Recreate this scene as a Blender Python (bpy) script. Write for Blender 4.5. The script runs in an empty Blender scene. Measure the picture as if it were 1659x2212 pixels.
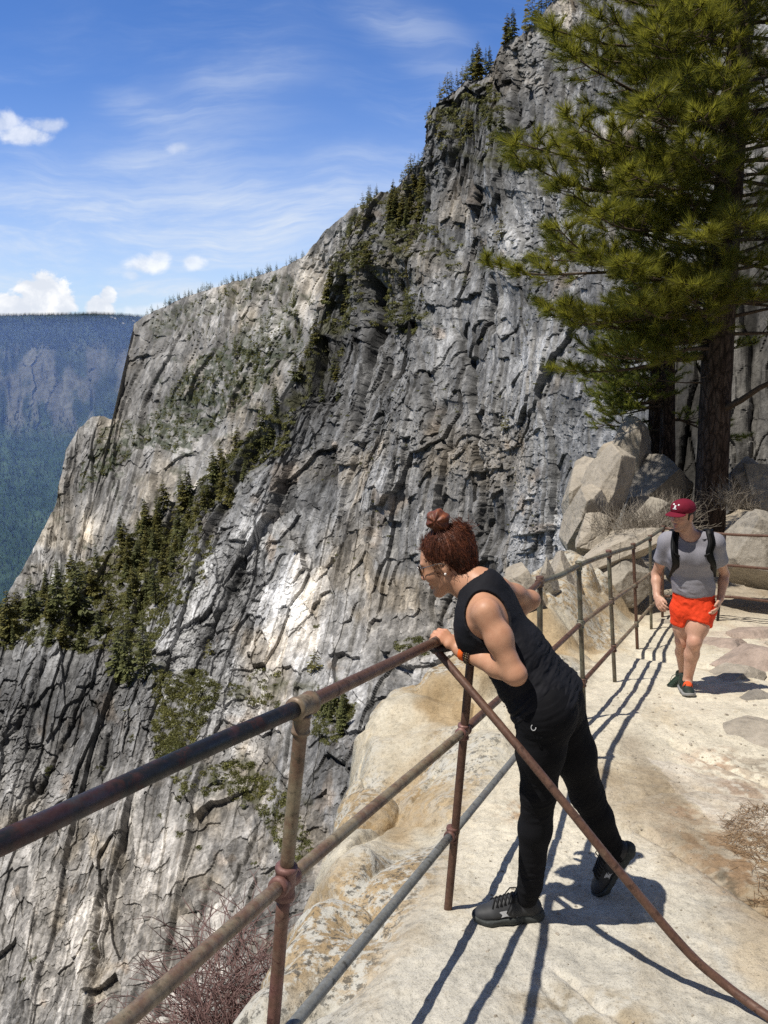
import bpy, bmesh, math, random
import numpy as np
from mathutils import Vector, Matrix

random.seed(7)
RNG = np.random.default_rng(7)
scene = bpy.context.scene
COL = scene.collection
PI = math.pi

# ------------------------------------------------------------------ camera
FPX, CX, CY, PITCH, CAMZ = 1855.0, 829.5, 1106.0, math.radians(11.8), 1.6
cam_data = bpy.data.cameras.new("camera")
cam = bpy.data.objects.new("camera", cam_data)
COL.objects.link(cam)
cam.location = (0, 0, CAMZ)
cam.rotation_euler = (PI / 2 - PITCH, 0, 0)
cam_data.sensor_fit = 'VERTICAL'
cam_data.sensor_height = 24.0
cam_data.lens = 24.0 * FPX / 2212.0
cam_data.clip_start = 0.05
cam_data.clip_end = 30000
scene.camera = cam
scene.render.resolution_x, scene.render.resolution_y = 768, 1024

cP, sP = math.cos(PITCH), math.sin(PITCH)


def at(px, py, Y):
    """world point that stands at distance Y north of the viewpoint on the sight line (px, py)"""
    a = (px - CX) / FPX
    b = -(py - CY) / FPX
    dx, dy, dz = a, cP + b * sP, -sP + b * cP
    t = Y / dy
    if isinstance(t, np.ndarray):
        return np.stack([dx * t, dy * t, CAMZ + dz * t], -1)
    return Vector((dx * t, dy * t, CAMZ + dz * t))


# ------------------------------------------------------------------ bookkeeping
def tag(o, label=None, cat=None, group=None, kind=None):
    if label: o["label"] = label
    if cat: o["category"] = cat
    if group: o["group"] = group
    if kind: o["kind"] = kind
    return o


def empty(name, loc=(0, 0, 0)):
    o = bpy.data.objects.new(name, None)
    o.location = loc
    o.empty_display_size = 0.1
    COL.objects.link(o)
    return o


def link(name, me, mats, parent=None, world=True):
    o = bpy.data.objects.new(name, me)
    COL.objects.link(o)
    if mats is not None:
        for m in (mats if isinstance(mats, (list, tuple)) else [mats]):
            me.materials.append(m)
    if parent is not None:
        o.parent = parent
        if world and parent.type == 'EMPTY':          # parts modelled in world coordinates
            o.matrix_parent_inverse = Matrix.Translation(-Vector(parent.location))
    return o


def mesh_np(name, V, F, smooth=True, mat_idx=None):
    """V (n,3), F (m,3|4) numpy"""
    V = np.ascontiguousarray(V, dtype=np.float32)
    F = np.ascontiguousarray(F, dtype=np.int32)
    me = bpy.data.meshes.new(name)
    n, m, k = len(V), len(F), F.shape[1]
    me.vertices.add(n)
    me.vertices.foreach_set("co", V.ravel())
    me.loops.add(m * k)
    me.loops.foreach_set("vertex_index", F.ravel())
    me.polygons.add(m)
    me.polygons.foreach_set("loop_start", np.arange(0, m * k, k, dtype=np.int32))
    if mat_idx is not None:
        me.polygons.foreach_set("material_index", np.ascontiguousarray(mat_idx, dtype=np.int32))
    me.polygons.foreach_set("use_smooth", np.full(m, smooth, dtype=bool))
    me.update(calc_edges=True)
    me.validate()
    return me


def set_col(me, C, name="tint"):
    a = me.color_attributes.new(name, 'FLOAT_COLOR', 'POINT')
    C = np.asarray(C, dtype=np.float32)
    if C.shape[1] == 3:
        C = np.concatenate([C, np.ones((len(C), 1), np.float32)], 1)
    a.data.foreach_set("color", np.ascontiguousarray(C).ravel())


def grid_faces(nr, nc, flip=False):
    i = np.arange(nr * nc).reshape(nr, nc)
    F = np.stack([i[:-1, :-1], i[1:, :-1], i[1:, 1:], i[:-1, 1:]], -1).reshape(-1, 4)
    return F[:, ::-1] if flip else F


# ------------------------------------------------------------------ numpy noise
def _h(ix, iy, iz, seed):
    h = (ix.astype(np.uint32) * np.uint32(374761393) + iy.astype(np.uint32) * np.uint32(668265263)
         + iz.astype(np.uint32) * np.uint32(2147483647 - 58) + np.uint32((seed * 362437 + 12345) & 0xffffffff))
    h = (h ^ (h >> np.uint32(13))) * np.uint32(1274126177)
    h = (h ^ (h >> np.uint32(16))) * np.uint32(2246822519)
    h = h ^ (h >> np.uint32(15))
    return h.astype(np.float32) / np.float32(4294967295.0)


def vn2(x, y, seed=0):
    x = np.asarray(x, np.float32); y = np.asarray(y, np.float32)
    x0 = np.floor(x); y0 = np.floor(y)
    fx = x - x0; fy = y - y0
    fx = fx * fx * (3 - 2 * fx); fy = fy * fy * (3 - 2 * fy)
    ix = x0.astype(np.int64); iy = y0.astype(np.int64); iz = np.zeros_like(ix)
    a = _h(ix, iy, iz, seed); b = _h(ix + 1, iy, iz, seed)
    c = _h(ix, iy + 1, iz, seed); d = _h(ix + 1, iy + 1, iz, seed)
    return (a + (b - a) * fx) * (1 - fy) + (c + (d - c) * fx) * fy


def vn3(P, seed=0):
    P = np.asarray(P, np.float32)
    p0 = np.floor(P); f = P - p0; f = f * f * (3 - 2 * f)
    i = p0.astype(np.int64)
    x, y, z = i[..., 0], i[..., 1], i[..., 2]
    r = 0
    for dx in (0, 1):
        wx = f[..., 0] if dx else 1 - f[..., 0]
        for dy in (0, 1):
            wy = f[..., 1] if dy else 1 - f[..., 1]
            for dz in (0, 1):
                wz = f[..., 2] if dz else 1 - f[..., 2]
                r = r + wx * wy * wz * _h(x + dx, y + dy, z + dz, seed)
    return r


def fbm2(x, y, seed=0, o=4, g=0.5, l=2.03):
    r = 0; a = 1; t = 0
    for k in range(o):
        r = r + a * (vn2(x, y, seed + k * 17) - 0.5) * 2
        t += a; a *= g; x = x * l + 3.7; y = y * l + 1.3
    return r / t


def fbm3(P, seed=0, o=4, g=0.5, l=2.03):
    r = 0; a = 1; t = 0
    for k in range(o):
        r = r + a * (vn3(P, seed + k * 17) - 0.5) * 2
        t += a; a *= g; P = P * l + 1.7
    return r / t


def worley(x, y, seed=0, jit=0.9):
    """F1, F2, three random numbers of the nearest cell, offset to its centre"""
    x = np.asarray(x, np.float32); y = np.asarray(y, np.float32)
    cx = np.floor(x).astype(np.int64); cy = np.floor(y).astype(np.int64)
    F1 = np.full(x.shape, 9.0, np.float32); F2 = F1.copy()
    bx = np.zeros_like(cx); by = np.zeros_like(cy)
    ox = np.zeros_like(F1); oy = np.zeros_like(F1)
    z = np.zeros_like(cx)
    for i in (-1, 0, 1):
        for j in (-1, 0, 1):
            gx = cx + i; gy = cy + j
            px = gx + 0.5 + (_h(gx, gy, z, seed) - 0.5) * jit
            py = gy + 0.5 + (_h(gx, gy, z + 1, seed) - 0.5) * jit
            dx = (x - px).astype(np.float32); dy = (y - py).astype(np.float32)
            d = np.sqrt(dx * dx + dy * dy)
            n = d < F1
            F2 = np.where(n, F1, np.minimum(F2, d))
            F1 = np.where(n, d, F1)
            bx = np.where(n, gx, bx); by = np.where(n, gy, by)
            ox = np.where(n, dx, ox); oy = np.where(n, dy, oy)
    return F1, F2, _h(bx, by, z + 2, seed), _h(bx, by, z + 3, seed), _h(bx, by, z + 4, seed), ox, oy


def blocks(x, y, seed=0, jit=0.8, sq=0.75):
    """cellular pattern with squarish cells: random numbers of the cell, offset to its centre, gap to the next cell"""
    x = np.asarray(x, np.float32); y = np.asarray(y, np.float32)
    cx = np.floor(x).astype(np.int64); cy = np.floor(y).astype(np.int64)
    F1 = np.full(x.shape, 9.0, np.float32); F2 = F1.copy(); bx = np.zeros_like(cx); by = np.zeros_like(cy); ox = np.zeros_like(F1); oy = np.zeros_like(F1); z = np.zeros_like(cx)
    for i in (-1, 0, 1):
        for j in (-1, 0, 1):
            gx = cx + i; gy = cy + j
            dx = (x - (gx + 0.5 + (_h(gx, gy, z, seed) - 0.5) * jit)).astype(np.float32); dy = (y - (gy + 0.5 + (_h(gx, gy, z + 1, seed) - 0.5) * jit)).astype(np.float32)
            ax_, ay_ = np.abs(dx), np.abs(dy)
            d = sq * np.maximum(ax_, ay_) + (1 - sq) * (ax_ + ay_)
            n = d < F1
            F2 = np.where(n, F1, np.minimum(F2, d)); F1 = np.where(n, d, F1)
            bx = np.where(n, gx, bx); by = np.where(n, gy, by); ox = np.where(n, dx, ox); oy = np.where(n, dy, oy)
    return F2 - F1, _h(bx, by, z + 2, seed), _h(bx, by, z + 3, seed), _h(bx, by, z + 4, seed), ox, oy


def sstep(a, b, x):
    t = np.clip((x - a) / (b - a), 0, 1)
    return t * t * (3 - 2 * t)


def polydist(X, Y, pts):
    """distance to a polyline and the parameter along it"""
    best = np.full(X.shape, 1e9, np.float32); par = np.zeros_like(best)
    n = len(pts) - 1
    for k in range(n):
        ax, ay = pts[k]; bx, by = pts[k + 1]
        vx, vy = bx - ax, by - ay
        t = np.clip(((X - ax) * vx + (Y - ay) * vy) / (vx * vx + vy * vy + 1e-9), 0, 1)
        d = np.hypot(X - ax - t * vx, Y - ay - t * vy)
        m = d < best
        best = np.where(m, d, best); par = np.where(m, (k + t) / n, par)
    return best, par


def inpoly(X, Y, poly):
    r = np.zeros(np.shape(X), bool)
    n = len(poly)
    for i in range(n):
        x1, y1 = poly[i]; x2, y2 = poly[(i + 1) % n]
        c = ((y1 > Y) != (y2 > Y))
        with np.errstate(divide='ignore', invalid='ignore'):
            r ^= c & (X < (x2 - x1) * (Y - y1) / ((y2 - y1) if y2 != y1 else 1e-9) + x1)
    return r


def tps(ctrl):
    """thin plate spline through (x, y, value)"""
    C = np.array(ctrl, float); P = C[:, :2] / 1000.0; v = np.log(C[:, 2])
    n = len(P)
    D = np.linalg.norm(P[:, None] - P[None], axis=-1)
    K = np.where(D > 0, D * D * np.log(D + 1e-12), 0) + 2e-4 * np.eye(n)
    Q = np.concatenate([np.ones((n, 1)), P], 1)
    A = np.zeros((n + 3, n + 3)); A[:n, :n] = K; A[:n, n:] = Q; A[n:, :n] = Q.T
    w = np.linalg.solve(A, np.concatenate([v, np.zeros(3)]))

    def f(x, y):
        x = np.asarray(x, float) / 1000.0; y = np.asarray(y, float) / 1000.0
        r = w[n] + w[n + 1] * x + w[n + 2] * y
        for k in range(n):
            d2 = (x - P[k, 0]) ** 2 + (y - P[k, 1]) ** 2
            r = r + w[k] * 0.5 * d2 * np.log(d2 + 1e-12)
        return np.exp(r)
    return f


# ------------------------------------------------------------------ node materials
class NT:
    def __init__(s, name):
        s.m = bpy.data.materials.new(name); s.m.use_nodes = True
        s.t = s.m.node_tree
        s.t.nodes.clear()
        s.out = s.n('ShaderNodeOutputMaterial')

    def n(s, typ, **kw):
        x = s.t.nodes.new(typ)
        for k, v in kw.items(): setattr(x, k, v)
        return x

    def l(s, a, b): s.t.links.new(a, b)

    def inp(s, sock, v):
        if hasattr(v, 'links') or hasattr(v, 'is_linked'): s.l(v, sock)
        elif v is not None: sock.default_value = v

    def coord(s, which='Object'):
        return s.n('ShaderNodeTexCoord').outputs[which]

    def mapping(s, vec, scale=(1, 1, 1), rot=(0, 0, 0)):
        m = s.n('ShaderNodeMapping'); s.l(vec, m.inputs[0])
        m.inputs['Scale'].default_value = scale; m.inputs['Rotation'].default_value = rot
        return m.outputs[0]

    def noise(s, vec, scale=5, detail=6, rough=0.55, dist=0.0):
        x = s.n('ShaderNodeTexNoise'); s.l(vec, x.inputs['Vector'])
        x.inputs['Scale'].default_value = scale; x.inputs['Detail'].default_value = detail
        x.inputs['Roughness'].default_value = rough; x.inputs['Distortion'].default_value = dist
        return x.outputs['Fac']

    def voro(s, vec, scale=5, feature='F1', rand=1.0, out='Distance'):
        x = s.n('ShaderNodeTexVoronoi', feature=feature); s.l(vec, x.inputs['Vector'])
        x.inputs['Scale'].default_value = scale; x.inputs['Randomness'].default_value = rand
        return x.outputs[out]

    def ramp(s, fac, stops, interp='LINEAR'):
        x = s.n('ShaderNodeValToRGB'); s.l(fac, x.inputs[0])
        r = x.color_ramp; r.interpolation = interp
        while len(r.elements) < len(stops): r.elements.new(0.5)
        for e, (p, c) in zip(r.elements, stops):
            e.position = p
            e.color = (c, c, c, 1) if isinstance(c, (int, float)) else (*c, 1)
        return x.outputs[0]

    def mix(s, fac, a, b, blend='MIX'):
        x = s.n('ShaderNodeMix', data_type='RGBA', blend_type=blend)
        s.inp(x.inputs[0], fac)
        for sk, v in ((x.inputs[6], a), (x.inputs[7], b)):
            if isinstance(v, (tuple, list)): sk.default_value = (*v[:3], 1)
            else: s.l(v, sk)
        return x.outputs[2]

    def math(s, op, a, b=None, c=None, clamp=False):
        x = s.n('ShaderNodeMath', operation=op); x.use_clamp = clamp
        s.inp(x.inputs[0], a)
        if b is not None: s.inp(x.inputs[1], b)
        if c is not None: s.inp(x.inputs[2], c)
        return x.outputs[0]

    def attr(s, name='tint', out='Color'):
        x = s.n('ShaderNodeAttribute', attribute_name=name)
        return x.outputs[out]

    def bump(s, h, strength=0.5, dist=0.02, prev=None):
        x = s.n('ShaderNodeBump'); s.l(h, x.inputs['Height'])
        x.inputs['Strength'].default_value = strength; x.inputs['Distance'].default_value = dist
        if prev is not None: s.l(prev, x.inputs['Normal'])
        return x.outputs[0]

    def bsdf(s, col, rough=0.8, normal=None, metal=0.0, spec=0.3, sss=0.0, trans=None):
        b = s.n('ShaderNodeBsdfPrincipled')
        s.inp(b.inputs['Base Color'], (*col, 1) if isinstance(col, (tuple, list)) else col)
        s.inp(b.inputs['Roughness'], rough); s.inp(b.inputs['Metallic'], metal)
        b.inputs['Specular IOR Level'].default_value = spec
        if sss:
            b.inputs['Subsurface Weight'].default_value = sss
            b.inputs['Subsurface Radius'].default_value = (0.012, 0.005, 0.003)
            b.inputs['Subsurface Scale'].default_value = 1.0
        if normal is not None: s.l(normal, b.inputs['Normal'])
        sh = b.outputs[0]
        if trans is not None:
            w, c = trans
            t = s.n('ShaderNodeBsdfTranslucent'); s.inp(t.inputs[0], (*c, 1) if isinstance(c, tuple) else c)
            mx = s.n('ShaderNodeMixShader'); mx.inputs[0].default_value = w
            s.l(sh, mx.inputs[1]); s.l(t.outputs[0], mx.inputs[2]); sh = mx.outputs[0]
        s.l(sh, s.out.inputs[0])
        return s.m


def simple_mat(name, col, rough=0.7, spec=0.3, var=0.15, scale=60, bump=0.0, metal=0.0, bscale=None, bdist=0.002):
    t = NT(name); v = t.coord()
    n = t.noise(v, scale, 4)
    lo = tuple(c * (1 - var) for c in col); hi = tuple(min(1, c * (1 + var)) for c in col)
    c = t.ramp(n, [(0.3, lo), (0.7, hi)])
    nm = t.bump(t.noise(v, bscale or scale * 3, 3), bump, bdist) if bump else None
    return t.bsdf(c, rough, nm, metal, spec)


# ------------------------------------------------------------------ daylight
SUNV = Vector((0.43, 0.15, -1.0)).normalized()          # the way the light travels
sun_el = math.asin(-SUNV.z)
sun_az = math.atan2(-SUNV.x, -SUNV.y)
sd = bpy.data.lights.new("sun", 'SUN'); sd.energy = 5.0; sd.angle = math.radians(0.53); sd.color = (1.0, 0.955, 0.88)
so = bpy.data.objects.new("sun", sd); COL.objects.link(so)
so.rotation_euler = SUNV.to_track_quat('-Z', 'Y').to_euler()
so.location = (-20, -8, 50)

world = bpy.data.worlds.new("World"); scene.world = world; world.use_nodes = True
wt = NT.__new__(NT); wt.t = world.node_tree; wt.t.nodes.clear()
wout = wt.n('ShaderNodeOutputWorld')
bg = wt.n('ShaderNodeBackground')
sky = wt.n('ShaderNodeTexSky'); sky.sky_type = 'NISHITA'; sky.sun_disc = False
sky.sun_elevation = sun_el; sky.sun_rotation = sun_az
sky.altitude = 2000; sky.air_density = 1.0; sky.dust_density = 0.3; sky.ozone_density = 2.0
gen = wt.coord('Generated')
sep = wt.n('ShaderNodeSeparateXYZ'); wt.l(gen, sep.inputs[0])
yy = wt.math('MAXIMUM', sep.outputs[1], 0.05)
su = wt.math('DIVIDE', sep.outputs[0], yy); sv = wt.math('DIVIDE', sep.outputs[2], yy)
comb = wt.n('ShaderNodeCombineXYZ'); wt.l(su, comb.inputs[0]); wt.l(sv, comb.inputs[1])
uv = comb.outputs[0]


def dirpx(px, py):
    p = at(px, py, 1.0)
    return p.x, p.z - CAMZ


def sm(a, b, x):
    m = wt.n('ShaderNodeMapRange', interpolation_type='SMOOTHSTEP')
    wt.inp(m.inputs['Value'], x)
    m.inputs['From Min'].default_value = a; m.inputs['From Max'].default_value = b
    return m.outputs[0]


# high thin cloud: fibres combed by the wind, thickening to the horizon
warp = wt.noise(uv, 3.0, 4, 0.55)
wv = wt.n('ShaderNodeVectorMath', operation='MULTIPLY_ADD')
wc_ = wt.n('ShaderNodeCombineXYZ'); wt.l(warp, wc_.inputs[0]); wt.l(warp, wc_.inputs[1])
wt.l(wc_.outputs[0], wv.inputs[0]); wv.inputs[1].default_value = (0.03, 0.10, 0); wt.l(uv, wv.inputs[2]); uvw = wv.outputs[0]
wisp = wt.noise(wt.mapping(uvw, (2.0, 11.0, 1), (0, 0, math.radians(-12))), 1.7, 12, 0.66, 0.35)
fib = wt.noise(wt.mapping(uvw, (3.0, 26.0, 1), (0, 0, math.radians(-20))), 1.6, 10, 0.62, 0.2)
wisp2 = wt.noise(wt.mapping(uvw, (1.5, 3.0, 1), (0, 0, math.radians(14))), 2.1, 6, 0.5, 0.2)
low = sm(0.40, -0.02, sv)
w1 = wt.math('MULTIPLY', sm(0.42, 0.74, wisp), sm(0.38, 0.62, wisp2))
w1 = wt.math('MULTIPLY', w1, wt.math('ADD', 0.12, wt.math('MULTIPLY', low, 0.58)))
veil = wt.math('MULTIPLY', wt.math('MULTIPLY', low, low), wt.math('ADD', 0.26, wt.math('MULTIPLY', wisp2, 0.66)))
cl = wt.math('ADD', w1, veil, clamp=True)
comb_ = wt.math('ADD', 0.25, wt.math('ADD', wt.math('MULTIPLY', sm(0.38, 0.66, fib), 0.6), wt.math('MULTIPLY', sm(0.4, 0.7, wisp), 0.5)))


def streak(p0, p1, width, amt):
    (x0, y0), (x1, y1) = dirpx(*p0), dirpx(*p1)
    L = math.hypot(x1 - x0, y1 - y0); ang = math.atan2(y1 - y0, x1 - x0)
    ca, sa = math.cos(ang), math.sin(ang)
    dx = wt.math('SUBTRACT', su, x0); dy = wt.math('SUBTRACT', sv, y0)
    t_ = wt.math('ADD', wt.math('DIVIDE', wt.math('ADD', wt.math('MULTIPLY', dx, ca), wt.math('MULTIPLY', dy, sa)), L), wt.math('MULTIPLY', wt.math('SUBTRACT', wisp, 0.5), 0.5))
    n_ = wt.math('ABSOLUTE', wt.math('ADD', wt.math('SUBTRACT', wt.math('MULTIPLY', dy, ca), wt.math('MULTIPLY', dx, sa)),
                                     wt.math('MULTIPLY', wt.math('SUBTRACT', warp, 0.5), width * 3.0)))
    a = wt.math('MULTIPLY', sm(-0.1, 0.5, t_), sm(1.2, 0.6, t_))
    b = wt.math('MULTIPLY', wt.math('MULTIPLY', a, sm(width * 1.3, 0.0, n_)), comb_)
    return wt.math('MULTIPLY', b, amt)


for s in (((690, -80), (1030, 160), 0.030, 0.62), ((380, 180), (760, 120), 0.03, 0.25), ((190, 200), (420, 262), 0.016, 0.5),
          ((380, 500), (930, 390), 0.04, 0.6), ((120, 340), (640, 250), 0.06, 0.4), ((400, 560), (900, 460), 0.035, 0.45),
          ((-80, 430), (430, 320), 0.05, 0.36), ((300, 380), (620, 480), 0.04, 0.36)):
    cl = wt.math('ADD', cl, streak(s[0], s[1], s[2] * 1.25, s[3] * .72), clamp=True)

# fair weather cumulus low over the far rim
cn = wt.noise(wt.mapping(uv, (1, 1.15, 1)), 26, 8, 0.6, 0.25)
cum = None; shade = None
for (px, py, rx, ry, k) in ((40, 668, 110, 36, 1.0), (85, 628, 58, 46, 1.0), (130, 660, 40, 40, 1.0), (215, 664, 36, 30, 0.95), (232, 640, 20, 24, 0.9),
                            (318, 572, 46, 20, 0.62), (345, 556, 24, 14, 0.5), (418, 568, 24, 15, 0.5), (50, 292, 60, 20, 0.55), (105, 272, 45, 16, 0.42),
                            (10, 265, 30, 22, 0.5), (350, 664, 24, 12, 0.4), (300, 672, 50, 10, 0.35), (388, 318, 26, 12, 0.3), (285, 595, 20, 12, 0.35)):
    x0, y0 = dirpx(px, py)
    ax, ay = rx / FPX * 1.02, ry / FPX * 1.02
    dx = wt.math('DIVIDE', wt.math('SUBTRACT', su, x0), ax); dy = wt.math('DIVIDE', wt.math('SUBTRACT', sv, y0), ay)
    d = wt.math('SQRT', wt.math('ADD', wt.math('MULTIPLY', dx, dx), wt.math('MULTIPLY', dy, dy)))
    d = wt.math('ADD', d, wt.math('MULTIPLY', wt.math('SUBTRACT', cn, 0.5), 2.1))
    m = wt.math('MULTIPLY', sm(1.0, 0.72, d) if k > .85 else sm(1.25, 0.35, d), k if k > .85 else k * 1.25)
    cum = m if cum is None else wt.math('MAXIMUM', cum, m)
cshade = sm(0.3, 0.62, cn)
skyc = wt.mix(1.0, sky.outputs[0], (0.66, 0.98, 1.5), 'MULTIPLY')
c1 = wt.mix(wt.math('MULTIPLY', cl, 0.86), skyc, (7.6, 8.3, 9.3))
cumc = wt.mix(cshade, (11.0, 11.0, 11.0), (7.6, 8.1, 9.0))
c2 = wt.mix(cum, c1, cumc)
hor = wt.math('SQRT', wt.math('ADD', wt.math('MULTIPLY', sep.outputs[0], sep.outputs[0]), wt.math('MULTIPLY', sep.outputs[1], sep.outputs[1])))
over = wt.math('MAXIMUM', sm(0.55, 1.3, wt.math('DIVIDE', sep.outputs[2], wt.math('MAXIMUM', hor, 0.01))), sm(0.1, -0.3, sep.outputs[1]))
c2 = wt.mix(wt.math('MULTIPLY', over, 0.85), c2, (1.35, 1.33, 1.35))      # unseen neutral sky overhead and behind, added to keep shadow fill from turning blue
wt.l(c2, bg.inputs[0]); bg.inputs[1].default_value = 0.1
wt.l(bg.outputs[0], wout.inputs[0])

scene.view_settings.view_transform = 'Standard'
scene.view_settings.look = 'None'
scene.view_settings.exposure = 0
scene.cycles.max_bounces = 6
scene.cycles.diffuse_bounces = 3
scene.cycles.glossy_bounces = 2
scene.cycles.transparent_max_bounces = 6
scene.cycles.use_denoising = False
# ------------------------------------------------------------------ granite walls
def granite_mat(name, haze=(0, 0, 0), fine=1.0, scale=1.0):
    t = NT(name); v = t.coord()
    base = t.attr('tint')
    n1 = t.noise(t.mapping(v, (0.5 * scale, 0.5 * scale, 0.12 * scale)), 1.0, 9, 0.7)
    n2 = t.noise(t.mapping(v, (2.4 * scale, 2.4 * scale, 1.3 * scale)), 1.0, 7, 0.75)
    n3 = t.noise(t.mapping(v, (1.6 * scale, 1.6 * scale, 0.035 * scale)), 1.0, 5, 0.65)
    k = t.ramp(n1, [(0.36, 0.74), (0.47, 0.95), (0.53, 1.05), (0.64, 1.22)])
    k2 = t.ramp(n2, [(0.36, 0.62), (0.46, 0.98), (0.56, 1.04), (0.66, 1.25)])
    k3 = t.ramp(n3, [(0.36, 0.68), (0.46, 0.96), (0.7, 1.08)])
    c = t.mix(1.0, base, k, 'MULTIPLY'); c = t.mix(fine, c, k2, 'MULTIPLY'); c = t.mix(0.8, c, k3, 'MULTIPLY')
    nm = t.bump(n2, 0.55, 0.45 / scale)
    return t.bsdf(c, 0.95, nm, spec=0.08)


def build_cliff(name, px, topf, botf, nrow, ctrl, disp, tint, mat, back=(6, 0.02), pw=1.0, blur=0, lean=None):
    """a rock wall: depth field through surveyed points, displaced along its own normal.
    The mesh columns follow the joints of the rock (lean), so that steps run along edges."""
    nc = len(px); f = tps(ctrl)
    lean = lean or (lambda c, y: c * 0 + y * 0)
    ys_ = np.linspace(min(topf[1]) - 5, max(topf[1]) + 40, 900)
    top = np.empty(nc)
    for i in range(nc):
        xs_ = px[i] - lean(px[i] + 0 * ys_, ys_)
        ok = ys_ > np.interp(xs_, topf[0], topf[1])
        # the lowest sky point decides where the column ends
        k = len(ys_) - np.argmax(~ok[::-1]) if (~ok).any() else 0
        top[i] = ys_[min(k, len(ys_) - 1)]
    bot = np.interp(px, botf[0], botf[1])
    s = np.linspace(0, 1, nrow)[:, None] ** pw
    PC = np.repeat(px[None], nrow, 0); PY = top[None] + (bot - top)[None] * s
    PX = PC - lean(PC, PY)
    Y = f(PX, PY)
    # smooth base and its normal
    B = at(PX, PY, Y)
    e = 6.0
    du = at(PX + e, PY, f(PX + e, PY)) - at(PX - e, PY, f(PX - e, PY))
    dv = at(PX, PY + e, f(PX, PY + e)) - at(PX, PY - e, f(PX, PY - e))
    N = np.cross(dv, du); N /= np.linalg.norm(N, axis=-1, keepdims=True) + 1e-9
    view = B - np.array([0, 0, CAMZ]); fl = (N * view).sum(-1) > 0
    N[fl] *= -1
    N[..., 2] *= 0.6
    # never let the push be too oblique
    vd = view / np.linalg.norm(view, axis=-1, keepdims=True)
    N = N * 0.75 - vd * 0.45
    N /= np.linalg.norm(N, axis=-1, keepdims=True)
    D, aux = disp(PX, PY, PC)
    for _ in range(blur):
        D[:, 1:-1] = .25 * D[:, :-2] + .5 * D[:, 1:-1] + .25 * D[:, 2:]; D[1:-1] = .25 * D[:-2] + .5 * D[1:-1] + .25 * D[2:]
    V = B + N * (D * Y / FPX)[..., None]
    C = tint(PX, PY, aux)
    # the plateau behind the brink
    nb, k = back
    bk = []
    for i in range(nb, 0, -1):
        q = V[0].copy(); yy = Y[0] * k * i
        jag = fbm2(PX[0] / 9.0, np.full_like(px, i * 3.1), 91, 3)
        q[:, 1] += yy; q[:, 0] *= (q[:, 1] / V[0][:, 1])
        q[:, 2] += (q[:, 2] - CAMZ) * (q[:, 1] / V[0][:, 1] - 1) - yy * 0.35 * i / nb + jag * yy * 0.05
        bk.append(q)
    VV = np.concatenate([np.stack(bk), V], 0)
    CC = np.concatenate([np.repeat(C[:1], nb, 0), C], 0)
    F = grid_faces(nrow + nb, nc)
    me = mesh_np(name, VV.reshape(-1, 3), F, smooth=False)
    set_col(me, np.clip(CC.reshape(-1, 3), 0.01, 0.9))
    o = link(name, me, mat)
    return o, (px, top, bot, V, nrow, pw, Y, lean)


def plant_pt(surf, x, y):
    px, top, bot, V, nrow, pw, Y, lean = surf
    c = x
    for _ in range(8):
        i = int(np.clip(np.searchsorted(px, c), 0, len(px) - 1))
        yy = y if y > -5000 else top[i]
        c = x + float(lean(np.array([c]), np.array([yy]))[0])
    i = int(np.clip(np.searchsorted(px, c), 0, len(px) - 1))
    s = (y - top[i]) / (bot[i] - top[i])
    j = int(round(max(0, min(1, s)) ** (1 / pw) * (nrow - 1)))
    return V[j, i], Y[j, i]


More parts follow.
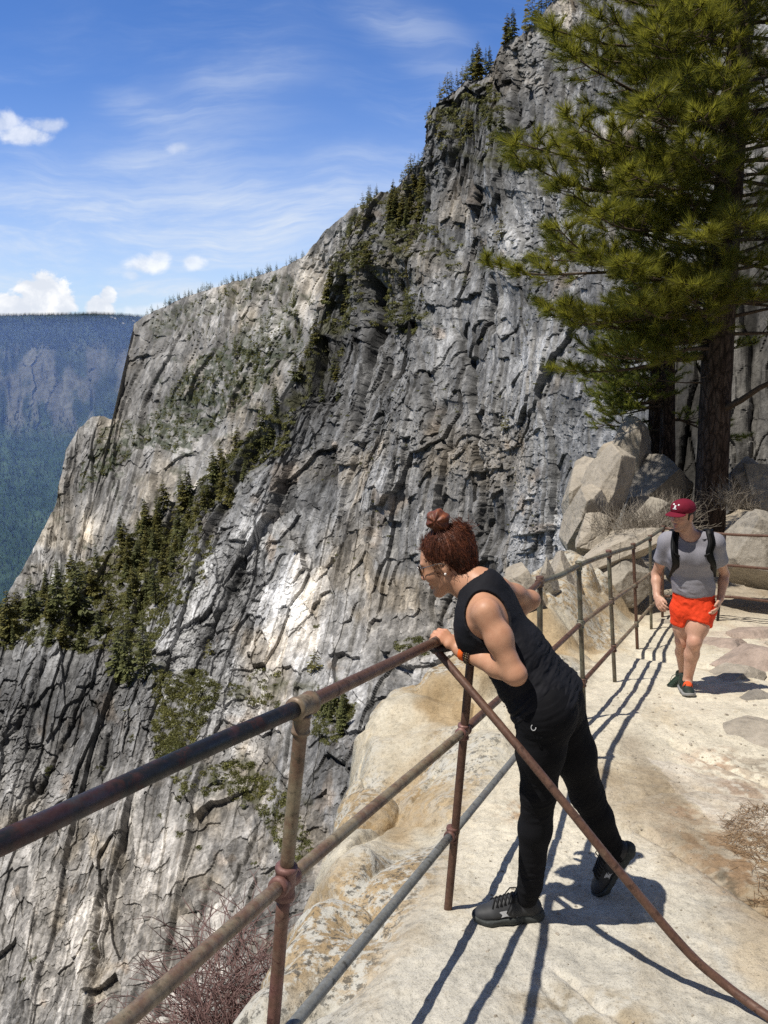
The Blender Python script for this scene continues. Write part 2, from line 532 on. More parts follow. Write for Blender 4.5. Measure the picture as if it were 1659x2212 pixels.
CRACKS = [  # polyline, width, depth (in sight-line pixels)
    ([(806, 575), (790, 690), (768, 800), (742, 960)], 13, 62), ([(1040, 405), (1036, 450), (1024, 490)], 12, 44),
    ([(1190, 470), (1200, 520)], 10, 36), ([(1070, 590), (1050, 660), (1046, 720)], 9, 30),
    ([(975, 690), (1000, 800), (1020, 940), (1035, 1060), (1025, 1180)], 10, 36), ([(1045, 1010), (1040, 1110), (1032, 1200)], 12, 42),
    ([(905, 700), (930, 860), (936, 960)], 9, 26), ([(640, 760), (615, 880)], 11, 44), ([(690, 720), (655, 860)], 9, 40),
    ([(955, 860), (940, 930), (975, 985)], 12, 26), ([(1085, 830), (1092, 990), (1090, 1080)], 5, 9), ([(1240, 860), (1238, 1000), (1232, 1120)], 4, 8),
    ([(880, 940), (878, 1120), (872, 1290)], 4, 9), ([(1000, 1230), (940, 1330), (925, 1420)], 14, 30),
    ([(560, 1130), (470, 1330), (430, 1420)], 9, 26), ([(470, 1010), (430, 1130)], 11, 40), ([(560, 900), (520, 1010)], 10, 36),
    ([(520, 1090), (560, 1120), (600, 1110)], 9, 15), ([(650, 1110), (690, 1125), (720, 1160)], 9, 14),
    ([(285, 1740), (262, 1830), (215, 1960), (196, 2090), (180, 2260)], 10, 40), ([(200, 1430), (150, 1560), (60, 1700), (-20, 1820)], 14, 30),
    ([(240, 1560), (210, 1680)], 9, 24), ([(100, 1420), (60, 1520), (-10, 1610)], 12, 28), ([(70, 1560), (20, 1680)], 9, 12),
    ([(300, 1650), (380, 1690), (410, 1700)], 7, 14), ([(470, 1850), (440, 1950), (400, 2100), (380, 2240)], 8, 18),
    ([(350, 1700), (300, 1900), (270, 2060), (230, 2240)], 4, 8), ([(560, 1760), (520, 1850), (480, 1980)], 8, 20),
    ([(620, 1640), (600, 1760)], 7, 12), ([(90, 1900), (60, 2060), (50, 2240)], 4, 8), ([(2, 1960), (-4, 2100)], 4, 8),
    ([(740, 1470), (830, 1440), (900, 1425)], 9, 14), ([(360, 1440), (420, 1420), (480, 1450)], 8, 12), ([(330, 1290), (380, 1330), (410, 1310)], 8, 12),
    ([(860, 560), (850, 640), (835, 720)], 9, 28), ([(930, 480), (925, 560)], 9, 26), ([(985, 250), (980, 330), (960, 420)], 9, 26),
    ([(1120, 130), (1110, 240), (1105, 330)], 8, 20), ([(1180, 60), (1176, 180), (1170, 300)], 8, 20), ([(880, 385), (865, 470)], 8, 24),
]
LEDGES = [  # benches that stand out of the wall
    ([(0, 1310), (120, 1270), (250, 1180), (330, 1110), (420, 1050), (520, 960), (600, 880), (660, 780), (700, 690), (730, 600)], 26, 18),
    ([(340, 1480), (420, 1500), (520, 1500), (600, 1480), (680, 1490)], 16, 14), ([(250, 1330), (300, 1440), (350, 1460)], 22, 14),
    ([(520, 1640), (600, 1690), (660, 1740)], 14, 10), ([(840, 520), (900, 560), (900, 640)], 18, 10), ([(980, 330), (1080, 360), (1160, 370)], 12, 9),
    ([(820, 650), (880, 660), (930, 700)], 10, 8), ([(380, 1640), (450, 1690), (560, 1720)], 12, 3), ([(930, 240), (1010, 230), (1060, 240)], 8, 5),
]


def near_lean(C, PY):
    k = np.interp(C, [-100, 500, 820, 1060, 1300], [0.30, 0.30, 0.17, 0.05, 0.02]) * np.interp(PY, [-100, 500, 1200, 2300], [0.7, 1.0, 1.1, 0.85])
    return k * (PY - 1100)


def near_disp(PX, PY, q):
    slab = sstep(0, 1, (PY - 1560) / 250) * sstep(760, 500, PX)
    rough = (0.35 + 0.9 * sstep(-0.25, 0.4, fbm2(PX / 130, PY / 160, 43, 3))) * (1 - 0.5 * slab)
    D = 44 * fbm2(q / 170, PY / 400, 11, 3)
    cr = np.zeros(PX.shape, np.float32)
    # columns: each comes forward to the right, then drops back
    for P, amp, sd_, yl in ((118, 24, 81, 380), (52, 10, 83, 240), (24, 2.8, 85, 150)):
        f = (q + P * 0.55 * fbm2(q / (P * 4.1), PY / (yl * 5.0), sd_, 2) + 1.2 * fbm2(q / 30, PY / 14, sd_ + 5, 2)) / P
        i = np.floor(f); fr = f - i
        on = sstep(-0.2, 0.3, fbm2(i * 5.37 + 0.5, PY / yl + i * 3.3, sd_ + 1, 3)) * (0.5 + _h(i.astype(np.int64), i.astype(np.int64) * 0, i.astype(np.int64) * 0, sd_ + 2))
        dr = max(3.0 / P, 0.04); D += amp * on * (np.minimum(fr / (1 - dr), 1) ** 1.3 * sstep(0, dr, 1 - fr) - 0.42)
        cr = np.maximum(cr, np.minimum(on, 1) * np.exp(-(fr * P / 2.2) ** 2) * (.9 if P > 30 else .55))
    # flat faced blocks, tall and squarish
    wx = q + 5 * fbm2(q / 90, PY / 260, 3, 2); wy = PY + 20 * fbm2(q / 90, PY / 150, 5, 2) + .22 * q
    e1, a1, b1, c1, ox, oy = blocks(wx / 86, wy / 230, 31)
    D += 20 * (a1 - 0.5) + 26 * (b1 - .55) * ox * 2 + 14 * (c1 - .35) * oy * 2
    e2, a2, b2, c2, px_, py_ = blocks((wx + 2.5 * fbm2(wx / 10, wy / 16, 8, 2)) / 30, (wy + 8 * fbm2(wx / 30, wy / 30, 9, 2)) / 66, 37)
    D += (8.5 * (a2 - 0.5) + 12 * (b2 - .55) * px_ * 2 + 9 * (c2 - .3) * py_ * 2) * (1 - .35 * slab)
    e3, a3, b3, c3, hx, hy = blocks(wx / 10.5 + 0.35 * fbm2(PX / 8, PY / 8, 71, 2), wy / 18 + .3 * fbm2(PX / 9, PY / 9, 72, 2), 41)
    D += rough * (3.2 * (a3 - 0.5) + 4.2 * (b3 - .5) * hx * 2 + 4.4 * (c3 - .3) * hy * 2)
    e4, a4, b4, c4, jx_, jy_ = blocks(wx / 4.6 + wy / 60, wy / 8.5, 45)
    D += rough * (1.3 * (a4 - .5) + 1.6 * (b4 - .5) * jx_ * 2 + 1.6 * (c4 - .3) * jy_ * 2)
    D += 2.6 * fbm2(q / 20, PY / 46, 53, 3) + 1.0 * rough * fbm2(q / 5, PY / 7, 51, 2)
    # slanting shelves that catch the light
    sh = fbm2(q / 60 + PY / 160, PY / 26 - q / 180, 57, 3); D += 4 * np.abs(sh) * rough
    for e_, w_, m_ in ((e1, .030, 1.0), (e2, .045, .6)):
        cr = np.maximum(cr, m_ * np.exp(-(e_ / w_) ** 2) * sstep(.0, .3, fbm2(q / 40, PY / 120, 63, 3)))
    jx = PX + 6 * fbm2(PX / 16, PY / 26, 61, 4); jy = PY + 5 * fbm2(PX / 20, PY / 14, 62, 3)
    for ci, (pts, w, dep) in enumerate(CRACKS):
        if abs(pts[-1][1] - pts[0][1]) < 60: dep, w = dep * .35, w * .55
        d, t = polydist(jx, jy, pts)
        near = d < 160
        vary = 0.15 + 1.1 * vn2(PY / 34 + ci * 7.7, PX / 60, 64) * vn2(PY / 90 + ci * 3.1, PX * 0, 66) * 1.6
        env = np.sin(np.clip(t, 0.0, 1.0) * PI) ** 0.5
        w_ = w * (0.12 + 0.62 * env * vary)
        g = np.exp(-(d / w_) ** 2) * near * env
        D -= dep * 0.6 * g * (.4 + .6 * vary)
        if pts[0][1] < pts[-1][1] and pts[-1][1] - pts[0][1] > 60:
            xs = np.interp(PY, [p[1] for p in pts], [p[0] for p in pts])
            side = sstep(-2.5, 2.5, jx - xs)
            D -= dep * 0.9 * side * env * near * np.exp(-d / (w * 6.0)) * (.3 + .7 * vary)
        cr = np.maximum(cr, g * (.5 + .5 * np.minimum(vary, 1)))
    led = np.zeros(PX.shape, np.float32)
    for pts, w, dep in LEDGES:
        d, t = polydist(jx, jy, pts)
        g = np.exp(-(d / w) ** 2); D += dep * g * 0.6; led = np.maximum(led, g)
    edge = sstep(0, 40, PY - np.interp(PX, SKY_X, SKY_Y))
    D *= (0.35 + 0.65 * edge) * np.interp(PX, [1180, 1320], [1, 0.55])
    return D, dict(q=q, a1=a1, a2=a2, a3=a3, cr=cr, led=led, rough=rough, b1=b1, b2=b2, a4=a4)


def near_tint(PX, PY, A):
    q = A['q']
    g = np.full(PX.shape, 0.25)
    g *= 1 + 0.5 * (A['a1'] - .5) + 0.5 * (A['a2'] - .5) + 0.42 * (A['a3'] - .5) + 0.25 * (A['a4'] - .5)
    g *= 1 + 0.42 * fbm2(PX / 170, PY / 240, 101, 3)
    st = fbm2(q / 11, PY / 380, 103, 4); g *= 1 - 0.24 * sstep(0.08, 0.3, st)
    st2 = fbm2(q / 13, PY / 420, 107, 4); g *= 1 + 0.16 * sstep(0.12, 0.4, st2)
    st3 = fbm2(q / 3.5, PY / 190, 109, 3); g *= 1 - 0.10 * sstep(0.15, 0.3, st3)
    # lichen-dark skin broken away in flakes
    fl = fbm2(q / 20, PY / 60, 131, 6, 0.65); g *= 0.84 + 0.30 * sstep(-0.05, 0.06, fl)
    fl2 = fbm2(q / 8, PY / 14, 133, 4, 0.65); g *= 0.86 + 0.28 * sstep(-0.06, 0.08, fl2)

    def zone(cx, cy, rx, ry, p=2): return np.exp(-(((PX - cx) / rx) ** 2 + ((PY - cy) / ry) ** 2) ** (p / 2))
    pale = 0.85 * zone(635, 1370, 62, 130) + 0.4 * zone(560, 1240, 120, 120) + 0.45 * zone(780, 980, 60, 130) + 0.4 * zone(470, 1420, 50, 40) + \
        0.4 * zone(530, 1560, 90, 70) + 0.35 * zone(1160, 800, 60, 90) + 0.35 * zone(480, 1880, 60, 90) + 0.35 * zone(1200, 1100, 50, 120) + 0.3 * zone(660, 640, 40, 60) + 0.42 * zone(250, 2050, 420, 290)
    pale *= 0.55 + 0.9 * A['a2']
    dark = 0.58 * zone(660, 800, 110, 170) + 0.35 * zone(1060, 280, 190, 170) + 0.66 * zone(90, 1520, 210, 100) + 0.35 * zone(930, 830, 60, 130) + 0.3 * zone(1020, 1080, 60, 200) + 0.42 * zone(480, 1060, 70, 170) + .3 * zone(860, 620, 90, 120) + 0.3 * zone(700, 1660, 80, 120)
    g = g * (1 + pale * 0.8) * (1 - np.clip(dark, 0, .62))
    warm = 0.03 + 0.5 * sstep(0.1, 0.5, fbm2(PX / 110, PY / 140, 111, 4)) * (0.5 + A['b2']) + 0.4 * zone(900, 1330, 200, 150) + 0.55 * zone(300, 2000, 480, 360) + .3 * zone(1000, 1000, 120, 140)
    warm = np.clip(warm, 0, 1)[..., None]
    C = g[..., None] * ((1 - warm) * np.array([0.99, 0.995, 1.0]) + warm * np.array([1.13, 0.985, 0.79]))
    rust = sstep(0.42, 0.7, fbm2(PX / 45, PY / 60, 117, 3))[..., None] * 0.4
    C = C * (1 - rust) + rust * g[..., None] * np.array([1.25, 0.95, 0.68])
    C *= (1 - 0.52 * A['cr'])[..., None]  # crack shadow and dark lichen both put into the joint colour
    soil = np.clip(A['led'] * 0.9 + 0.8 * VEGMASK(PX, PY), 0, 1)[..., None] * sstep(-0.25, 0.3, fbm2(PX / 18, PY / 16, 121, 4))[..., None]
    C = C * (1 - 0.75 * soil) + 0.75 * soil * np.array([0.085, 0.085, 0.045])
    return C


SKY_X = [-140, 0, 60, 120, 180, 240, 280, 340, 400, 450, 500, 560, 610, 650, 680, 705, 722, 735, 752, 775, 800, 832, 850, 880, 900, 915, 921, 930, 955, 980, 1010, 1050, 1072, 1085, 1110, 1150, 1180, 1230, 1320, 1500, 1760]
SKY_Y = [1330, 1318, 1300, 1268, 1225, 1190, 1160, 1105, 1070, 1030, 985, 915, 850, 790, 730, 650, 590, 560, 520, 480, 440, 415, 420, 375, 355, 338, 262, 244, 222, 200, 175, 168, 135, 98, 78, 52, 12, -40, -120, -200, -260]
VEGZ = [  # polygons of brushy ground
    ([(-20, 1300), (130, 1250), (260, 1165), (420, 1050), (560, 900), (600, 880), (560, 960), (470, 1060), (400, 1150), (350, 1260), (420, 1300), (330, 1420), (200, 1400), (0, 1400)], 0.62), ([(560, 900), (640, 800), (700, 620), (760, 500), (850, 400), (900, 370), (925, 420), (860, 520), (760, 620), (700, 720), (640, 860)], 0.26),
    ([(340, 1470), (440, 1450), (480, 1500), (420, 1620), (350, 1680), (340, 1560)], 1.0), ([(680, 1520), (790, 1530), (760, 1600), (720, 1620), (670, 1580)], 0.9),
    ([(480, 1640), (560, 1650), (640, 1740), (690, 1860), (650, 1900), (560, 1760)], 0.7), ([(930, 260), (1060, 180), (1110, 240), (1020, 300), (960, 330)], 0.5),
    ([(1060, 250), (1180, 300), (1190, 390), (1080, 360)], 0.55), ([(830, 440), (930, 380), (940, 500), (850, 560)], 0.6), ([(800, 600), (930, 640), (940, 710), (860, 720), (800, 680)], 0.4),
    ([(250, 1150), (420, 1100), (480, 1180), (430, 1300), (330, 1330), (260, 1300)], 0.5), ([(700, 560), (800, 520), (860, 560), (900, 640), (860, 720), (760, 700), (700, 760)], 0.42), ([(430, 1060), (560, 930), (640, 860), (620, 960), (520, 1080), (450, 1130)], 0.45), ([(930, 480), (1010, 520), (1000, 600), (930, 560)], 0.3),
    ([(860, 1390), (920, 1370), (930, 1420), (870, 1430)], 0.7), ([(470, 1490), (600, 1440), (610, 1540), (500, 1510)], 0.25), ([(380, 1680), (500, 1650), (540, 1720), (400, 1740)], 0.45),
]


def VEGMASK(PX, PY):
    r = np.zeros(PX.shape)
    for poly, d in VEGZ:
        r = np.maximum(r, d * inpoly(PX, PY, poly))
    return r


NEAR_CTRL = [(1250, 0, 310), (1320, -220, 340), (1100, 80, 350), (1050, 170, 365), (930, 240, 385), (920, 340, 385), (1100, 400, 300), (1250, 400, 240), (1420, 400, 190), (1700, 400, 140), (1700, -260, 260), (1500, -200, 300),
             (850, 400, 420), (760, 500, 440), (720, 600, 440), (700, 690, 430), (1250, 900, 185), (1420, 900, 130), (1700, 900, 90), (1000, 900, 255), (800, 900, 315), (620, 860, 380), (500, 985, 400), (400, 1070, 400), (280, 1160, 385), (180, 1225, 365),
             (0, 1318, 335), (-140, 1330, 330), (1250, 1300, 165), (1420, 1300, 120), (1700, 1300, 85), (1000, 1400, 210), (700, 1400, 255), (500, 1400, 270), (300, 1400, 280), (100, 1400, 290), (-140, 1400, 300), (900, 1600, 180), (600, 1700, 195), (300, 1700, 215), (-140, 1700, 235),
             (700, 2000, 140), (400, 2000, 160), (0, 2000, 180), (-140, 2000, 185), (700, 2400, 118), (300, 2400, 128), (-140, 2400, 140), (1000, 2400, 110), (1400, 2000, 110), (1700, 2400, 90)]
px_cols = np.concatenate([np.linspace(-90, 1290, 1200), np.linspace(1292, 1740, 180)])
sk_x = np.linspace(-300, 1760, 1600)
skj = 5 * fbm2(sk_x / 16, sk_x * 0, 201, 4) + 3 * fbm2(sk_x / 5, sk_x * 0, 203, 2)
sk_top = np.interp(sk_x, SKY_X, SKY_Y) + skj
M_GRAN = granite_mat("granite_near", scale=0.55)
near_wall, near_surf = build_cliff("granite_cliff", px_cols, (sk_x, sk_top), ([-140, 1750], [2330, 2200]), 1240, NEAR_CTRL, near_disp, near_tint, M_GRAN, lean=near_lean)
tag(near_wall, kind='structure')

# ---- the farther buttress beyond the tree ridge
F_X = [-140, 0, 20, 45, 90, 122, 128, 138, 142, 158, 170, 200, 225, 244, 247, 249, 258, 262, 272, 278, 300, 312, 350, 400, 450, 500, 560, 610, 660, 700, 760, 900]
F_Y = [1420, 1330, 1275, 1235, 1150, 1085, 1050, 1010, 975, 945, 925, 900, 898, 908, 880, 850, 812, 770, 735, 705, 690, 683, 664, 640, 626, 608, 595, 578, 552, 500, 450, 400]
FAR_CTRL = [(-140, 1420, 800), (0, 1330, 830), (45, 1235, 880), (122, 1085, 960), (158, 945, 1030), (225, 898, 1080), (262, 770, 1190), (312, 683, 1250), (400, 640, 1180), (500, 608, 1080), (610, 578, 960), (660, 552, 900), (760, 450, 800), (900, 400, 760),
            (300, 900, 1060), (260, 1000, 980), (400, 900, 960), (200, 1100, 900), (100, 1300, 820), (300, 1150, 800), (450, 1000, 800), (550, 800, 830), (450, 800, 940), (650, 750, 760), (800, 700, 680), (900, 1000, 640), (500, 1300, 660), (100, 1500, 740), (-140, 1500, 760), (900, 1400, 600)]


def far_lean(C, PY):
    return 0.28 * (PY - 900) * np.interp(C, [60, 300], [0, 1])


def far_disp(PX, PY, q):
    wx = q + 14 * fbm2(q / 50, PY / 80, 303, 3); wy = PY + 20 * fbm2(q / 60, PY / 60, 305, 3)
    D = 16 * fbm2(q / 80, PY / 170, 311, 4) + 9 * (0.4 - np.abs(fbm2(q / 36, PY / 190, 321, 3)))
    for P, amp, sd_, yl in ((52, 14, 381, 170), (22, 6.5, 383, 100)):
        f = (q + P * 0.9 * fbm2(q / (P * 3.1), PY / (yl * 1.3), sd_, 3)) / P
        i = np.floor(f); fr = f - i
        dr = max(3.5 / P, 0.06); D += amp * sstep(-0.25, 0.35, fbm2(i * 5.37 + 0.5, PY / yl + i * 3.3, sd_ + 1, 3)) * (np.minimum(fr / (1 - dr), 1) ** 1.5 * sstep(0, dr, 1 - fr) - 0.42)
    e1, a1, b1, c1, ox, oy = blocks(wx / 34 + wy / 400, wy / 110, 331)
    D += 8 * (a1 - .5) + 8 * (b1 - .5) * ox * 2 + 5 * (c1 - .4) * oy * 2 
    e2, a2, b2, c2, gx, gy = blocks(wx / 12, wy / 34, 337)
    D += 3.4 * (a2 - .5) + 3.6 * (b2 - .5) * gx * 2 + 3 * (c2 - .35) * gy * 2 
    D += 1.8 * fbm2(q / 5, PY / 8, 351, 3) + 2.2 * fbm2(q / 14, PY / 22, 353, 3)
    edge = sstep(0, 24, PY - np.interp(PX, F_X, F_Y))
    D *= 0.25 + 0.75 * edge
    return D, dict(q=q, a1=a1, a2=a2)


FVEG = [([(360, 870), (400, 800), (480, 740), (560, 760), (620, 760), (560, 850), (450, 920), (400, 990), (320, 960), (250, 1010), (170, 1070), (180, 1000), (300, 930)], 0.75),
        ([(320, 690), (420, 640), (620, 590), (640, 620), (560, 650), (480, 680), (400, 700), (330, 740)], 0.4), ([(480, 740), (560, 680), (640, 640), (660, 760), (560, 800)], 0.5), ([(220, 920), (300, 900), (280, 940), (190, 1000)], 0.5), ([(110, 1215), (220, 1200), (230, 1230), (120, 1250)], 0.4)]


def far_tint(PX, PY, A):
    q = A['q']
    g = np.full(PX.shape, 0.255) * (1 + 0.42 * (A['a1'] - .5) + 0.4 * (A['a2'] - .5)) * (0.78 + 0.5 * sstep(-.1, .15, fbm2(q / 12, PY / 24, 433, 5, .6)))
    g *= 1 + 0.3 * fbm2(PX / 70, PY / 90, 401, 4)
    g *= 1 - 0.3 * sstep(0.05, .5, fbm2(q / 6, PY / 120, 403, 4))

    def zone(cx, cy, rx, ry): return np.exp(-(((PX - cx) / rx) ** 2 + ((PY - cy) / ry) ** 2))
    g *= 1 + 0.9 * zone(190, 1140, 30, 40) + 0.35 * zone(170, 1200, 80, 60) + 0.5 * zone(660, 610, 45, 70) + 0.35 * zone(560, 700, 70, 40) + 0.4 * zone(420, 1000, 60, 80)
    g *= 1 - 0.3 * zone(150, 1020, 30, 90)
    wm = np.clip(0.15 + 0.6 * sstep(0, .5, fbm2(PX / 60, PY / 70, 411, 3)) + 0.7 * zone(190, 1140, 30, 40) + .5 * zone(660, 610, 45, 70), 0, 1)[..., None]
    C = g[..., None] * ((1 - wm) * np.array([1.0, .99, 0.98]) + wm * np.array([1.12, 0.99, .8]))
    veg = np.zeros(PX.shape)
    for poly, d in FVEG: veg = np.maximum(veg, d * inpoly(PX + 12 * fbm2(PX / 20, PY / 20, 415, 3), PY + 12 * fbm2(PX / 20, PY / 20, 416, 3), poly))
    veg = np.maximum(veg, 0.5 * sstep(.25, .55, fbm2(PX / 26 + PY / 60, PY / 20, 421, 4)))
    veg = (veg * sstep(-0.35, 0.25, fbm2(PX / 9, PY / 8, 425, 4)))[..., None]
    C = C * (1 - veg) + veg * np.array([0.055, 0.07, 0.04])
    return C


fcols = np.linspace(-60, 860, 640)
fx_ = np.linspace(-300, 1000, 1300); ftop = np.interp(fx_, F_X, F_Y) + 2.5 * fbm2(fx_ / 9, fx_ * 0, 431, 4)
M_GRAN_F = granite_mat("granite_far", fine=0.7, scale=0.22)
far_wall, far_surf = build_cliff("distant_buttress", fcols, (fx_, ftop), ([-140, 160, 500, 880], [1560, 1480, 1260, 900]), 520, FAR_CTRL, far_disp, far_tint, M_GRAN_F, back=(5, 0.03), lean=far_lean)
tag(far_wall, kind='structure')

# ---- the valley's opposite rim
R_X = [-400, -100, 0, 100, 200, 260, 310, 400, 600, 900]
R_Y = [688, 684, 683, 681, 679, 681, 686, 690, 694, 690]
RIM_CTRL = [(-400, 688, 5600), (0, 683, 5600), (310, 686, 5500), (900, 690, 5200), (0, 740, 5000), (150, 740, 5000), (310, 760, 4700), (-400, 740, 5000), (80, 900, 4300), (250, 880, 4200), (0, 930, 4000), (-400, 930, 4000), (150, 1000, 3500), (0, 1100, 2900), (200, 1150, 2700), (0, 1300, 2200), (-400, 1300, 2200), (400, 1300, 2200), (900, 1000, 3600), (100, 1600, 1500), (-400, 1600, 1500), (700, 1600, 1500)]


def rim_disp(PX, PY, _c):
    q = PX + 0.05 * PY
    cliff = sstep(730, 770, PY) * sstep(960, 900, PY)
    D = 26 * fbm2(q / 60, PY / 90, 501, 5) * sstep(684, 730, PY)
    rid = 1 - np.abs(fbm2(q / 34, PY / 130, 503, 3)); D += cliff * 26 * (rid - .6)
    F1, F2, a, b, c, ox, oy = worley(q / 26 + fbm2(q / 20, PY / 20, 505, 2) * .4, PY / 80, 507)
    D += cliff * (7 * (a - .5) + 8 * (b - .5) * ox * 2)
    D += 2.0 * fbm2(PX / 6, PY / 5, 509, 3)
    return D, dict(cliff=cliff, a=a, q=q)


def rim_tint(PX, PY, A):
    f = np.array([0.024, 0.036, 0.032]) * (1 + 0.45 * fbm2(PX / 5, PY / 4, 521, 3)[..., None])
    f = f * (1 + 0.6 * sstep(0.1, .5, fbm2(PX / 60, PY / 40, 523, 3)))[..., None] + np.array([0, 0.012, 0]) * sstep(840, 960, PY)[..., None]
    r = np.array([0.095, 0.105, 0.12]) * (0.7 + 0.6 * A['a'])[..., None]
    k = A['cliff'] * sstep(-0.1, 0.35, fbm2(A['q'] / 24, PY / 60, 525, 4) + 0.12)
    k = np.maximum(k, 0.45 * sstep(735, 790, PY) * sstep(830, 790, PY) * sstep(160, 220, PX))
    snow = ((vn2(PX / 4, PY / 2.5, 527) > .86) * sstep(230, 250, PX) * sstep(680, 690, PY) * sstep(700, 694, PY))[..., None]
    C = f * (1 - k[..., None]) + r * k[..., None]
    return C * (1 - snow) + snow * 0.6


rcols = np.linspace(-400, 900, 460)
t = NT("far_rim"); rim_mat = t.bsdf(t.mix(1.0, t.attr('tint'), t.ramp(t.noise(t.coord(), 0.02, 6, .7), [(.3, .6), (.7, 1.4)]), 'MULTIPLY'), 1.0, spec=0.0)
rim, rim_surf = build_cliff("valley_rim", rcols, (R_X, R_Y), ([-400, 900], [1620, 1620]), 420, RIM_CTRL, rim_disp, rim_tint, rim_mat, back=(3, 0.05))
tag(rim, kind='structure')

# ---- valley floor and ground below, out to the horizon
n = 80
gx = np.linspace(-9000, 9000, n); gy = np.linspace(-4000, 14000, n)
GX, GY = np.meshgrid(gx, gy)
GZ = -900 + 60 * fbm2(GX / 1500, GY / 1500, 601, 4)
me = mesh_np("valley_floor", np.stack([GX, GY, GZ], -1).reshape(-1, 3), grid_faces(n, n, True))
valley = link("valley_floor", me, simple_mat("valley_forest", (0.05, 0.075, 0.05), 1.0, 0.0, 0.4, 0.03)); tag(valley, kind='structure')

# ---- blue air in the valley
hv_ = [(-4000, 1150, -1050), (1600, 1150, -1050), (1600, 5750, -1050), (-4000, 5750, -1050), (-4000, 1150, 4), (1600, 1150, 4), (1600, 5750, 120), (-4000, 5750, 120)]
hz = bpy.data.meshes.new("valley_haze"); hz.from_pydata(hv_, [], [(3, 2, 1, 0), (4, 5, 6, 7), (0, 1, 5, 4), (1, 2, 6, 5), (2, 3, 7, 6), (3, 0, 4, 7)]); hz.update()
t = NT("haze"); vs = t.n('ShaderNodeVolumeScatter'); vs.inputs['Color'].default_value = (0.25, 0.42, 1.0, 1); vs.inputs['Density'].default_value = 0.00016; vs.inputs['Anisotropy'].default_value = 0.0
t.l(vs.outputs[0], t.out.inputs['Volume'])
haze = link("valley_haze", hz, t.m); tag(haze, kind='structure')
# ------------------------------------------------------------------ foreground ledge
PROF_Y = [-6, 0, 1.0, 1.85, 2.2, 2.8, 3.15, 4.5, 5.7, 6.87, 8.5, 9.8, 12, 15, 20, 30]
PROF_Z = [0.7, 0.09, -0.19, -0.48, -0.59, -0.71, -0.77, -0.96, -1.09, -1.32, -1.64, -1.86, -2.05, -2.2, -2.3, -2.6]
FENCE_Y = [-3, 0.5, 1.12, 1.85, 3.15, 4.8, 5.64, 6.87, 8.5, 9.67, 10.3, 14]
FENCE_X = [-1.9, -0.72, -0.56, -0.19, 0.24, 0.86, 1.30, 1.84, 2.53, 3.04, 3.35, 3.6]
EDGE_Y = [-4, 0, 1.6, 2.4, 2.67, 3.28, 3.75, 5.35, 6.8, 7.1, 7.6, 8.2, 9.0, 10, 11, 13, 15, 18, 22]
EDGE_X = [-2.2, -1.3, -0.72, -0.53, -0.50, -0.40, -0.31, -0.25, -0.05, .28, 0.72, 1.05, 1.25, 1.75, 2.5, 3.4, 4.6, 5.8, 7.5]


def ground_h(X, Y, detail=True):
    X = np.asarray(X, float); Y = np.asarray(Y, float)
    z = np.interp(Y, PROF_Y, PROF_Z)
    fx = np.interp(Y, FENCE_Y, FENCE_X); ex = np.interp(Y, EDGE_Y, EDGE_X)
    # a bank rising on the uphill side behind the path
    z = z + 0.10 * sstep(0, 2.5, X - fx - 1.9) + 0.55 * sstep(2.2, 4.8, X - fx - 0.6 * (Y > 7)) * sstep(6.5, 9, Y) + 0.5 * sstep(4.5, 7, X - 0.15 * Y)
    # outside the railing the rock falls in rounded lumps toward the brink
    out = np.clip(fx - 0.05 - X, 0, None)
    z = z - 0.20 * np.minimum(out, .8) - 0.12 * np.clip(out - .8, 0, 9)
    z = z + sstep(6.1, 7.2, Y) * .22 * np.minimum(out, 1) + sstep(7.0, 9.4, Y) * .62 * sstep(.1, .9, out)
    lump = fbm2(X / 0.7 + 3, Y / 0.9, 701, 2); lump2 = fbm2(X / 0.25, Y / 0.34, 703, 2)
    ow = sstep(0.0, 0.35, fx - X)
    z = z + ow * (0.16 * lump + 0.02 * lump2)
    F1, F2, a, b, c, ox, oy = worley(X / 0.62 + 0.25 * fbm2(X / .4, Y / .4, 705, 2), Y / 0.85, 707)
    z = z + ow * (0.14 * (a - .5) * sstep(0, .35, F2 - F1) + .07 * sstep(0, .5, F2 - F1) - 0.03 * np.exp(-((F2 - F1) / 0.05) ** 2))
    # path: broad swells, shallow steps and seams
    pw = 1 - ow
    z = z + 0.035 * fbm2(X / 1.3, Y / 1.7, 711, 3)
    stp = fbm2(X / 0.8 + 9, Y / 0.5, 713, 3)
    z = z + pw * 0.030 * (np.floor((stp + 1) * 2.5) + sstep(.35, .65, (stp + 1) * 2.5 % 1)) / 2.5 * sstep(5.0, 2.0, Y)
    for pts, w, dep in SEAMS:
        d, t = polydist(X + 0.03 * fbm2(X / .12, Y / .12, 715, 3), Y + 0.03 * fbm2(X / .12, Y / .12, 716, 3), pts)
        z = z - dep * np.exp(-(d / w) ** 2)
    if detail:
        z = z + 0.014 * fbm2(X / 0.16, Y / 0.16, 717, 3) + 0.006 * fbm2(X / 0.045, Y / 0.045, 719, 3)
    # the brink
    exj = ex + 0.12 * fbm2(X * 0 + Y / 0.7, Y / 0.7, 721, 3) + 0.05 * fbm2(Y / 0.2, Y / 0.2, 723, 2)
    e = exj - X
    drop = np.clip(e + 0.12, 0, None)
    z = z - 1.6 * drop ** 1.4 - 7.0 * np.clip(e - 0.05, 0, None) - 0.25 * sstep(0, .3, drop) * (0.5 + fbm2(Y / 0.5, X / .3, 725, 3))
    return z


def ground_pt(x, y):
    return float(ground_h(np.array([float(x)]), np.array([float(y)]))[0])


_GC = {}


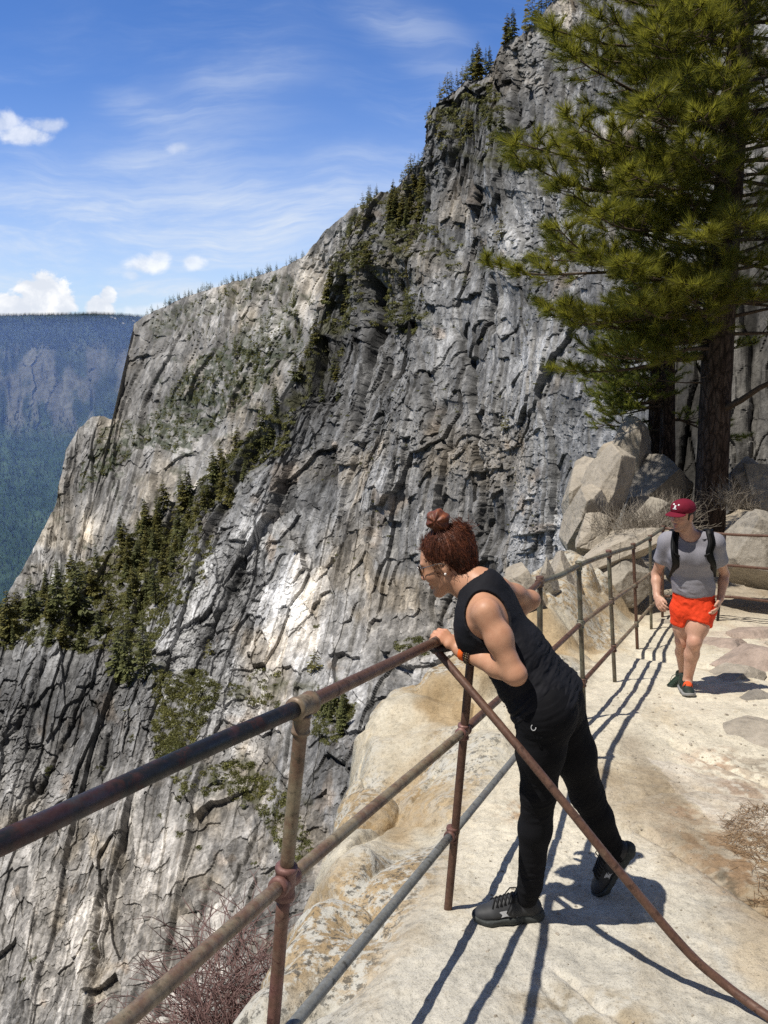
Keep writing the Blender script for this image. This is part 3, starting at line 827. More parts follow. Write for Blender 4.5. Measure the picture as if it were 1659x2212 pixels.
def gnd(px, py, y0=1.0, y1=20.0):
    """where the sight line meets the ledge"""
    ys = np.linspace(y0, y1, 900)
    P = at(np.full_like(ys, px), np.full_like(ys, py), ys)
    d = P[:, 2] - ground_h(P[:, 0], P[:, 1])
    i = np.argmax(d < 0) if (d < 0).any() else len(ys) - 1
    return Vector((P[i, 0], P[i, 1], ground_pt(P[i, 0], P[i, 1])))


SEAMS = [([(1.30, 3.9), (1.55, 3.2), (1.72, 2.5), (1.8, 1.9)], 0.035, 0.03), ([(0.62, 2.65), (0.85, 2.3), (1.05, 1.9)], 0.02, 0.018), ([(1.9, 5.2), (2.5, 4.1), (2.9, 3.2)], 0.05, 0.03),
         ([(1.2, 4.3), (1.8, 4.5), (2.6, 4.2), (3.4, 4.0)], 0.03, 0.02), ([(0.55, 2.6), (0.72, 2.15), (0.85, 1.75)], 0.02, 0.014), ([(0.15, 2.25), (0.6, 2.2), (1.0, 2.02)], 0.025, 0.02), ([(2.6, 8.2), (3.3, 7.2), (4.0, 6.2), (4.6, 5.2)], 0.12, 0.05),
         ([(-0.2, 3.8), (0.0, 4.4), (0.35, 5.0)], 0.03, 0.05), ([(0.3, 5.5), (0.6, 5.9), (1.0, 6.2)], 0.03, 0.03)]

t = NT("path_rock"); v = t.coord()
tint = t.attr('tint')
n1 = t.noise(v, 2.6, 8, 0.62, 0.4); n2 = t.noise(v, 34, 6, 0.7); n3 = t.noise(v, 160, 3, 0.6)
n4 = t.noise(t.mapping(v, (1, 0.6, 1)), 9, 6, 0.65, 0.5)
c = t.mix(1.0, tint, t.ramp(n1, [(0.3, 0.80), (0.5, 1.0), (0.7, 1.1)]), 'MULTIPLY')
c = t.mix(1.0, c, t.ramp(n2, [(0.25, 0.62), (0.48, 1.0), (0.75, 1.16)]), 'MULTIPLY')
c = t.mix(1.0, c, t.ramp(n4, [(0.28, 0.80), (0.5, 1.0), (0.8, 1.07)]), 'MULTIPLY')
spk = t.ramp(n3, [(0.33, 0.5), (0.43, 1.0), (.62, 1.0), (.70, 1.18)])
n5 = t.noise(v, 72, 4, .75); c = t.mix(0.9, c, t.ramp(n5, [(.32, .70), (.45, 1.0), (.60, 1.0), (.72, 1.10)]), 'MULTIPLY')
n6 = t.noise(t.mapping(v, (1, .55, 1)), 1.1, 9, .7, .8); c = t.mix(t.ramp(n6, [(.50, 0), (.64, .55)]), c, t.mix(1.0, c, (.70, .60, .46), 'MULTIPLY'))
n7 = t.noise(v, 4.5, 10, .78, .3); c = t.mix(t.ramp(n7, [(.58, 0), (.68, .6)]), c, t.mix(1.0, c, (.56, .50, .42), 'MULTIPLY'))
c = t.mix(0.9, c, spk, 'MULTIPLY')
# pale and black lichen where the attribute allows
lic = t.attr('lichen', 'Fac')
l1 = t.math('MULTIPLY', t.ramp(t.noise(v, 13, 9, 0.72), [(0.47, 0.0), (0.54, 1.0)]), lic)
l2 = t.math('MULTIPLY', t.ramp(t.noise(v, 24, 9, 0.75), [(0.53, 0.0), (0.58, 1.0)]), lic)
c = t.mix(l1, c, (0.50, 0.48, 0.42)); c = t.mix(t.math('MULTIPLY', l2, 0.85), c, (0.085, 0.08, 0.07))
nm = t.bump(n2, 0.55, 0.012); nm = t.bump(n4, 0.5, 0.03, nm); nm = t.bump(n3, 0.35, 0.003, nm); nm = t.bump(n5, .55, .006, nm)
M_PATH = t.bsdf(c, 0.92, nm, spec=0.12)


def ground_tint(X, Y):
    fx = np.interp(Y, FENCE_Y, FENCE_X)
    ow = sstep(0.0, 0.3, fx - X)
    base = np.array([0.64, 0.58, 0.455])
    near = sstep(4.2, 2.6, Y)[..., None]
    C = base * np.ones(X.shape + (1,)) * (1 - near) + near * np.array([0.55, 0.515, 0.435])
    k = fbm2(X / 0.9, Y / 1.2, 731, 4)
    C = C * (1 + 0.12 * k[..., None])
    # brown damp band and seams on the uphill half
    d, _ = polydist(X + .08 * fbm2(X / .3, Y / .3, 733, 3), Y, [(1.25, 4.6), (1.62, 3.4), (1.85, 2.4), (2.0, 1.6)])
    band = (np.exp(-(d / 0.22) ** 2) * 0.5)[..., None]
    d2, _ = polydist(X + .08 * fbm2(X / .3, Y / .3, 735, 3), Y + .1 * fbm2(X / .3, Y / .3, 736, 3), [(1.3, 4.5), (1.9, 4.4), (2.6, 4.0)])
    band = np.maximum(band, (np.exp(-(d2 / 0.10) ** 2) * 0.75)[..., None] * sstep(-.2, .2, fbm2(X / .12, Y / .12, 737, 3))[..., None])
    C = C * (1 - band) + band * np.array([0.27, 0.20, 0.125])
    # ochre crust near the front, outside the rails
    och = ow * sstep(-0.15, 0.3, fbm2(X / 0.6, Y / 0.8, 741, 4) + 0.08 + 0.12 * sstep(5, 3, Y))
    C = C * (1 - och[..., None] * .85) + .85 * och[..., None] * np.array([0.47, 0.34, 0.185])
    C = C * (1 - 0.16 * ow[..., None])
    pink = (np.exp(-(((X - 4.3) / .7) ** 2 + ((Y - 8.4) / 1.3) ** 2)) * 0.8)[..., None] * sstep(-.3, .2, fbm2(X / .3, Y / .3, 743, 3))[..., None]
    C = C * (1 - pink) + pink * np.array([0.42, 0.29, 0.25])
    soil = (sstep(9.6, 11, Y) * sstep(.0, .6, X - 1.5) * 0.75)[..., None]
    C = C * (1 - soil) + soil * np.array([0.30, 0.24, 0.17])
    def pxy(*pp): return [(p.x, p.y) for p in (gnd(*q) for q in pp)]
    jX = X + .05 * fbm2(X / .16, Y / .16, 751, 4); jY = Y + .07 * fbm2(X / .16, Y / .16, 752, 4)
    def lay(C, m, col): m = np.clip(m, 0, 1)[..., None]; return C * (1 - m) + m * np.array(col)
    d, _ = polydist(jX, jY, pxy((1360, 1600), (1440, 1720), (1540, 1860), (1670, 2010))); C = lay(C, .72 * np.exp(-(d / .13) ** 2), (.30, .245, .175))
    m = inpoly(jX, jY, pxy((1400, 1640), (1520, 1670), (1700, 1720), (1700, 1830), (1570, 1790), (1480, 1730))); C = lay(C, .6 * m, (.60, .545, .465))
    for px_, py_, r_, k_, col_ in ((1550, 1645, .13, .7, (.36, .20, .11)), (1600, 1700, .16, .75, (.30, .19, .12)), (1500, 1640, .10, .5, (.38, .22, .13)), (1480, 1755, .08, .5, (.34, .21, .13)), (1640, 1660, .16, .6, (.22, .17, .12)), (1610, 1840, .28, .8, (.27, .165, .085)), (1650, 1900, .22, .7, (.27, .165, .085)),
                                    (1250, 2195, .10, .7, (.24, .19, .11)), (1330, 2200, .10, .6, (.33, .25, .14)), (1150, 2195, .10, .5, (.36, .27, .15)), (1120, 1760, .10, .7, (.36, .20, .08)), (1150, 1700, .08, .5, (.40, .24, .10)), (1020, 1950, .10, .35, (.40, .32, .2))):
        g_ = gnd(px_, py_); C = lay(C, k_ * np.exp(-((jX - g_.x) ** 2 + ((jY - g_.y) * .7) ** 2) / r_ ** 2) * sstep(-.25, .15, fbm2(X / .05, Y / .05, 753, 4)), col_)
    d, _ = polydist(jX, jY, pxy((1560, 1890), (1620, 1950), (1680, 1990))); C = lay(C, .75 * np.exp(-(d / .05) ** 2) * sstep(.0, .25, fbm2(X / .04, Y / .04, 754, 3)), (.10, .085, .06))
    d, _ = polydist(jX, jY, pxy((1180, 2080), (1260, 2150), (1310, 2210))); C = lay(C, .55 * np.exp(-(d / .02) ** 2), (.62, .58, .50))
    d, _ = polydist(jX, jY, pxy((1000, 1680), (930, 1850), (860, 2000), (800, 2150))); C = lay(C, .4 * np.exp(-(d / .1) ** 2) * sstep(-.1, .3, fbm2(X / .1, Y / .1, 755, 3)), (.36, .27, .16))
    och2 = (0.55 * sstep(0.2, 0.5, fbm2(X / 0.45, Y / 0.45, 745, 4)) * near[..., 0])[..., None]
    C = C * (1 - och2) + och2 * np.array([0.42, 0.31, 0.17])
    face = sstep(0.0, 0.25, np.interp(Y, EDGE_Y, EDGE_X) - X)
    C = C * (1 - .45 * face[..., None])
    lich = np.clip(0.85 * ow * sstep(-0.2, 0.25, fbm2(X / .8, Y / .8, 747, 3)) + 0.5 * near[..., 0] * ow + 0.9 * face, 0, 1)
    return C, lich


nc, nr = 640, 760
vv = np.linspace(0, 1, nr); ys = -3.0 + 33 * (0.16 * vv + 0.84 * vv ** 2.6)
ys = np.sort(np.concatenate([np.linspace(-3, 1.2, 40), np.linspace(1.21, 5, 400), np.linspace(5.02, 12, 260), np.linspace(12.1, 30, 60)]))
nr = len(ys)
uu = np.linspace(0, 1, nc)
ex = np.interp(ys, EDGE_Y, EDGE_X)
left = ex - 1.1
wid = np.interp(ys, [0, 3, 6, 12, 30], [4.2, 4.6, 6, 10, 22])
U = uu ** 1.35
X = left[:, None] + (wid)[:, None] * U[None]
Yg = np.repeat(ys[:, None], nc, 1)
Z = ground_h(X, Yg)
me = mesh_np("rock_ledge", np.stack([X, Yg, Z], -1).reshape(-1, 3), grid_faces(nr, nc, True), smooth=True)
Cg, Lg = ground_tint(X, Yg)
set_col(me, Cg.reshape(-1, 3))
a = me.attributes.new('lichen', 'FLOAT', 'POINT'); a.data.foreach_set('value', Lg.astype(np.float32).ravel())
ground = link("rock_ledge_path", me, M_PATH); tag(ground, kind='structure')


# ------------------------------------------------------------------ boulders
def rock_mat(name, col, dark=(0.1, 0.095, 0.085), lich=0.5):
    t = NT(name); v = t.coord()
    n1 = t.noise(v, 1.4, 8, .65, .4); n2 = t.noise(v, 16, 7, .72); n3 = t.noise(t.mapping(v, (1, 1, .35)), 3.2, 8, .7)
    c = t.ramp(n1, [(.28, tuple(x * .62 for x in col)), (.5, col), (.75, tuple(min(.8, x * 1.18) for x in col))])
    c = t.mix(1.0, c, t.ramp(n2, [(.25, .66), (.5, 1.0), (.75, 1.14)]), 'MULTIPLY')
    c = t.mix(t.math('MULTIPLY', t.ramp(n3, [(.52, 0), (.66, 1)]), lich), c, dark)
    nm = t.bump(n2, .6, .03); nm = t.bump(n3, .5, .09, nm)
    return t.bsdf(c, .92, nm, spec=.12)


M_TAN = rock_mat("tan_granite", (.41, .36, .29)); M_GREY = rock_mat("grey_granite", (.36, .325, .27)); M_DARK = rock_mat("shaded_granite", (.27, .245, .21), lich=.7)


def icosphere(sub):
    bm = bmesh.new(); bmesh.ops.create_icosphere(bm, subdivisions=sub, radius=1.0)
    V = np.array([v.co for v in bm.verts]); F = np.array([[v.index for v in f.verts] for f in bm.faces]); bm.free()
    return V, F


ICO5 = icosphere(6)


def nrm_(v):
    v = np.array(v, float); return v / np.linalg.norm(v)


def boulder(name, loc, size, seed, mat, label, planes=9, rot=0.0, sharp=1.0, group=None, tilt=0.0, lo=0.55):
    V, F = ICO5; r = np.random.default_rng(seed)
    V = V.copy()
    # faceted: clip the ball with random planes, then roughen
    V *= 1.25
    for k in range(planes + 9):
        n = r.normal(size=3); n /= np.linalg.norm(n)
        if k < 5: n = nrm_([[1, .2, .1], [-1, .1, .25], [0, -1, .2], [.1, -.5, .9], [-.3, -.8, .3]][k] + .45 * n)
        h = r.uniform(lo, 1.0) if k >= 5 else r.uniform(.72, .95)
        d = V @ n - h; m = d > 0
        V[m] -= (d[m] * sharp)[:, None] * n
    V *= np.array(size)
    s = min(size)
    Nn = V / (np.linalg.norm(V, axis=1, keepdims=True) + 1e-9)
    V += Nn * (s * (0.06 * fbm3(V / s * 1.3 + seed, seed, 4) + 0.030 * fbm3(V / s * 5 + seed, seed + 3, 4))[:, None])
    crk = np.abs(fbm2(V[:, 0] / s * 1.1 + V[:, 1] / s * .5 + seed, V[:, 2] / s * .8, seed + 9, 3)); V -= Nn * (s * .05 * np.exp(-(crk / .03) ** 2))[:, None]
    R = np.array(Matrix.Rotation(rot, 3, 'Z') @ Matrix.Rotation(tilt, 3, 'Y'))
    V = V @ R.T
    me = mesh_np(name, V, F, smooth=True)
    o = link(name, me, mat); o.location = loc
    tag(o, label, 'boulder', group)
    return o


def bld(px, py, Y, w, h, depth, seed, mat, label, **kw):
    """boulder seen centred on (px, py) at distance Y; w and h in metres"""
    return boulder('boulder', at(px, py, Y), (w / 2, depth / 2, h / 2), seed, mat, label, **kw)


bld(1640, 1185, 10.75, 1.10, 1.05, 1.0, 11, M_GREY, 'huge rounded boulder behind the cross railing at the right', planes=5, lo=.75)
bld(1308, 1070, 12.2, .72, 1.75, 1.0, 23, M_TAN, 'tall pointed boulder rising left of the pine trunks', planes=9, tilt=.32)
bld(1262, 1130, 11.8, .62, 1.35, .8, 31, M_TAN, 'upright tan boulder on the left flank of the boulder pile', planes=9, tilt=.12)
bld(1282, 1168, 11.3, .66, .62, .7, 37, M_TAN, 'square cracked tan block under the upright boulder', planes=12, sharp=1.0, lo=.5)
bld(1250, 1090, 12.6, .5, 1.5, .8, 41, M_TAN, 'narrow tan fin at the far left of the boulder pile', planes=8, tilt=.2)
bld(1392, 1112, 12.0, .72, .42, .6, 43, M_GREY, 'low flat topped boulder beside the dry brush', planes=9, lo=.5)
bld(1345, 1175, 10.9, 1.35, .36, .9, 47, M_TAN, 'long leaning slab behind the far posts of the railing', planes=9, tilt=-.42, lo=.5)
bld(1330, 1248, 10.7, .95, .62, .9, 53, M_GREY, 'rounded grey boulder at the foot of the leaning slab', planes=6, lo=.7)
bld(1212, 1262, 9.6, .34, .62, .6, 59, M_TAN, 'upright pale slab with vertical cracks left of the grey boulder', planes=10)
bld(1128, 1270, 8.6, .46, .52, .5, 61, M_TAN, 'square tan block standing on the brink behind the woman', planes=12, sharp=1.0, lo=.5)
bld(1180, 1262, 9.0, .30, .5, .5, 67, M_GREY, 'small grey block wedged beside the tan brink block', planes=10)
bld(1612, 1050, 14.0, .8, 1.1, 1.0, 71, M_GREY, 'pale wedge shaped boulder right of the pine trunk', planes=9, tilt=.3)
bld(1665, 1050, 13.6, .95, .9, 1.0, 73, M_GREY, 'pale boulder with a dark hollow at the right edge', planes=9)
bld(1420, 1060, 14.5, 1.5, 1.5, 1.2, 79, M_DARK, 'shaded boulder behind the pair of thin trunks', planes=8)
bld(1360, 990, 15.0, .9, 1.6, 1.0, 83, M_TAN, 'tall pale fin behind the pointed boulder', planes=9, tilt=.25)
M_PINK = rock_mat("pink_granite", (.40, .315, .26))
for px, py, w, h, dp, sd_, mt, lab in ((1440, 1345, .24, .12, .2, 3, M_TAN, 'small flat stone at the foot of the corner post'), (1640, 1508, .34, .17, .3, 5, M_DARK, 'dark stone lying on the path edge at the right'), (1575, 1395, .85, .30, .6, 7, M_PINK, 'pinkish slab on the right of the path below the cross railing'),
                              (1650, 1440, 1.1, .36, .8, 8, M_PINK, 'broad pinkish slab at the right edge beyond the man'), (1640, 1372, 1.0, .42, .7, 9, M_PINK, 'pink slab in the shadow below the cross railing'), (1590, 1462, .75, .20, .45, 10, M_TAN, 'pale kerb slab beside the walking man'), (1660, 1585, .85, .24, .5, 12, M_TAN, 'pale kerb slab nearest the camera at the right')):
    g_ = gnd(px, py, 2, 14)
    o = boulder('rock', (g_.x, g_.y, g_.z - h * .22), (w / 2, dp / 2, h / 2), 300 + sd_, mt, lab, planes=7, lo=.55, rot=sd_ * .7)
    o["category"] = 'rock'
RB = np.random.default_rng(12); Vr = []; Fr = []; n0 = 0
Vi, Fi = icosphere(2)
for k in range(900):
    if k < 300:
        f = RB.random(); x = 3.0 + 2.2 * RB.random() + .2 * f; y = RB.uniform(6.3, 9.8)
        if x - 0.25 * (y - 6) < 3.1 + .35 * RB.random(): continue
    else: x, y = (RB.uniform(1.7, 3.2), RB.uniform(2.6, 6.5)) if k < 420 else (RB.uniform(.3, 2.4), RB.uniform(1.9, 5.5))
    sz = RB.uniform(.008, .045) * (1 if k < 300 else .4 if k < 420 else .22); q = Vi * np.array([RB.uniform(.6, 1.3), RB.uniform(.6, 1.3), RB.uniform(.4, .8)])
    for _ in range(5):
        n = nrm_(RB.normal(size=3)); d = q @ n - RB.uniform(.4, .7); m = d > 0; q[m] -= d[m][:, None] * n
    q = q * sz; q += [x, y, ground_pt(x, y) + sz * .15]; Vr.append(q); Fr.append(Fi + n0); n0 += len(Vi)
rub = link('rubble', mesh_np('rubble', np.concatenate(Vr), np.concatenate(Fr), smooth=False), M_TAN); tag(rub, 'loose stony rubble along the right side of the path', 'rubble', kind='stuff')

# ---- shaded rock wall close behind the pine
def wall_disp(PX, PY, _c):
    q = PX + 0.04 * PY
    D = 40 * fbm2(q / 130, PY / 400, 801, 4)
    F1, F2, a, b, c, ox, oy = worley(q / 90 + .3 * fbm2(q / 60, PY / 90, 803, 2), PY / 330, 805)
    D += 40 * (a - .5) + 30 * (b - .5) * ox * 2 - 14 * np.exp(-((F2 - F1) / .06) ** 2)
    G1, G2, a2, b2, c2, gx, gy = worley(q / 34, PY / 90, 807); D += 10 * (a2 - .5) + 10 * (b2 - .5) * gx + 10 * (c2 - .4) * gy
    D += 4 * fbm2(q / 12, PY / 20, 809, 4)
    return D, dict(a=a, a2=a2, q=q)


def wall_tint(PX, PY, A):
    g = .135 * (1 + .5 * (A['a'] - .5) + .3 * (A['a2'] - .5)) * (1 + .4 * fbm2(A['q'] / 20, PY / 200, 811, 4))  # tree shade over this wall is put into its dark rock colour
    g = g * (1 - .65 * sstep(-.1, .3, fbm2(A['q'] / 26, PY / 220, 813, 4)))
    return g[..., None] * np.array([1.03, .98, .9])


wc = np.linspace(1395, 2150, 230)
wall_top_x = [1395, 1420, 1450, 1500, 1560, 1620, 1700, 2150]; wall_top_y = [980, 820, 640, 560, 480, 420, 300, 100]
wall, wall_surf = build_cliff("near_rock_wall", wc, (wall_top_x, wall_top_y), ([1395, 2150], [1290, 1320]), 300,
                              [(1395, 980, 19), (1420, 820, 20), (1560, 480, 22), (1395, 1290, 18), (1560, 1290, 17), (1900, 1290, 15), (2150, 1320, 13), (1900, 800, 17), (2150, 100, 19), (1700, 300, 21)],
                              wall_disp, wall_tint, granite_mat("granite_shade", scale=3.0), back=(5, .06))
tag(wall, kind='structure')
# ------------------------------------------------------------------ pipe railing
def pipe_mat(name, cols, scale=6):
    t = NT(name); v = t.coord()
    n = t.noise(t.mapping(v, (1, 1, 1)), scale, 8, .68, .3); n2 = t.noise(v, 70, 5, .7); n3 = t.noise(v, 18, 7, .75)
    st = [(.30 + .40 * i / (len(cols) - 1), c) for i, c in enumerate(cols)]
    c = t.ramp(n, st)
    c = t.mix(t.ramp(n3, [(.56, 0), (.62, .8)]), c, tuple(x * .45 for x in cols[0]))
    c = t.mix(1.0, c, t.ramp(n2, [(.3, .7), (.6, 1.12)]), 'MULTIPLY')
    nm = t.bump(n2, .4, .0012); nm = t.bump(n3, .35, .002, nm)
    return t.bsdf(c, t.ramp(n3, [(.4, .42), (.65, .75)]), nm, .15, .45)


P_BLACK = pipe_mat("worn_black_paint", [(.10, .030, .024), (.030, .018, .017), (.013, .012, .013), (.012, .012, .013), (.05, .022, .02), (.03, .03, .034)], 5)
P_RUST = pipe_mat("rust_brown", [(.09, .042, .028), (.14, .075, .05), (.11, .055, .038), (.20, .135, .09)], 7)
P_KHAKI = pipe_mat("weathered_khaki", [(.20, .16, .105), (.25, .205, .135), (.17, .10, .065), (.27, .23, .16)], 5)
P_GREY = pipe_mat("blue_grey_paint", [(.13, .12, .10), (.18, .18, .165), (.20, .205, .195), (.15, .12, .09)], 6)
P_GREEN = pipe_mat("faded_green_grey", [(.125, .12, .085), (.17, .165, .12), (.11, .085, .06), (.19, .185, .14)], 5)
P_RED = pipe_mat("red_oxide", [(.15, .055, .045), (.20, .095, .08), (.16, .085, .06), (.21, .15, .11)], 8)


P_JOINT = pipe_mat("pinkish_oxide", [(.15, .062, .052), (.20, .10, .085), (.15, .07, .055), (.21, .14, .11)], 9)


def tube_np(pts, rad, seg=14, caps=True):
    pts = [Vector(p) for p in pts]
    n = len(pts)
    rads = rad if isinstance(rad, (list, tuple, np.ndarray)) else [rad] * n
    T = []
    for i in range(n):
        d = (pts[min(i + 1, n - 1)] - pts[max(i - 1, 0)]); T.append(d.normalized())
    u = T[0].orthogonal().normalized(); V = []
    for i in range(n):
        if i: u = (u - T[i] * u.dot(T[i])).normalized()
        w = T[i].cross(u)
        for k in range(seg):
            a = 2 * PI * k / seg
            V.append(pts[i] + (u * math.cos(a) + w * math.sin(a)) * rads[i])
    F = []
    for i in range(n - 1):
        for k in range(seg):
            F.append((i * seg + k, i * seg + (k + 1) % seg, (i + 1) * seg + (k + 1) % seg, (i + 1) * seg + k))
    if caps:
        for e, rev in ((0, True), (n - 1, False)):
            c = len(V); V.append(pts[e])
            for k in range(seg):
                a, b = e * seg + k, e * seg + (k + 1) % seg
                F.append((c, b, a, a) if rev else (c, a, b, b))
    return np.array([tuple(v) for v in V]), F


def faces_mesh(name, V, F, smooth=True):
    me = bpy.data.meshes.new(name)
    me.from_pydata([tuple(map(float, v)) for v in V], [], [tuple(dict.fromkeys(map(int, f))) for f in F])
    me.polygons.foreach_set("use_smooth", [smooth] * len(me.polygons)); me.update()
    return me


def smooth_path(pts, n=10):
    """catmull-rom"""
    P = [Vector(p) for p in pts]; P = [P[0] * 2 - P[1]] + P + [P[-1] * 2 - P[-2]]
    out = []
    for i in range(1, len(P) - 2):
        for k in range(n):
            t = k / n
            a, b, c, d = P[i - 1], P[i], P[i + 1], P[i + 2]
            out.append(0.5 * ((2 * b) + (c - a) * t + (2 * a - 5 * b + 4 * c - d) * t * t + (3 * b - a - 3 * c + d) * t ** 3))
    out.append(P[-2])
    return out


def wob(pts, amp, seed):
    r = random.Random(seed)
    return [Vector(p) + Vector((r.uniform(-amp, amp), 0, r.uniform(-amp, amp))) for p in pts]


RP = 0.0168
fence = empty('pipe_railing', at(1000, 1980, 3.1))
tag(fence, 'rusty three bar pipe railing along the brink with the woman leaning over it', 'railing')


def pipe(name, pts, mat, rad=RP, parent=None, n=8, seg=16):
    V, F = tube_np(smooth_path(pts, n) if len(pts) > 2 else [Vector(pts[0]).lerp(Vector(pts[1]), i / 12) for i in range(13)], rad, seg)
    return link(name, faces_mesh(name, V, F), mat, parent or fence)


def collar(p, d, mat, parent, r=0.0235, L=0.06):
    d = Vector(d).normalized(); p = Vector(p)
    prof = [(-.53, .66), (-.50, 1.02), (-.40, 1.06), (-.34, 1.04), (-.29, .93), (0, .98), (.29, .93), (.34, 1.04), (.40, 1.06), (.50, 1.02), (.53, .66)]
    V, F = tube_np([p + d * (L * a) for a, b in prof], [r * b for a, b in prof], 16)
    return link('pipe_collar', faces_mesh('pipe_collar', V, F), mat, parent)


# rail lines
elbow = at(946, 1384, 3.10)
p1t, p1m = at(655, 1524, 1.85), at(616, 1904, 1.85)
p2t, p2m, p2l = at(1019, 1398, 3.13), at(1001, 1580, 3.13), at(976, 1801, 3.13)
p3t = at(1166, 1256, 4.8); p3m = at(1166, 1430, 4.8); p3l = at(1167, 1570, 4.8)
p4t, p4m, p4l = at(1250, 1222, 5.64), at(1254, 1348, 5.64), at(1259, 1474, 5.64)
p5t, p5m, p5l = at(1315, 1196, 6.87), at(1321, 1298, 6.87), at(1326, 1400, 6.87)
p6t, p6m, p6l = at(1368, 1180, 8.5), at(1373, 1264, 8.5), at(1375, 1348, 8.5)
p7t, p7m, p7l = at(1404, 1162, 9.67), at(1406, 1238, 9.67), at(1407, 1310, 9.67)
p8t, p8m, p8l = at(1432, 1141, 10.3), at(1432, 1215, 10.3), at(1431, 1288, 10.3)
lt = at(0, 1822, 1.12); lt2 = lt + (lt - p1t) * 1.3
lm = at(262, 2212, 1.25); lm2 = lm + (lm - p1m) * 1.0
ll1 = at(612, 2240, 1.83); ll2 = ll1 + (ll1 - p2l) * 1.2

pipe('top_rail', [lt2, lt, lt.lerp(p1t, .5) + Vector((0, 0, .004)), p1t - (p1t - lt).normalized() * .03], P_BLACK, RP * 1.12)
pipe('top_rail', [p1t, p1t.lerp(elbow, .5), elbow - (elbow - p1t).normalized() * .05], P_RUST, RP * 1.05)
dd = (elbow - p1t).normalized()
pipe('elbow_bend', [elbow - dd * .055, elbow - dd * .03, elbow + Vector((0.004, .006, -.002)), elbow + Vector((.025, .028, -.012)), elbow + Vector((.035, .04, -.022)), p2t.lerp(elbow, .5), p2t], P_RUST, RP * 1.18)
pipe('top_rail', wob([p2t, p2t.lerp(p3t, .5), p3t], .004, 3), P_RUST)
pipe('top_rail', wob([p3t, p3t.lerp(p4t, .5) + Vector((0, 0, -.01)), p4t, p4t.lerp(p5t, .5), p5t, p5t.lerp(p6t, .5), p6t, p7t, p8t], .008, 4), P_GREEN, RP * 1.1)
pipe('mid_rail', [lm2, lm, p1m], P_KHAKI)
pipe('mid_rail', [p1m, p1m.lerp(p2m, .5), p2m], P_KHAKI)
pipe('mid_rail', wob([p2m, p3m, p4m], .003, 5), P_RUST)
pipe('mid_rail', wob([p4m, p5m, p6m, p7m, p8m], .006, 6), P_KHAKI)
pipe('low_rail', [ll2, ll1, p2l], P_GREY)
pipe('low_rail', wob([p2l, p3l, p4l], .003, 7), P_GREY)
pipe('low_rail', wob([p4l, p5l], .003, 8), P_RUST)
pipe('low_rail', wob([p5l, p6l, p7l, p8l], .004, 9), P_KHAKI)
# the diagonal brace that runs down to the path
bpts = [at(938, 1404, 3.13), at(956, 1420, 3.08), at(1150, 1650, 2.78), at(1340, 1885, 2.62), at(1480, 2050, 2.535), at(1560, 2122, gnd(1560, 2122).y - .10), at(1640, 2182, gnd(1640, 2182).y - .035), at(1720, 2236, gnd(1720, 2236).y - .02), at(1800, 2285, gnd(1800, 2285).y + .02)]
bp = smooth_path(bpts, 8); bpz = []
for p in bp:
    g_ = ground_pt(p.x, p.y)
    bpz.append(Vector((p.x, p.y, p.z if p.z > g_ else max(p.z, g_ - .004))))
V, F = tube_np(bpz, RP * .92, 16); brace = link('diagonal_brace', faces_mesh('diagonal_brace', V, F), P_RUST, fence)
V, F = tube_np([elbow + Vector((-.03, 0, -.03)), elbow + Vector((.0, 0, -.036)), elbow + Vector((.045, 0, -.026)), elbow + Vector((.075, .01, -.012))], [.012, .017, .016, .008], 12)
link('brace_clamp', faces_mesh('brace_clamp', V, F), P_BLACK, brace)


def post(top, base_px, Y, mats, joints, split=None):
    base = at(base_px[0], base_px[1], Y)
    g_ = ground_pt(base.x, base.y)
    if g_ < base.z + .3:
        d = (base - Vector(top)).normalized()
        base = base + d * max(0.0, (base.z - g_) + .06) if base.z > g_ else base
    o = pipe('post', [top, base], mats[0])
    d = (Vector(top) - base)
    for j, m, dr in joints:
        # ball tee where the rail meets the post
        collar(j, d, m, o)
        if dr is not None: collar(Vector(j), dr, m, o, .0225, .08)
    return o


V2 = lambda a, b: (Vector(b) - Vector(a))
# nearest post: khaki above its tee, red oxide below
foot1 = at(583, 2240, 1.85); foot1 = foot1 + (foot1 - p1m).normalized() * .25
foot1.z = min(foot1.z, ground_pt(foot1.x, foot1.y) - .03)
o = pipe('post', [p1t, p1m + (p1t - p1m).normalized() * .03], P_KHAKI)
collar(p1t, V2(lt, p1t), P_KHAKI, o, .0262, .075); collar(p1t + (p1m - p1t).normalized() * .045, V2(p1m, p1t), P_KHAKI, o, .0215, .05)
o = pipe('post', [p1m - (p1t - p1m).normalized() * .03, foot1], P_RED)
collar(p1m, V2(p1m, p1t), P_JOINT, o, .0265, .085); collar(p1m, V2(lm, p1m), P_JOINT, o, .0245, .09)
post(p2t, (965, 1992), 3.13, [P_RUST], [(p2t, P_RUST, None), (p2m, P_JOINT, V2(p1m, p2m)), (p2l, P_JOINT, V2(ll1, p2l))])
post(p3t, (1168, 1660), 4.8, [P_GREEN], [(p3t, P_RUST, V2(p2t, p3t)), (p3m, P_GREEN, None), (p3l, P_GREEN, None)])
post(p4t, (1262, 1552), 5.64, [P_GREEN], [(p4t, P_GREEN, None), (p4m, P_GREEN, V2(p3m, p4m)), (p4l, P_RUST, V2(p3l, p4l))])
post(p5t, (1328, 1472), 6.87, [P_GREEN], [(p5t, P_RED, None), (p5m, P_GREEN, None), (p5l, P_RUST, None)])
post(p6t, (1377, 1406), 8.5, [P_RUST], [(p6t, P_RUST, None), (p6m, P_RUST, None), (p6l, P_GREEN, None)])
post(p7t, (1407, 1366), 9.67, [P_GREEN], [(p7t, P_RUST, None), (p7m, P_GREEN, None), (p7l, P_GREEN, None)])
post(p8t, (1431, 1333), 10.3, [P_RUST], [(p8t, P_RUST, None), (p8m, P_RUST, None)])

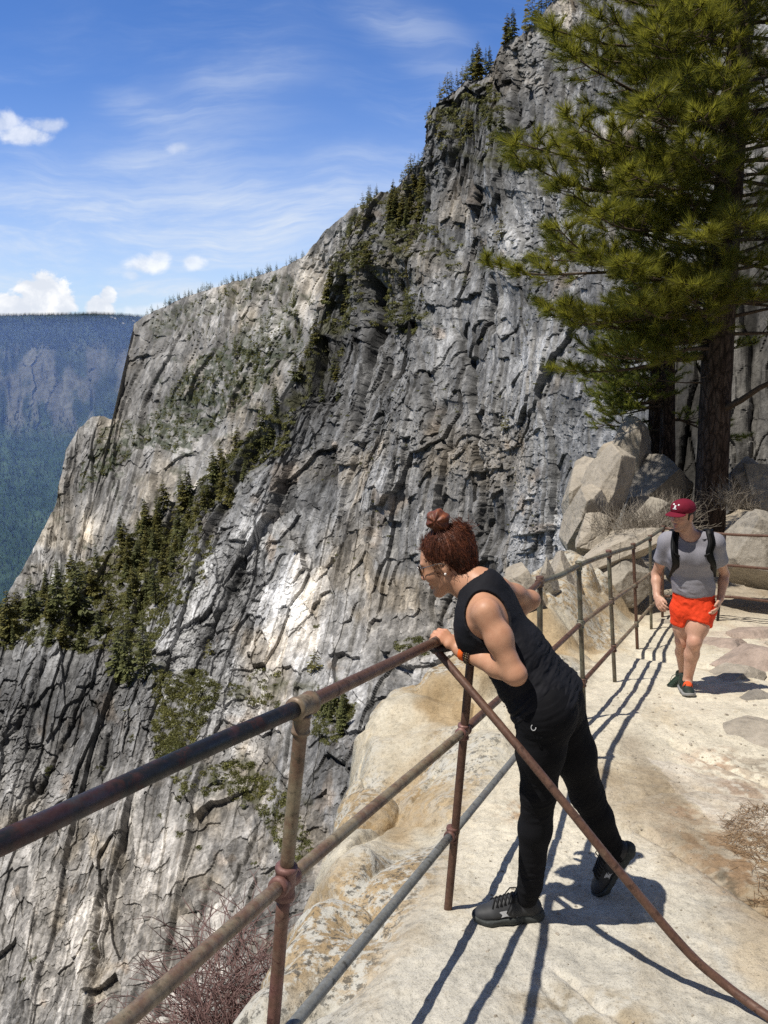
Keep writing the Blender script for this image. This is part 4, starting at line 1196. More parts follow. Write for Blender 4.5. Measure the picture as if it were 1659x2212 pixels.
cross = empty('cross_railing', at(1565, 1335, 10.0)); tag(cross, 'brown pipe railing crossing behind the man toward the big boulder', 'railing')
for name, y0, y1, y2 in (('top_rail', 1141, 1154, 1158), ('mid_rail', 1215, 1221, 1229), ('low_rail', 1288, 1289, 1299)):
    pipe(name, [at(1434, y0, 10.3), at(1570, y1, 10.05), at(1665, y2, 9.9), at(1790, y2 + 6, 9.7)], P_RUST, parent=cross)
for x_, Y_ in ((1566, 10.06), (1788, 9.7)):
    tp = at(x_, 1152, Y_); bz = ground_pt(tp.x, tp.y)
    pipe('post', [tp, Vector((tp.x, tp.y, min(bz - .03, tp.z - .9)))], P_BLACK, parent=cross)
# ------------------------------------------------------------------ conifers on the cliffs
def leaf_mat(name, lo, hi, trans=.25, scale=.5, tcol=None):
    t = NT(name); v = t.coord()
    rnd = t.attr('tint')
    n = t.noise(v, scale, 3)
    c = t.ramp(n, [(.3, lo), (.7, hi)])
    c = t.mix(1.0, c, rnd, 'MULTIPLY')
    return t.bsdf(c, .6, None, spec=.25, trans=(trans, tcol or tuple(x * 1.3 for x in hi)))


M_CON = leaf_mat("conifer_green", (.105, .120, .052), (.21, .212, .076), .35)
M_CON2 = leaf_mat("conifer_olive", (.125, .126, .040), (.25, .22, .066), .35)
M_BARKF = simple_mat("far_bark", (.07, .05, .04), .9, .1, .3, 3)


def conifer_mesh(seed, whorls, nbr, leaves, slim=.2, ragged=.35, top_bare=0.0, base=.08):
    """unit-height conifer; returns (trunk V,F), (crown V,F,tint)"""
    r = np.random.default_rng(seed)
    V = []; F = []; C = []
    def quad(a, b, c, d, t):
        i = len(V); V.extend([a, b, c, d]); F.append((i, i + 1, i + 2, i + 3)); C.extend([t] * 4)
    for k in range(whorls):
        h = base + (1 - base) * (k + r.uniform(-.3, .3)) / whorls
        prof = slim * (1 - h) ** .8 * (0.75 + .25 * math.sin(k * 1.7)) + .012
        if h < base + .12: prof *= .7
        for j in range(nbr):
            if r.random() < .12: continue
            a = r.uniform(0, 2 * PI); L = prof * r.uniform(1 - ragged, 1 + ragged * .8)
            dz = -L * r.uniform(.05, .5)
            d = np.array([math.cos(a), math.sin(a), 0]); s = np.array([-d[1], d[0], 0])
            tone = r.uniform(.55, 1.35)
            for m in range(leaves):
                f0 = r.uniform(.15, .8) if leaves > 1 else .1
                f1 = min(1.05, f0 + r.uniform(.35, .6)) if leaves > 1 else 1.0
                off = s * L * r.uniform(-.28, .28) if leaves > 1 else 0
                p0 = d * L * f0 + np.array([0, 0, h + dz * f0]) + off
                p1 = d * L * f1 + np.array([0, 0, h + dz * f1 + .004]) + (off * 1.6 if leaves > 1 else 0)
                w = L * r.uniform(.14, .30) * (1 if leaves > 1 else 1.4)
                up = np.array([0, 0, r.uniform(-.5, .5)]) * w
                quad(p0 - s * w * .5, p0 + s * w * .5, p1 + s * w * .35 + up, p1 - s * w * .35 - up, tone * r.uniform(.8, 1.2))
    tv, tf = tube_np([(0, 0, -.05), (0, 0, .4), (0, 0, .98)], [.013, .009, .002], 5)
    return (tv, tf), (np.array(V), np.array(F), np.array(C))


def tree_single(name, spec, mats):
    (tv, tf), (V, F, C) = conifer_mesh(*spec[0], **spec[1])
    tf4 = np.array([list(f) for f in tf])
    VV = np.concatenate([tv, V]); FF = np.concatenate([tf4, F + len(tv)])
    idx = np.concatenate([np.zeros(len(tf4), int), np.ones(len(F), int)])
    good = np.array([len(set(f)) == 4 for f in FF])
    me = mesh_np(name, VV, FF[good], smooth=False, mat_idx=idx[good])
    set_col(me, np.repeat(np.concatenate([np.ones(len(tv)), C])[:, None], 3, 1))
    for m in mats: me.materials.append(m)
    return me


SMALL = [tree_single('conifer', ((s, w, n, l), dict(slim=sl, ragged=rg, base=bs)), (M_BARKF, mt)) for s, w, n, l, sl, rg, bs, mt in
         ((1, 18, 9, 3, .19, .5, .06, M_CON), (2, 16, 9, 3, .24, .6, .05, M_CON), (3, 20, 9, 3, .16, .5, .1, M_CON), (4, 14, 10, 3, .30, .7, .04, M_CON2), (5, 17, 9, 3, .21, .8, .15, M_CON), (6, 13, 10, 3, .33, .6, .03, M_CON2))]
BIG = []
for s, w, n, l, sl, rg, bs, mt in ((11, 30, 10, 7, .17, .5, .06, M_CON), (12, 26, 10, 7, .22, .6, .08, M_CON), (13, 32, 9, 6, .13, .55, .1, M_CON), (14, 24, 11, 8, .25, .6, .03, M_CON2)):
    (tv, tf), (V, F, C) = conifer_mesh(s, w, n, l, slim=sl, ragged=rg, base=bs)
    mt_ = faces_mesh('trunk', tv, tf); mt_.materials.append(M_BARKF)
    mc_ = mesh_np('crown', V, F, smooth=False); set_col(mc_, np.repeat(C[:, None], 3, 1)); mc_.materials.append(mt)
    BIG.append((mt_, mc_))

TR = random.Random(21)
GROUND_SHRUBS = []


def add_tree(P, h, label, group, big=False, variant=None):
    rz = TR.uniform(0, 2 * PI); sx = TR.uniform(.85, 1.2)
    if big:
        t_, c_ = BIG[variant if variant is not None else TR.randrange(len(BIG))]
        o = empty('conifer', tuple(P)); o.rotation_euler = (TR.uniform(-.03, .03), TR.uniform(-.03, .03), rz); o.scale = (h * sx, h * sx, h)
        for nm_, me_ in (('trunk', t_), ('crown', c_)):
            k = bpy.data.objects.new(nm_, me_); COL.objects.link(k); k.parent = o
    else:
        me_ = SMALL[variant if variant is not None else TR.randrange(len(SMALL))]
        o = bpy.data.objects.new('conifer', me_); COL.objects.link(o)
        o.location = tuple(P); o.rotation_euler = (TR.uniform(-.05, .05), TR.uniform(-.05, .05), rz); o.scale = (h * sx, h * sx, h)
    tag(o, label, 'tree', group)
    return o


def scatter(surf, poly, n, hpx, label, group, big=False, along=None, jit=8, variants=None):
    """n trees in a polygon (or strewn along a line) on a rock face; hpx is their height in sight-line pixels"""
    xs = [p[0] for p in (poly or along)]; ys = [p[1] for p in (poly or along)]
    k = 0; guard = 0
    while k < n and guard < n * 60:
        guard += 1
        if along is not None:
            f = TR.random() * (len(along) - 1); i = int(f); t = f - i
            x = along[i][0] * (1 - t) + along[i + 1][0] * t + TR.gauss(0, jit); y = along[i][1] * (1 - t) + along[i + 1][1] * t + TR.gauss(0, jit)
        else:
            x, y = TR.uniform(min(xs), max(xs)), TR.uniform(min(ys), max(ys))
            if not inpoly(np.array([x]), np.array([y]), poly)[0]: continue
        P, Yd = plant_pt(surf, x, y)
        h = TR.uniform(*hpx) * Yd / FPX
        add_tree(P - np.array([0, 0, h * .03]), h, label, group, big, TR.choice(variants) if variants else None)
        k += 1


def skyline_trees(surf, xs, hpx, label, group, big=False):
    for x in xs:
        P, Yd = plant_pt(surf, x, -9999)
        h = TR.uniform(*hpx) * Yd / FPX
        add_tree(P - np.array([0, 0, h * .05]), h, label, group, big)


R_ = random.Random(5)
skyline_trees(near_surf, (1096, 1107), (52, 70), 'lone conifer pair on the brink notch below the summit shoulder', 'conifer pair on the summit shoulder', True)
skyline_trees(near_surf, [1034, 1043, 1053, 1060, 1026], (48, 74), 'dark conifer in the clump on the shoulder step of the skyline', 'conifers on the shoulder step', True)
skyline_trees(near_surf, [978, 990, 1000, 1010, 1016, 968, 955], (30, 52), 'conifer on the sloping brink left of the shoulder step', 'conifers on the sloping brink', False)
skyline_trees(near_surf, [1130, 1146, 1158, 1165, 1176, 1184, 1196], (44, 70), 'conifer near the summit beside the big pine crown', 'conifers near the summit', False)
skyline_trees(near_surf, [868, 876, 884, 892, 900, 909, 916, 926], (22, 40), 'small conifer in the notch below the main tower', 'conifers in the notch of the skyline', False)
skyline_trees(near_surf, [R_.uniform(722, 830) for _ in range(9)], (16, 34), 'small conifer on the rocky middle skyline', 'conifers on the middle skyline', False)
scatter(near_surf, [(720, 500), (760, 470), (840, 420), (860, 440), (790, 520), (730, 570)], 22, (24, 44), 'dark conifer on the wooded slope under the middle skyline', 'conifers under the middle skyline')
scatter(near_surf, [(840, 430), (920, 370), (935, 420), (900, 500), (850, 530)], 22, (40, 64), 'tall conifer on the steep bench below the main tower', 'conifers on the bench below the tower', True)
scatter(near_surf, [(940, 250), (1060, 200), (1090, 240), (1020, 290), (950, 310)], 9, (22, 44), 'conifer on the high ledges of the tower', 'conifers on the tower ledges')
scatter(near_surf, [(1075, 270), (1170, 300), (1180, 380), (1090, 370)], 9, (38, 66), 'conifer on the shelf beside the big pine branches', 'conifers beside the pine branches', True)
scatter(near_surf, None, 15, (22, 70), 'tall conifer along the dark gully edge in mid wall', 'conifers along the gully edge', True, along=[(720, 600), (700, 680), (680, 740), (650, 830)], jit=30)
scatter(near_surf, None, 16, (30, 60), 'conifer in the wooded gully above the dark columns', 'conifers above the dark columns', False, along=[(800, 560), (770, 600), (740, 640), (720, 690)], jit=14)
scatter(near_surf, None, 22, (22, 66), 'conifer on the descending wooded ridge in the middle', 'conifers on the middle of the ridge', True, along=[(640, 840), (600, 900), (540, 970), (470, 1040)], jit=24)
scatter(near_surf, None, 40, (24, 76), 'olive green conifer on the lower wooded ridge', 'conifers on the lower ridge', True, along=[(470, 1045), (400, 1085), (330, 1140), (270, 1200)], jit=28, variants=[0, 1, 3, 3])
scatter(near_surf, [(270, 1180), (400, 1150), (380, 1260), (300, 1320), (250, 1280)], 22, (26, 84), 'conifer in the hollow under the wooded ridge', 'conifers in the hollow', True)
scatter(near_surf, [(-10, 1330), (130, 1270), (260, 1200), (300, 1290), (200, 1400), (0, 1400)], 32, (30, 92), 'conifer on the wooded shelf at the left edge', 'conifers on the left shelf', True)
for x, y, h, v_, lab in ((168, 1330, 148, 1, 'broad tall conifer standing out on the left shelf'), (132, 1345, 134, 0, 'slim tall conifer left of the broad one on the shelf'), (75, 1345, 110, 1, 'tall conifer near the left edge of the shelf'), (318, 1480, 170, 2, 'tallest slim conifer above the brushy gully'), (275, 1470, 150, 0, 'tall dark conifer left of the slimmest one'), (250, 1450, 130, 1, 'dark bushy conifer in the shaded gully'), (338, 1310, 110, 2, 'slim conifer standing in the hollow'), (22, 1380, 120, 3, 'rounded conifer at the very left edge of the shelf')):
    P, Yd = plant_pt(near_surf, x, y); add_tree(P, h * Yd / FPX, lab, None, True, v_)
scatter(near_surf, [(685, 1540), (785, 1545), (770, 1600), (700, 1610)], 9, (60, 100), 'conifer behind the nearest post and the brink rocks', 'conifers behind the nearest post', True)
for x, y, h, lab in ((678, 1450, 60, 'lone slim conifer on the pale lower wall'), (838, 705, 46, 'single conifer on the ledge in mid wall'), (1000, 620, 40, 'stunted conifer on the wall left of the pine'), (1090, 520, 50, 'stunted conifer low on the tower face'), (1088, 930, 46, 'small bush like conifer on the sheer wall'), (452, 1420, 46, 'small conifer at the left of the pale wall foot'), (905, 560, 52, 'conifer on the slanting shelf below the bench'), (880, 600, 44, 'conifer at the lower end of the slanting shelf')):
    P, Yd = plant_pt(near_surf, x, y); add_tree(P, h * Yd / FPX, lab, None, False)
for x, y, h, lab in ((560, 1720, 44, 'small conifer in the brushy gully under the top rail'), (470, 1700, 60, 'conifer amid brush below the pale scree'), (590, 1760, 40, 'little conifer beside the long brush strip'), (520, 1740, 34, 'smallest conifer in the brush strip')):
    P, Yd = plant_pt(near_surf, x, y); add_tree(P, h * Yd / FPX, lab, None, False)
# farther buttress: far more of them than one can count, a few pixels each
FT = []
def far_trees(n, hpx, poly=None, xs=None):
    k = 0
    while k < n:
        if xs: x, y = TR.uniform(*xs), -9999
        else:
            x, y = TR.uniform(min(p[0] for p in poly), max(p[0] for p in poly)), TR.uniform(min(p[1] for p in poly), max(p[1] for p in poly))
            if not inpoly(np.array([x]), np.array([y]), poly)[0]: continue
        P, Yd = plant_pt(far_surf, x, y); FT.append((P, TR.uniform(*hpx) * Yd / FPX)); k += 1
far_trees(80, (8, 20), xs=(312, 660))
far_trees(150, (14, 28), [(360, 870), (400, 800), (480, 740), (560, 760), (560, 850), (450, 920), (400, 990), (320, 960), (250, 1010), (180, 1060), (300, 930)])
far_trees(80, (10, 20), [(340, 700), (420, 650), (620, 600), (640, 640), (560, 680), (470, 740), (400, 740)])
far_trees(70, (18, 34), [(500, 740), (640, 640), (690, 640), (600, 820), (520, 880)])
src = [(np.array([v.co for v in m.vertices]), np.array([list(p.vertices) for p in m.polygons]), np.array([d.color[:3] for d in m.color_attributes['tint'].data])) for m in SMALL]
Vs = []; Fs = []; Cs = []; n0 = 0
for P, h in FT:
    v, f, c = src[TR.randrange(len(src))]; a = TR.uniform(0, 6.28); ca, sa = math.cos(a), math.sin(a)
    Vs.append((v @ np.array([[ca, sa, 0], [-sa, ca, 0], [0, 0, 1]])) * h + P); Fs.append(f + n0); Cs.append(c); n0 += len(v)
me = mesh_np('far_conifers', np.concatenate(Vs), np.concatenate(Fs), smooth=False); set_col(me, np.concatenate(Cs))
tag(link('far_conifers', me, M_CON), 'sparse wood of tiny conifers on the far buttress', 'wood', kind='stuff')

# ---- brush on the ledges, one mass
def clump_cloud(name, pts, mat, per=46, seed=3, leaf=.19):
    """pts: (position, radius, tone)"""
    r = np.random.default_rng(seed); n = len(pts)
    P = np.array([p[0] for p in pts]); R = np.array([p[1] for p in pts]); T = np.array([p[2] for p in pts])
    d = r.normal(size=(n, per, 3)); d /= np.linalg.norm(d, axis=-1, keepdims=True); d[..., 2] = np.abs(d[..., 2]) * .8 - .1
    c = P[:, None] + d * (R[:, None] * r.uniform(.55, 1.0, (n, per)))[..., None] * np.array([1, 1, .75])
    a = r.normal(size=(n, per, 3)); a /= np.linalg.norm(a, axis=-1, keepdims=True)
    b = np.cross(a, d + .3 * r.normal(size=(n, per, 3))); b /= np.linalg.norm(b, axis=-1, keepdims=True) + 1e-9
    s = (R[:, None] * r.uniform(leaf * .7, leaf * 1.5, (n, per)))[..., None]
    V = np.stack([c - a * s, c - b * s * .6, c + a * s, c + b * s * .6], 2).reshape(-1, 3)
    F = np.arange(len(V)).reshape(-1, 4)
    me = mesh_np(name, V, F, smooth=False)
    t = np.repeat((T[:, None] * r.uniform(.6, 1.35, (n, per))).ravel(), 4)
    set_col(me, np.repeat(t[:, None], 3, 1))
    return link(name, me, mat)


M_BRUSH = leaf_mat("brush_green", (.092, .102, .036), (.19, .182, .058), .3, .08)
br = []
for poly, d in VEGZ:
    xs = [p[0] for p in poly]; ys = [p[1] for p in poly]
    area = (max(xs) - min(xs)) * (max(ys) - min(ys))
    for _ in range(int(area * d / 42)):
        x, y = R_.uniform(min(xs), max(xs)), R_.uniform(min(ys), max(ys))
        if not inpoly(np.array([x]), np.array([y]), poly)[0]: continue
        if vn2(np.array([x / 22]), np.array([y / 18]), 77)[0] < .50 - .42 * d: continue
        P, Yd = plant_pt(near_surf, x, y); k = Yd / FPX
        br.append((P, R_.uniform(5, 13) * k, R_.uniform(.6, 1.25)))
for _ in range(520):      # the wooded shelf is brush all over
    x, y = R_.uniform(-30, 360), R_.uniform(1150, 1460)
    if not inpoly(np.array([x]), np.array([y]), [(-30, 1320), (130, 1270), (260, 1180), (360, 1150), (340, 1300), (330, 1440), (230, 1400), (120, 1380), (0, 1400)])[0]: continue
    P, Yd = plant_pt(near_surf, x, y); br.append((P, R_.uniform(7, 17) * Yd / FPX, R_.uniform(.75, 1.4)))
for x, y, r in ((570, 1510, 17), (510, 1490, 16), (598, 1520, 9), (470, 1620, 12), (90, 1650, 12), (92, 1660, 9), (210, 1655, 9), (55, 2120, 9), (72, 2070, 9), (415, 1775, 9), (355, 1770, 10), (200, 2040, 8), (620, 1840, 12), (590, 1790, 14), (640, 1810, 13), (560, 1700, 12), (540, 1455, 10), (680, 1350, 9), (560, 1445, 11), (275, 1540, 12), (290, 1600, 10), (400, 1810, 12), (430, 1830, 12), (545, 1860, 8), (590, 1890, 8)):
    for _ in range(5):
        P, Yd = plant_pt(near_surf, x + R_.gauss(0, r * .5), y + R_.gauss(0, r * .4)); br.append((P, r * R_.uniform(.45, .75) * Yd / FPX, R_.uniform(.7, 1.1)))
for _ in range(420):
    x, y = R_.uniform(560, 1240), R_.uniform(300, 1300)
    if vn2(np.array([x / 60]), np.array([y / 60]), 79)[0] < .45: continue
    P, Yd = plant_pt(near_surf, x, y); br.append((P, R_.uniform(2.5, 6.5) * Yd / FPX, R_.uniform(.6, 1.0)))
brush = clump_cloud('ledge_brush', br, M_BRUSH); tag(brush, 'dark green brush growing on the ledges and gullies of the near cliff', 'brush', kind='stuff')
fb = []
for poly, d in FVEG:
    xs = [p[0] for p in poly]; ys = [p[1] for p in poly]
    for _ in range(int((max(xs) - min(xs)) * (max(ys) - min(ys)) * d / 40)):
        x, y = R_.uniform(min(xs), max(xs)), R_.uniform(min(ys), max(ys))
        if not inpoly(np.array([x]), np.array([y]), poly)[0] or vn2(np.array([x / 14]), np.array([y / 12]), 87)[0] < .45: continue
        P, Yd = plant_pt(far_surf, x, y); fb.append((P, R_.uniform(2, 6) * Yd / FPX, R_.uniform(.6, 1.15)))
fbo = clump_cloud('far_brush', fb, M_BRUSH, per=18, seed=5, leaf=.3); tag(fbo, 'grey green brush on the benches of the far buttress', 'brush', kind='stuff')
# distant forest on the rim and in the valley: reads as one mass
for _ in range(0): pass
r = np.random.default_rng(17); pts = []
n = 7800
xs = r.uniform(-60, 340, n); f = r.random(n)
ys = np.where(f < .28, -9999, np.where(f < .5, r.uniform(690, 760, n), r.uniform(900, 1330, n)))
V = []; F = []; C = []
for x, y in zip(xs, ys):
    P, Yd = plant_pt(rim_surf, x, y); k = Yd / FPX; h = r.uniform(4, 9) * k * (1 if y > 0 else .8); w = h * r.uniform(.16, .26); i = len(V)
    for a in (0, 2.1, 4.2): V.append(P + np.array([math.cos(a) * w, math.sin(a) * w, -h * .1]))
    V.append(P + np.array([0, 0, h])); F += [(i, i + 1, i + 3), (i + 1, i + 2, i + 3), (i + 2, i, i + 3)]; C += [r.uniform(.5, 1.3)] * 4
me = mesh_np('distant_forest', np.array(V), np.array(F), smooth=False); set_col(me, np.repeat(np.array(C)[:, None], 3, 1))
df = link('distant_forest', me, leaf_mat("distant_conifers", (.03, .045, .03), (.05, .075, .04), .05, .002)); tag(df, 'dark forest covering the far rim and the valley slopes', 'forest', kind='stuff')
# ------------------------------------------------------------------ the big pine
def bark_mat():
    t = NT("pine_bark"); v = t.coord()
    w = t.mapping(v, (1, 1, .22))
    n = t.noise(w, 9, 6, .7, .6); vo = t.voro(t.mapping(v, (1, 1, .3)), 13, 'DISTANCE_TO_EDGE'); n2 = t.noise(v, 45, 5, .7)
    c = t.ramp(n, [(.3, (.035, .026, .022)), (.5, (.078, .056, .045)), (.72, (.135, .108, .092))])
    c = t.mix(1.0, c, t.ramp(vo, [(0, .35), (.16, 1.0)]), 'MULTIPLY')
    c = t.mix(1.0, c, t.ramp(n2, [(.3, .7), (.65, 1.2)]), 'MULTIPLY')
    nm = t.bump(vo, .9, .03); nm = t.bump(n, .6, .03, nm); nm = t.bump(n2, .4, .006, nm)
    return t.bsdf(c, .92, nm, spec=.1)


M_BARK = bark_mat(); M_TWIG = simple_mat("twig_bark", (.085, .062, .045), .9, .1, .35, 20); M_DEAD = simple_mat("dead_twig", (.27, .235, .19), .9, .1, .3, 14)


def needle_mat(name, lo, hi, tcol, trans=.34):
    t = NT(name)
    c = t.mix(1.0, t.ramp(t.noise(t.coord(), 1.6, 4), [(.3, lo), (.7, hi)]), t.attr('tint'), 'MULTIPLY')
    return t.bsdf(c, .42, None, spec=.35, trans=(trans, tcol))


M_NEEDLE = needle_mat("pine_needles", (.082, .108, .022), (.195, .196, .036), (.37, .36, .05), .48)
M_NEEDLE2 = needle_mat("pine_needles_rear", (.09, .122, .030), (.20, .215, .045), (.38, .40, .07), .5)  # slightly lighter, greener needles of the two thinner pines


class NeedleBed:
    """needle tufts along twigs, all gathered into one crown mesh"""
    def __init__(s, seed): s.r = np.random.default_rng(seed); s.V = []; s.C = []

    def tuft(s, p, d, L=.15, n=46, back=.14, tone=1.0, w=.0036):
        r = s.r; d = d / (np.linalg.norm(d) + 1e-9)
        u = np.cross(d, [0, 0, 1.0]); u /= np.linalg.norm(u) + 1e-9; v = np.cross(u, d)
        a = r.uniform(0, 2 * PI, n); sp = r.uniform(.25, 1.15, n)          # angle off the twig
        t = r.uniform(0, 1, n)
        sp = sp * (1.15 - .65 * t)
        base = p[None] - d[None] * (back * (1 - t))[:, None]
        dr = d[None] * np.cos(sp)[:, None] + (u[None] * np.cos(a)[:, None] + v[None] * np.sin(a)[:, None]) * np.sin(sp)[:, None]
        dr[:, 2] += .12; dr /= np.linalg.norm(dr, axis=1, keepdims=True)
        tip = base + dr * (L * r.uniform(.75, 1.1, n))[:, None]
        sd = np.cross(dr, r.normal(size=(n, 3))); sd /= np.linalg.norm(sd, axis=1, keepdims=True) + 1e-9
        s.V.append(np.stack([base - sd * w, base + sd * w, tip], 1).reshape(-1, 3))
        tn = tone * r.uniform(.7, 1.25, n)
        col = np.stack([tn * r.uniform(.9, 1.25, n), tn, tn * .9], 1)
        s.C.append(np.repeat(col, 3, 0))

    def build(s, name, mat, parent):
        V = np.concatenate(s.V); F = np.arange(len(V)).reshape(-1, 3)
        me = mesh_np(name, V, F, smooth=False); set_col(me, np.concatenate(s.C))
        return link(name, me, mat, parent)


class Wood:
    def __init__(s): s.V = []; s.F = []; s.n = 0

    def tube(s, pts, rad, seg=5):
        V, F = tube_np(pts, rad, seg, caps=False)
        s.V.append(V); s.F += [tuple(x + s.n for x in f) for f in F]; s.n += len(V)

    def build(s, name, mat, parent):
        V = np.concatenate(s.V)
        me = mesh_np(name, V, np.array(s.F)); return link(name, me, mat, parent)


def limb(wood, bed, start, az, L, rise, r0, R, tuftL=.195, dens=1.0, tone=1.0, sub=True, droop=.0, bare=.25, twigs=None):
    """one branch: curved spine, side sprays, tufts on every twig end"""
    d = np.array([math.cos(az), math.sin(az), rise]); p = np.array(start, float); pts = [p.copy()]; n = 9
    az_, ri = az, rise
    for i in range(n):
        az_ += R.uniform(-.15, .15); ri += R.uniform(-.09, .09) + (.09 if i > n * .55 else -.03) - droop * .04
        d = np.array([math.cos(az_), math.sin(az_), ri]); d /= np.linalg.norm(d)
        p = p + d * L / n; pts.append(p.copy())
    wood.tube([tuple(q) for q in pts], [max(.004, r0 * (1 - .9 * i / n)) for i in range(n + 1)], 6)
    P = np.array(pts)
    m = int(L * 6.6 * dens)
    for k in range(m):
        f = bare + (1 - bare) * (k + R.random()) / m
        i = min(n - 1, int(f * n)); q = P[i] + (P[i + 1] - P[i]) * (f * n - i)
        side = 1 if k % 2 else -1
        dd = P[i + 1] - P[i]; dd /= np.linalg.norm(dd)
        a2 = math.atan2(dd[1], dd[0]) + side * R.uniform(.5, 1.15)
        l2 = (0.24 + .55 * (1 - f) * min(1, L / 2)) * R.uniform(.7, 1.25)
        e = np.array([math.cos(a2), math.sin(a2), R.uniform(-.35, .95)]); e /= np.linalg.norm(e)
        mid = q + e * l2 * .55; e2 = e + np.array([R.uniform(-.3, .3), R.uniform(-.3, .3), R.uniform(.05, .5)]); e2 /= np.linalg.norm(e2)
        tip = mid + e2 * l2 * .45
        (twigs or wood).tube([tuple(q), tuple(mid), tuple(tip)], [.010, .007, .004], 4)
        tn = tone * R.uniform(.6, 1.3)
        bed.tuft(tip, e2, tuftL * R.uniform(.85, 1.15), int(78 * dens), tone=tn)
        if R.random() < .5: bed.tuft(mid + e * l2 * .1, e + np.array([R.uniform(-.5, .5), R.uniform(-.5, .5), .35]), tuftL * .9, int(62 * dens), tone=tn * .9)
        for s2 in (-1, 1):
            if R.random() < .6:
                a3 = a2 + s2 * R.uniform(.5, 1.0); e3 = np.array([math.cos(a3), math.sin(a3), R.uniform(.1, .7)]); e3 /= np.linalg.norm(e3)
                t3 = mid + e3 * l2 * R.uniform(.4, .65)
                (twigs or wood).tube([tuple(mid), tuple(t3)], [.006, .004], 4)
                bed.tuft(t3, e3, tuftL * R.uniform(.85, 1.1), int(74 * dens), tone=tone * R.uniform(.6, 1.3))
    bed.tuft(P[-1], P[-1] - P[-2], tuftL * 1.1, 64, tone=tone * 1.1)
    return P


def trunk_mesh(name, pts, rads, mat, parent, seg=40, rows=160):
    path = smooth_path(pts, 24); n = len(path)
    rr = np.interp(np.linspace(0, 1, n), np.linspace(0, 1, len(rads)), rads)
    V, F = tube_np(path, list(rr), seg, caps=True)
    k = n * seg
    ang = np.tile(np.arange(seg) * 2 * PI / seg, n); hh = np.repeat(np.cumsum([0] + [(path[i + 1] - path[i]).length for i in range(n - 1)]), seg)
    C = np.repeat(np.array([tuple(p) for p in path]), seg, 0)
    nz = fbm2(np.cos(ang) * 3 + hh * .15, np.sin(ang) * 3 + hh * .5, 901, 4) * .10 + np.abs(fbm2(ang * 5.1, hh * 1.6, 903, 3)) * .10
    V[:k] = C + (V[:k] - C) * (1 + nz)[:, None]
    return link(name, faces_mesh(name, V, F), mat, parent)


KT = 1.18
atk = lambda px, py, Y: at(px, py, Y * KT)
PR = random.Random(44)
b0 = atk(1531, 1136, 11.7); b0.z = min(b0.z, ground_pt(b0.x, b0.y) + .05) if False else b0.z
pine = empty('pine_tree', b0); tag(pine, 'tall pine with a thick brown trunk and golden green needles at the right', 'tree')
top = atk(1640, -640, 11.8)
tp = [b0 + Vector((0, 0, -1.1)), b0, atk(1545, 860, 11.7), atk(1556, 640, 11.7), atk(1580, 330, 11.75), atk(1604, 20, 11.75), atk(1622, -300, 11.8), top]
trunk_mesh('trunk', tp, [.27 * KT, .212 * KT, .195 * KT, .195 * KT, .165 * KT, .14 * KT, .10 * KT, .05], M_BARK, pine)
wood = Wood(); bed = NeedleBed(51); TL = .2
tz = [p.z for p in tp]


def on_trunk(py):
    ys = [860, 640, 330, 20, -300, -640]; xs = [1545, 1556, 1580, 1604, 1622, 1640]
    return atk(float(np.interp(-py, [-y for y in ys], xs)), py, 11.75)


def aim(py, tx, ty, tY, r0=.045, **kw):
    """a limb from the trunk at height py that ends near (tx, ty)"""
    s = on_trunk(py); e = atk(tx, ty, tY); d = e - s
    h = math.hypot(d.x, d.y)
    return limb(wood, bed, tuple(s), math.atan2(d.y, d.x), d.length * 1.02, d.z / h - .02, r0, PR, **kw)


# limbs one can follow in the view
for py, tx, ty, tY, r0 in ((770, 1240, 775, 11.2, .05), (742, 1150, 690, 11.0, .05), (700, 1165, 640, 11.9, .045), (640, 1095, 560, 11.2, .05), (600, 1085, 520, 10.6, .045), (560, 1180, 440, 11.4, .04), (520, 1160, 585, 12.4, .04),
                           (450, 1130, 330, 11.0, .05), (400, 1112, 250, 11.5, .045), (360, 1200, 390, 12.2, .04), (330, 1240, 290, 10.6, .04), (250, 1190, 150, 11.2, .045), (200, 1200, 70, 11.6, .04), (160, 1260, 120, 12.4, .04), (90, 1190, 10, 11.4, .04), (40, 1260, -40, 11.0, .04), (0, 1230, -90, 11.8, .035),
                           (755, 1330, 745, 10.4, .04), (690, 1330, 640, 10.2, .04), (610, 1340, 540, 10.0, .04), (500, 1330, 430, 10.1, .04), (420, 1380, 330, 10.0, .04), (300, 1360, 200, 10.2, .04), (180, 1400, 100, 10.1, .035), (60, 1400, -10, 10.3, .035), (720, 1420, 690, 13.0, .04), (560, 1380, 500, 13.2, .04), (380, 1340, 300, 13.0, .04), (220, 1380, 140, 13.0, .035)):
    aim(py, tx, ty, tY, r0, tone=PR.uniform(.85, 1.2))
for py, tx, ty, tY in ((640, 1640, 600, 10.2), (560, 1700, 520, 10.4), (480, 1640, 420, 10.0), (430, 1720, 380, 11.2), (330, 1700, 260, 10.5), (250, 1660, 220, 10.0), (150, 1720, 110, 10.8), (60, 1700, 10, 10.6), (590, 1560, 600, 9.8), (470, 1500, 470, 9.8), (380, 1560, 300, 9.9), (690, 1520, 620, 10.1), (280, 1480, 230, 9.9), (150, 1500, 100, 10.0), (30, 1540, -20, 10.2), (650, 1760, 640, 12.0), (330, 1780, 300, 12.4)):
    aim(py, tx, ty, tY, .035, tone=PR.uniform(.85, 1.2))
for py in range(-60, 750, 21):
    s = on_trunk(py); az = PR.uniform(2.2, 4.4)
    limb(wood, bed, tuple(s), az, PR.uniform(1.5, 2.9), PR.uniform(.0, .25), .03, PR, tone=PR.uniform(.8, 1.15))
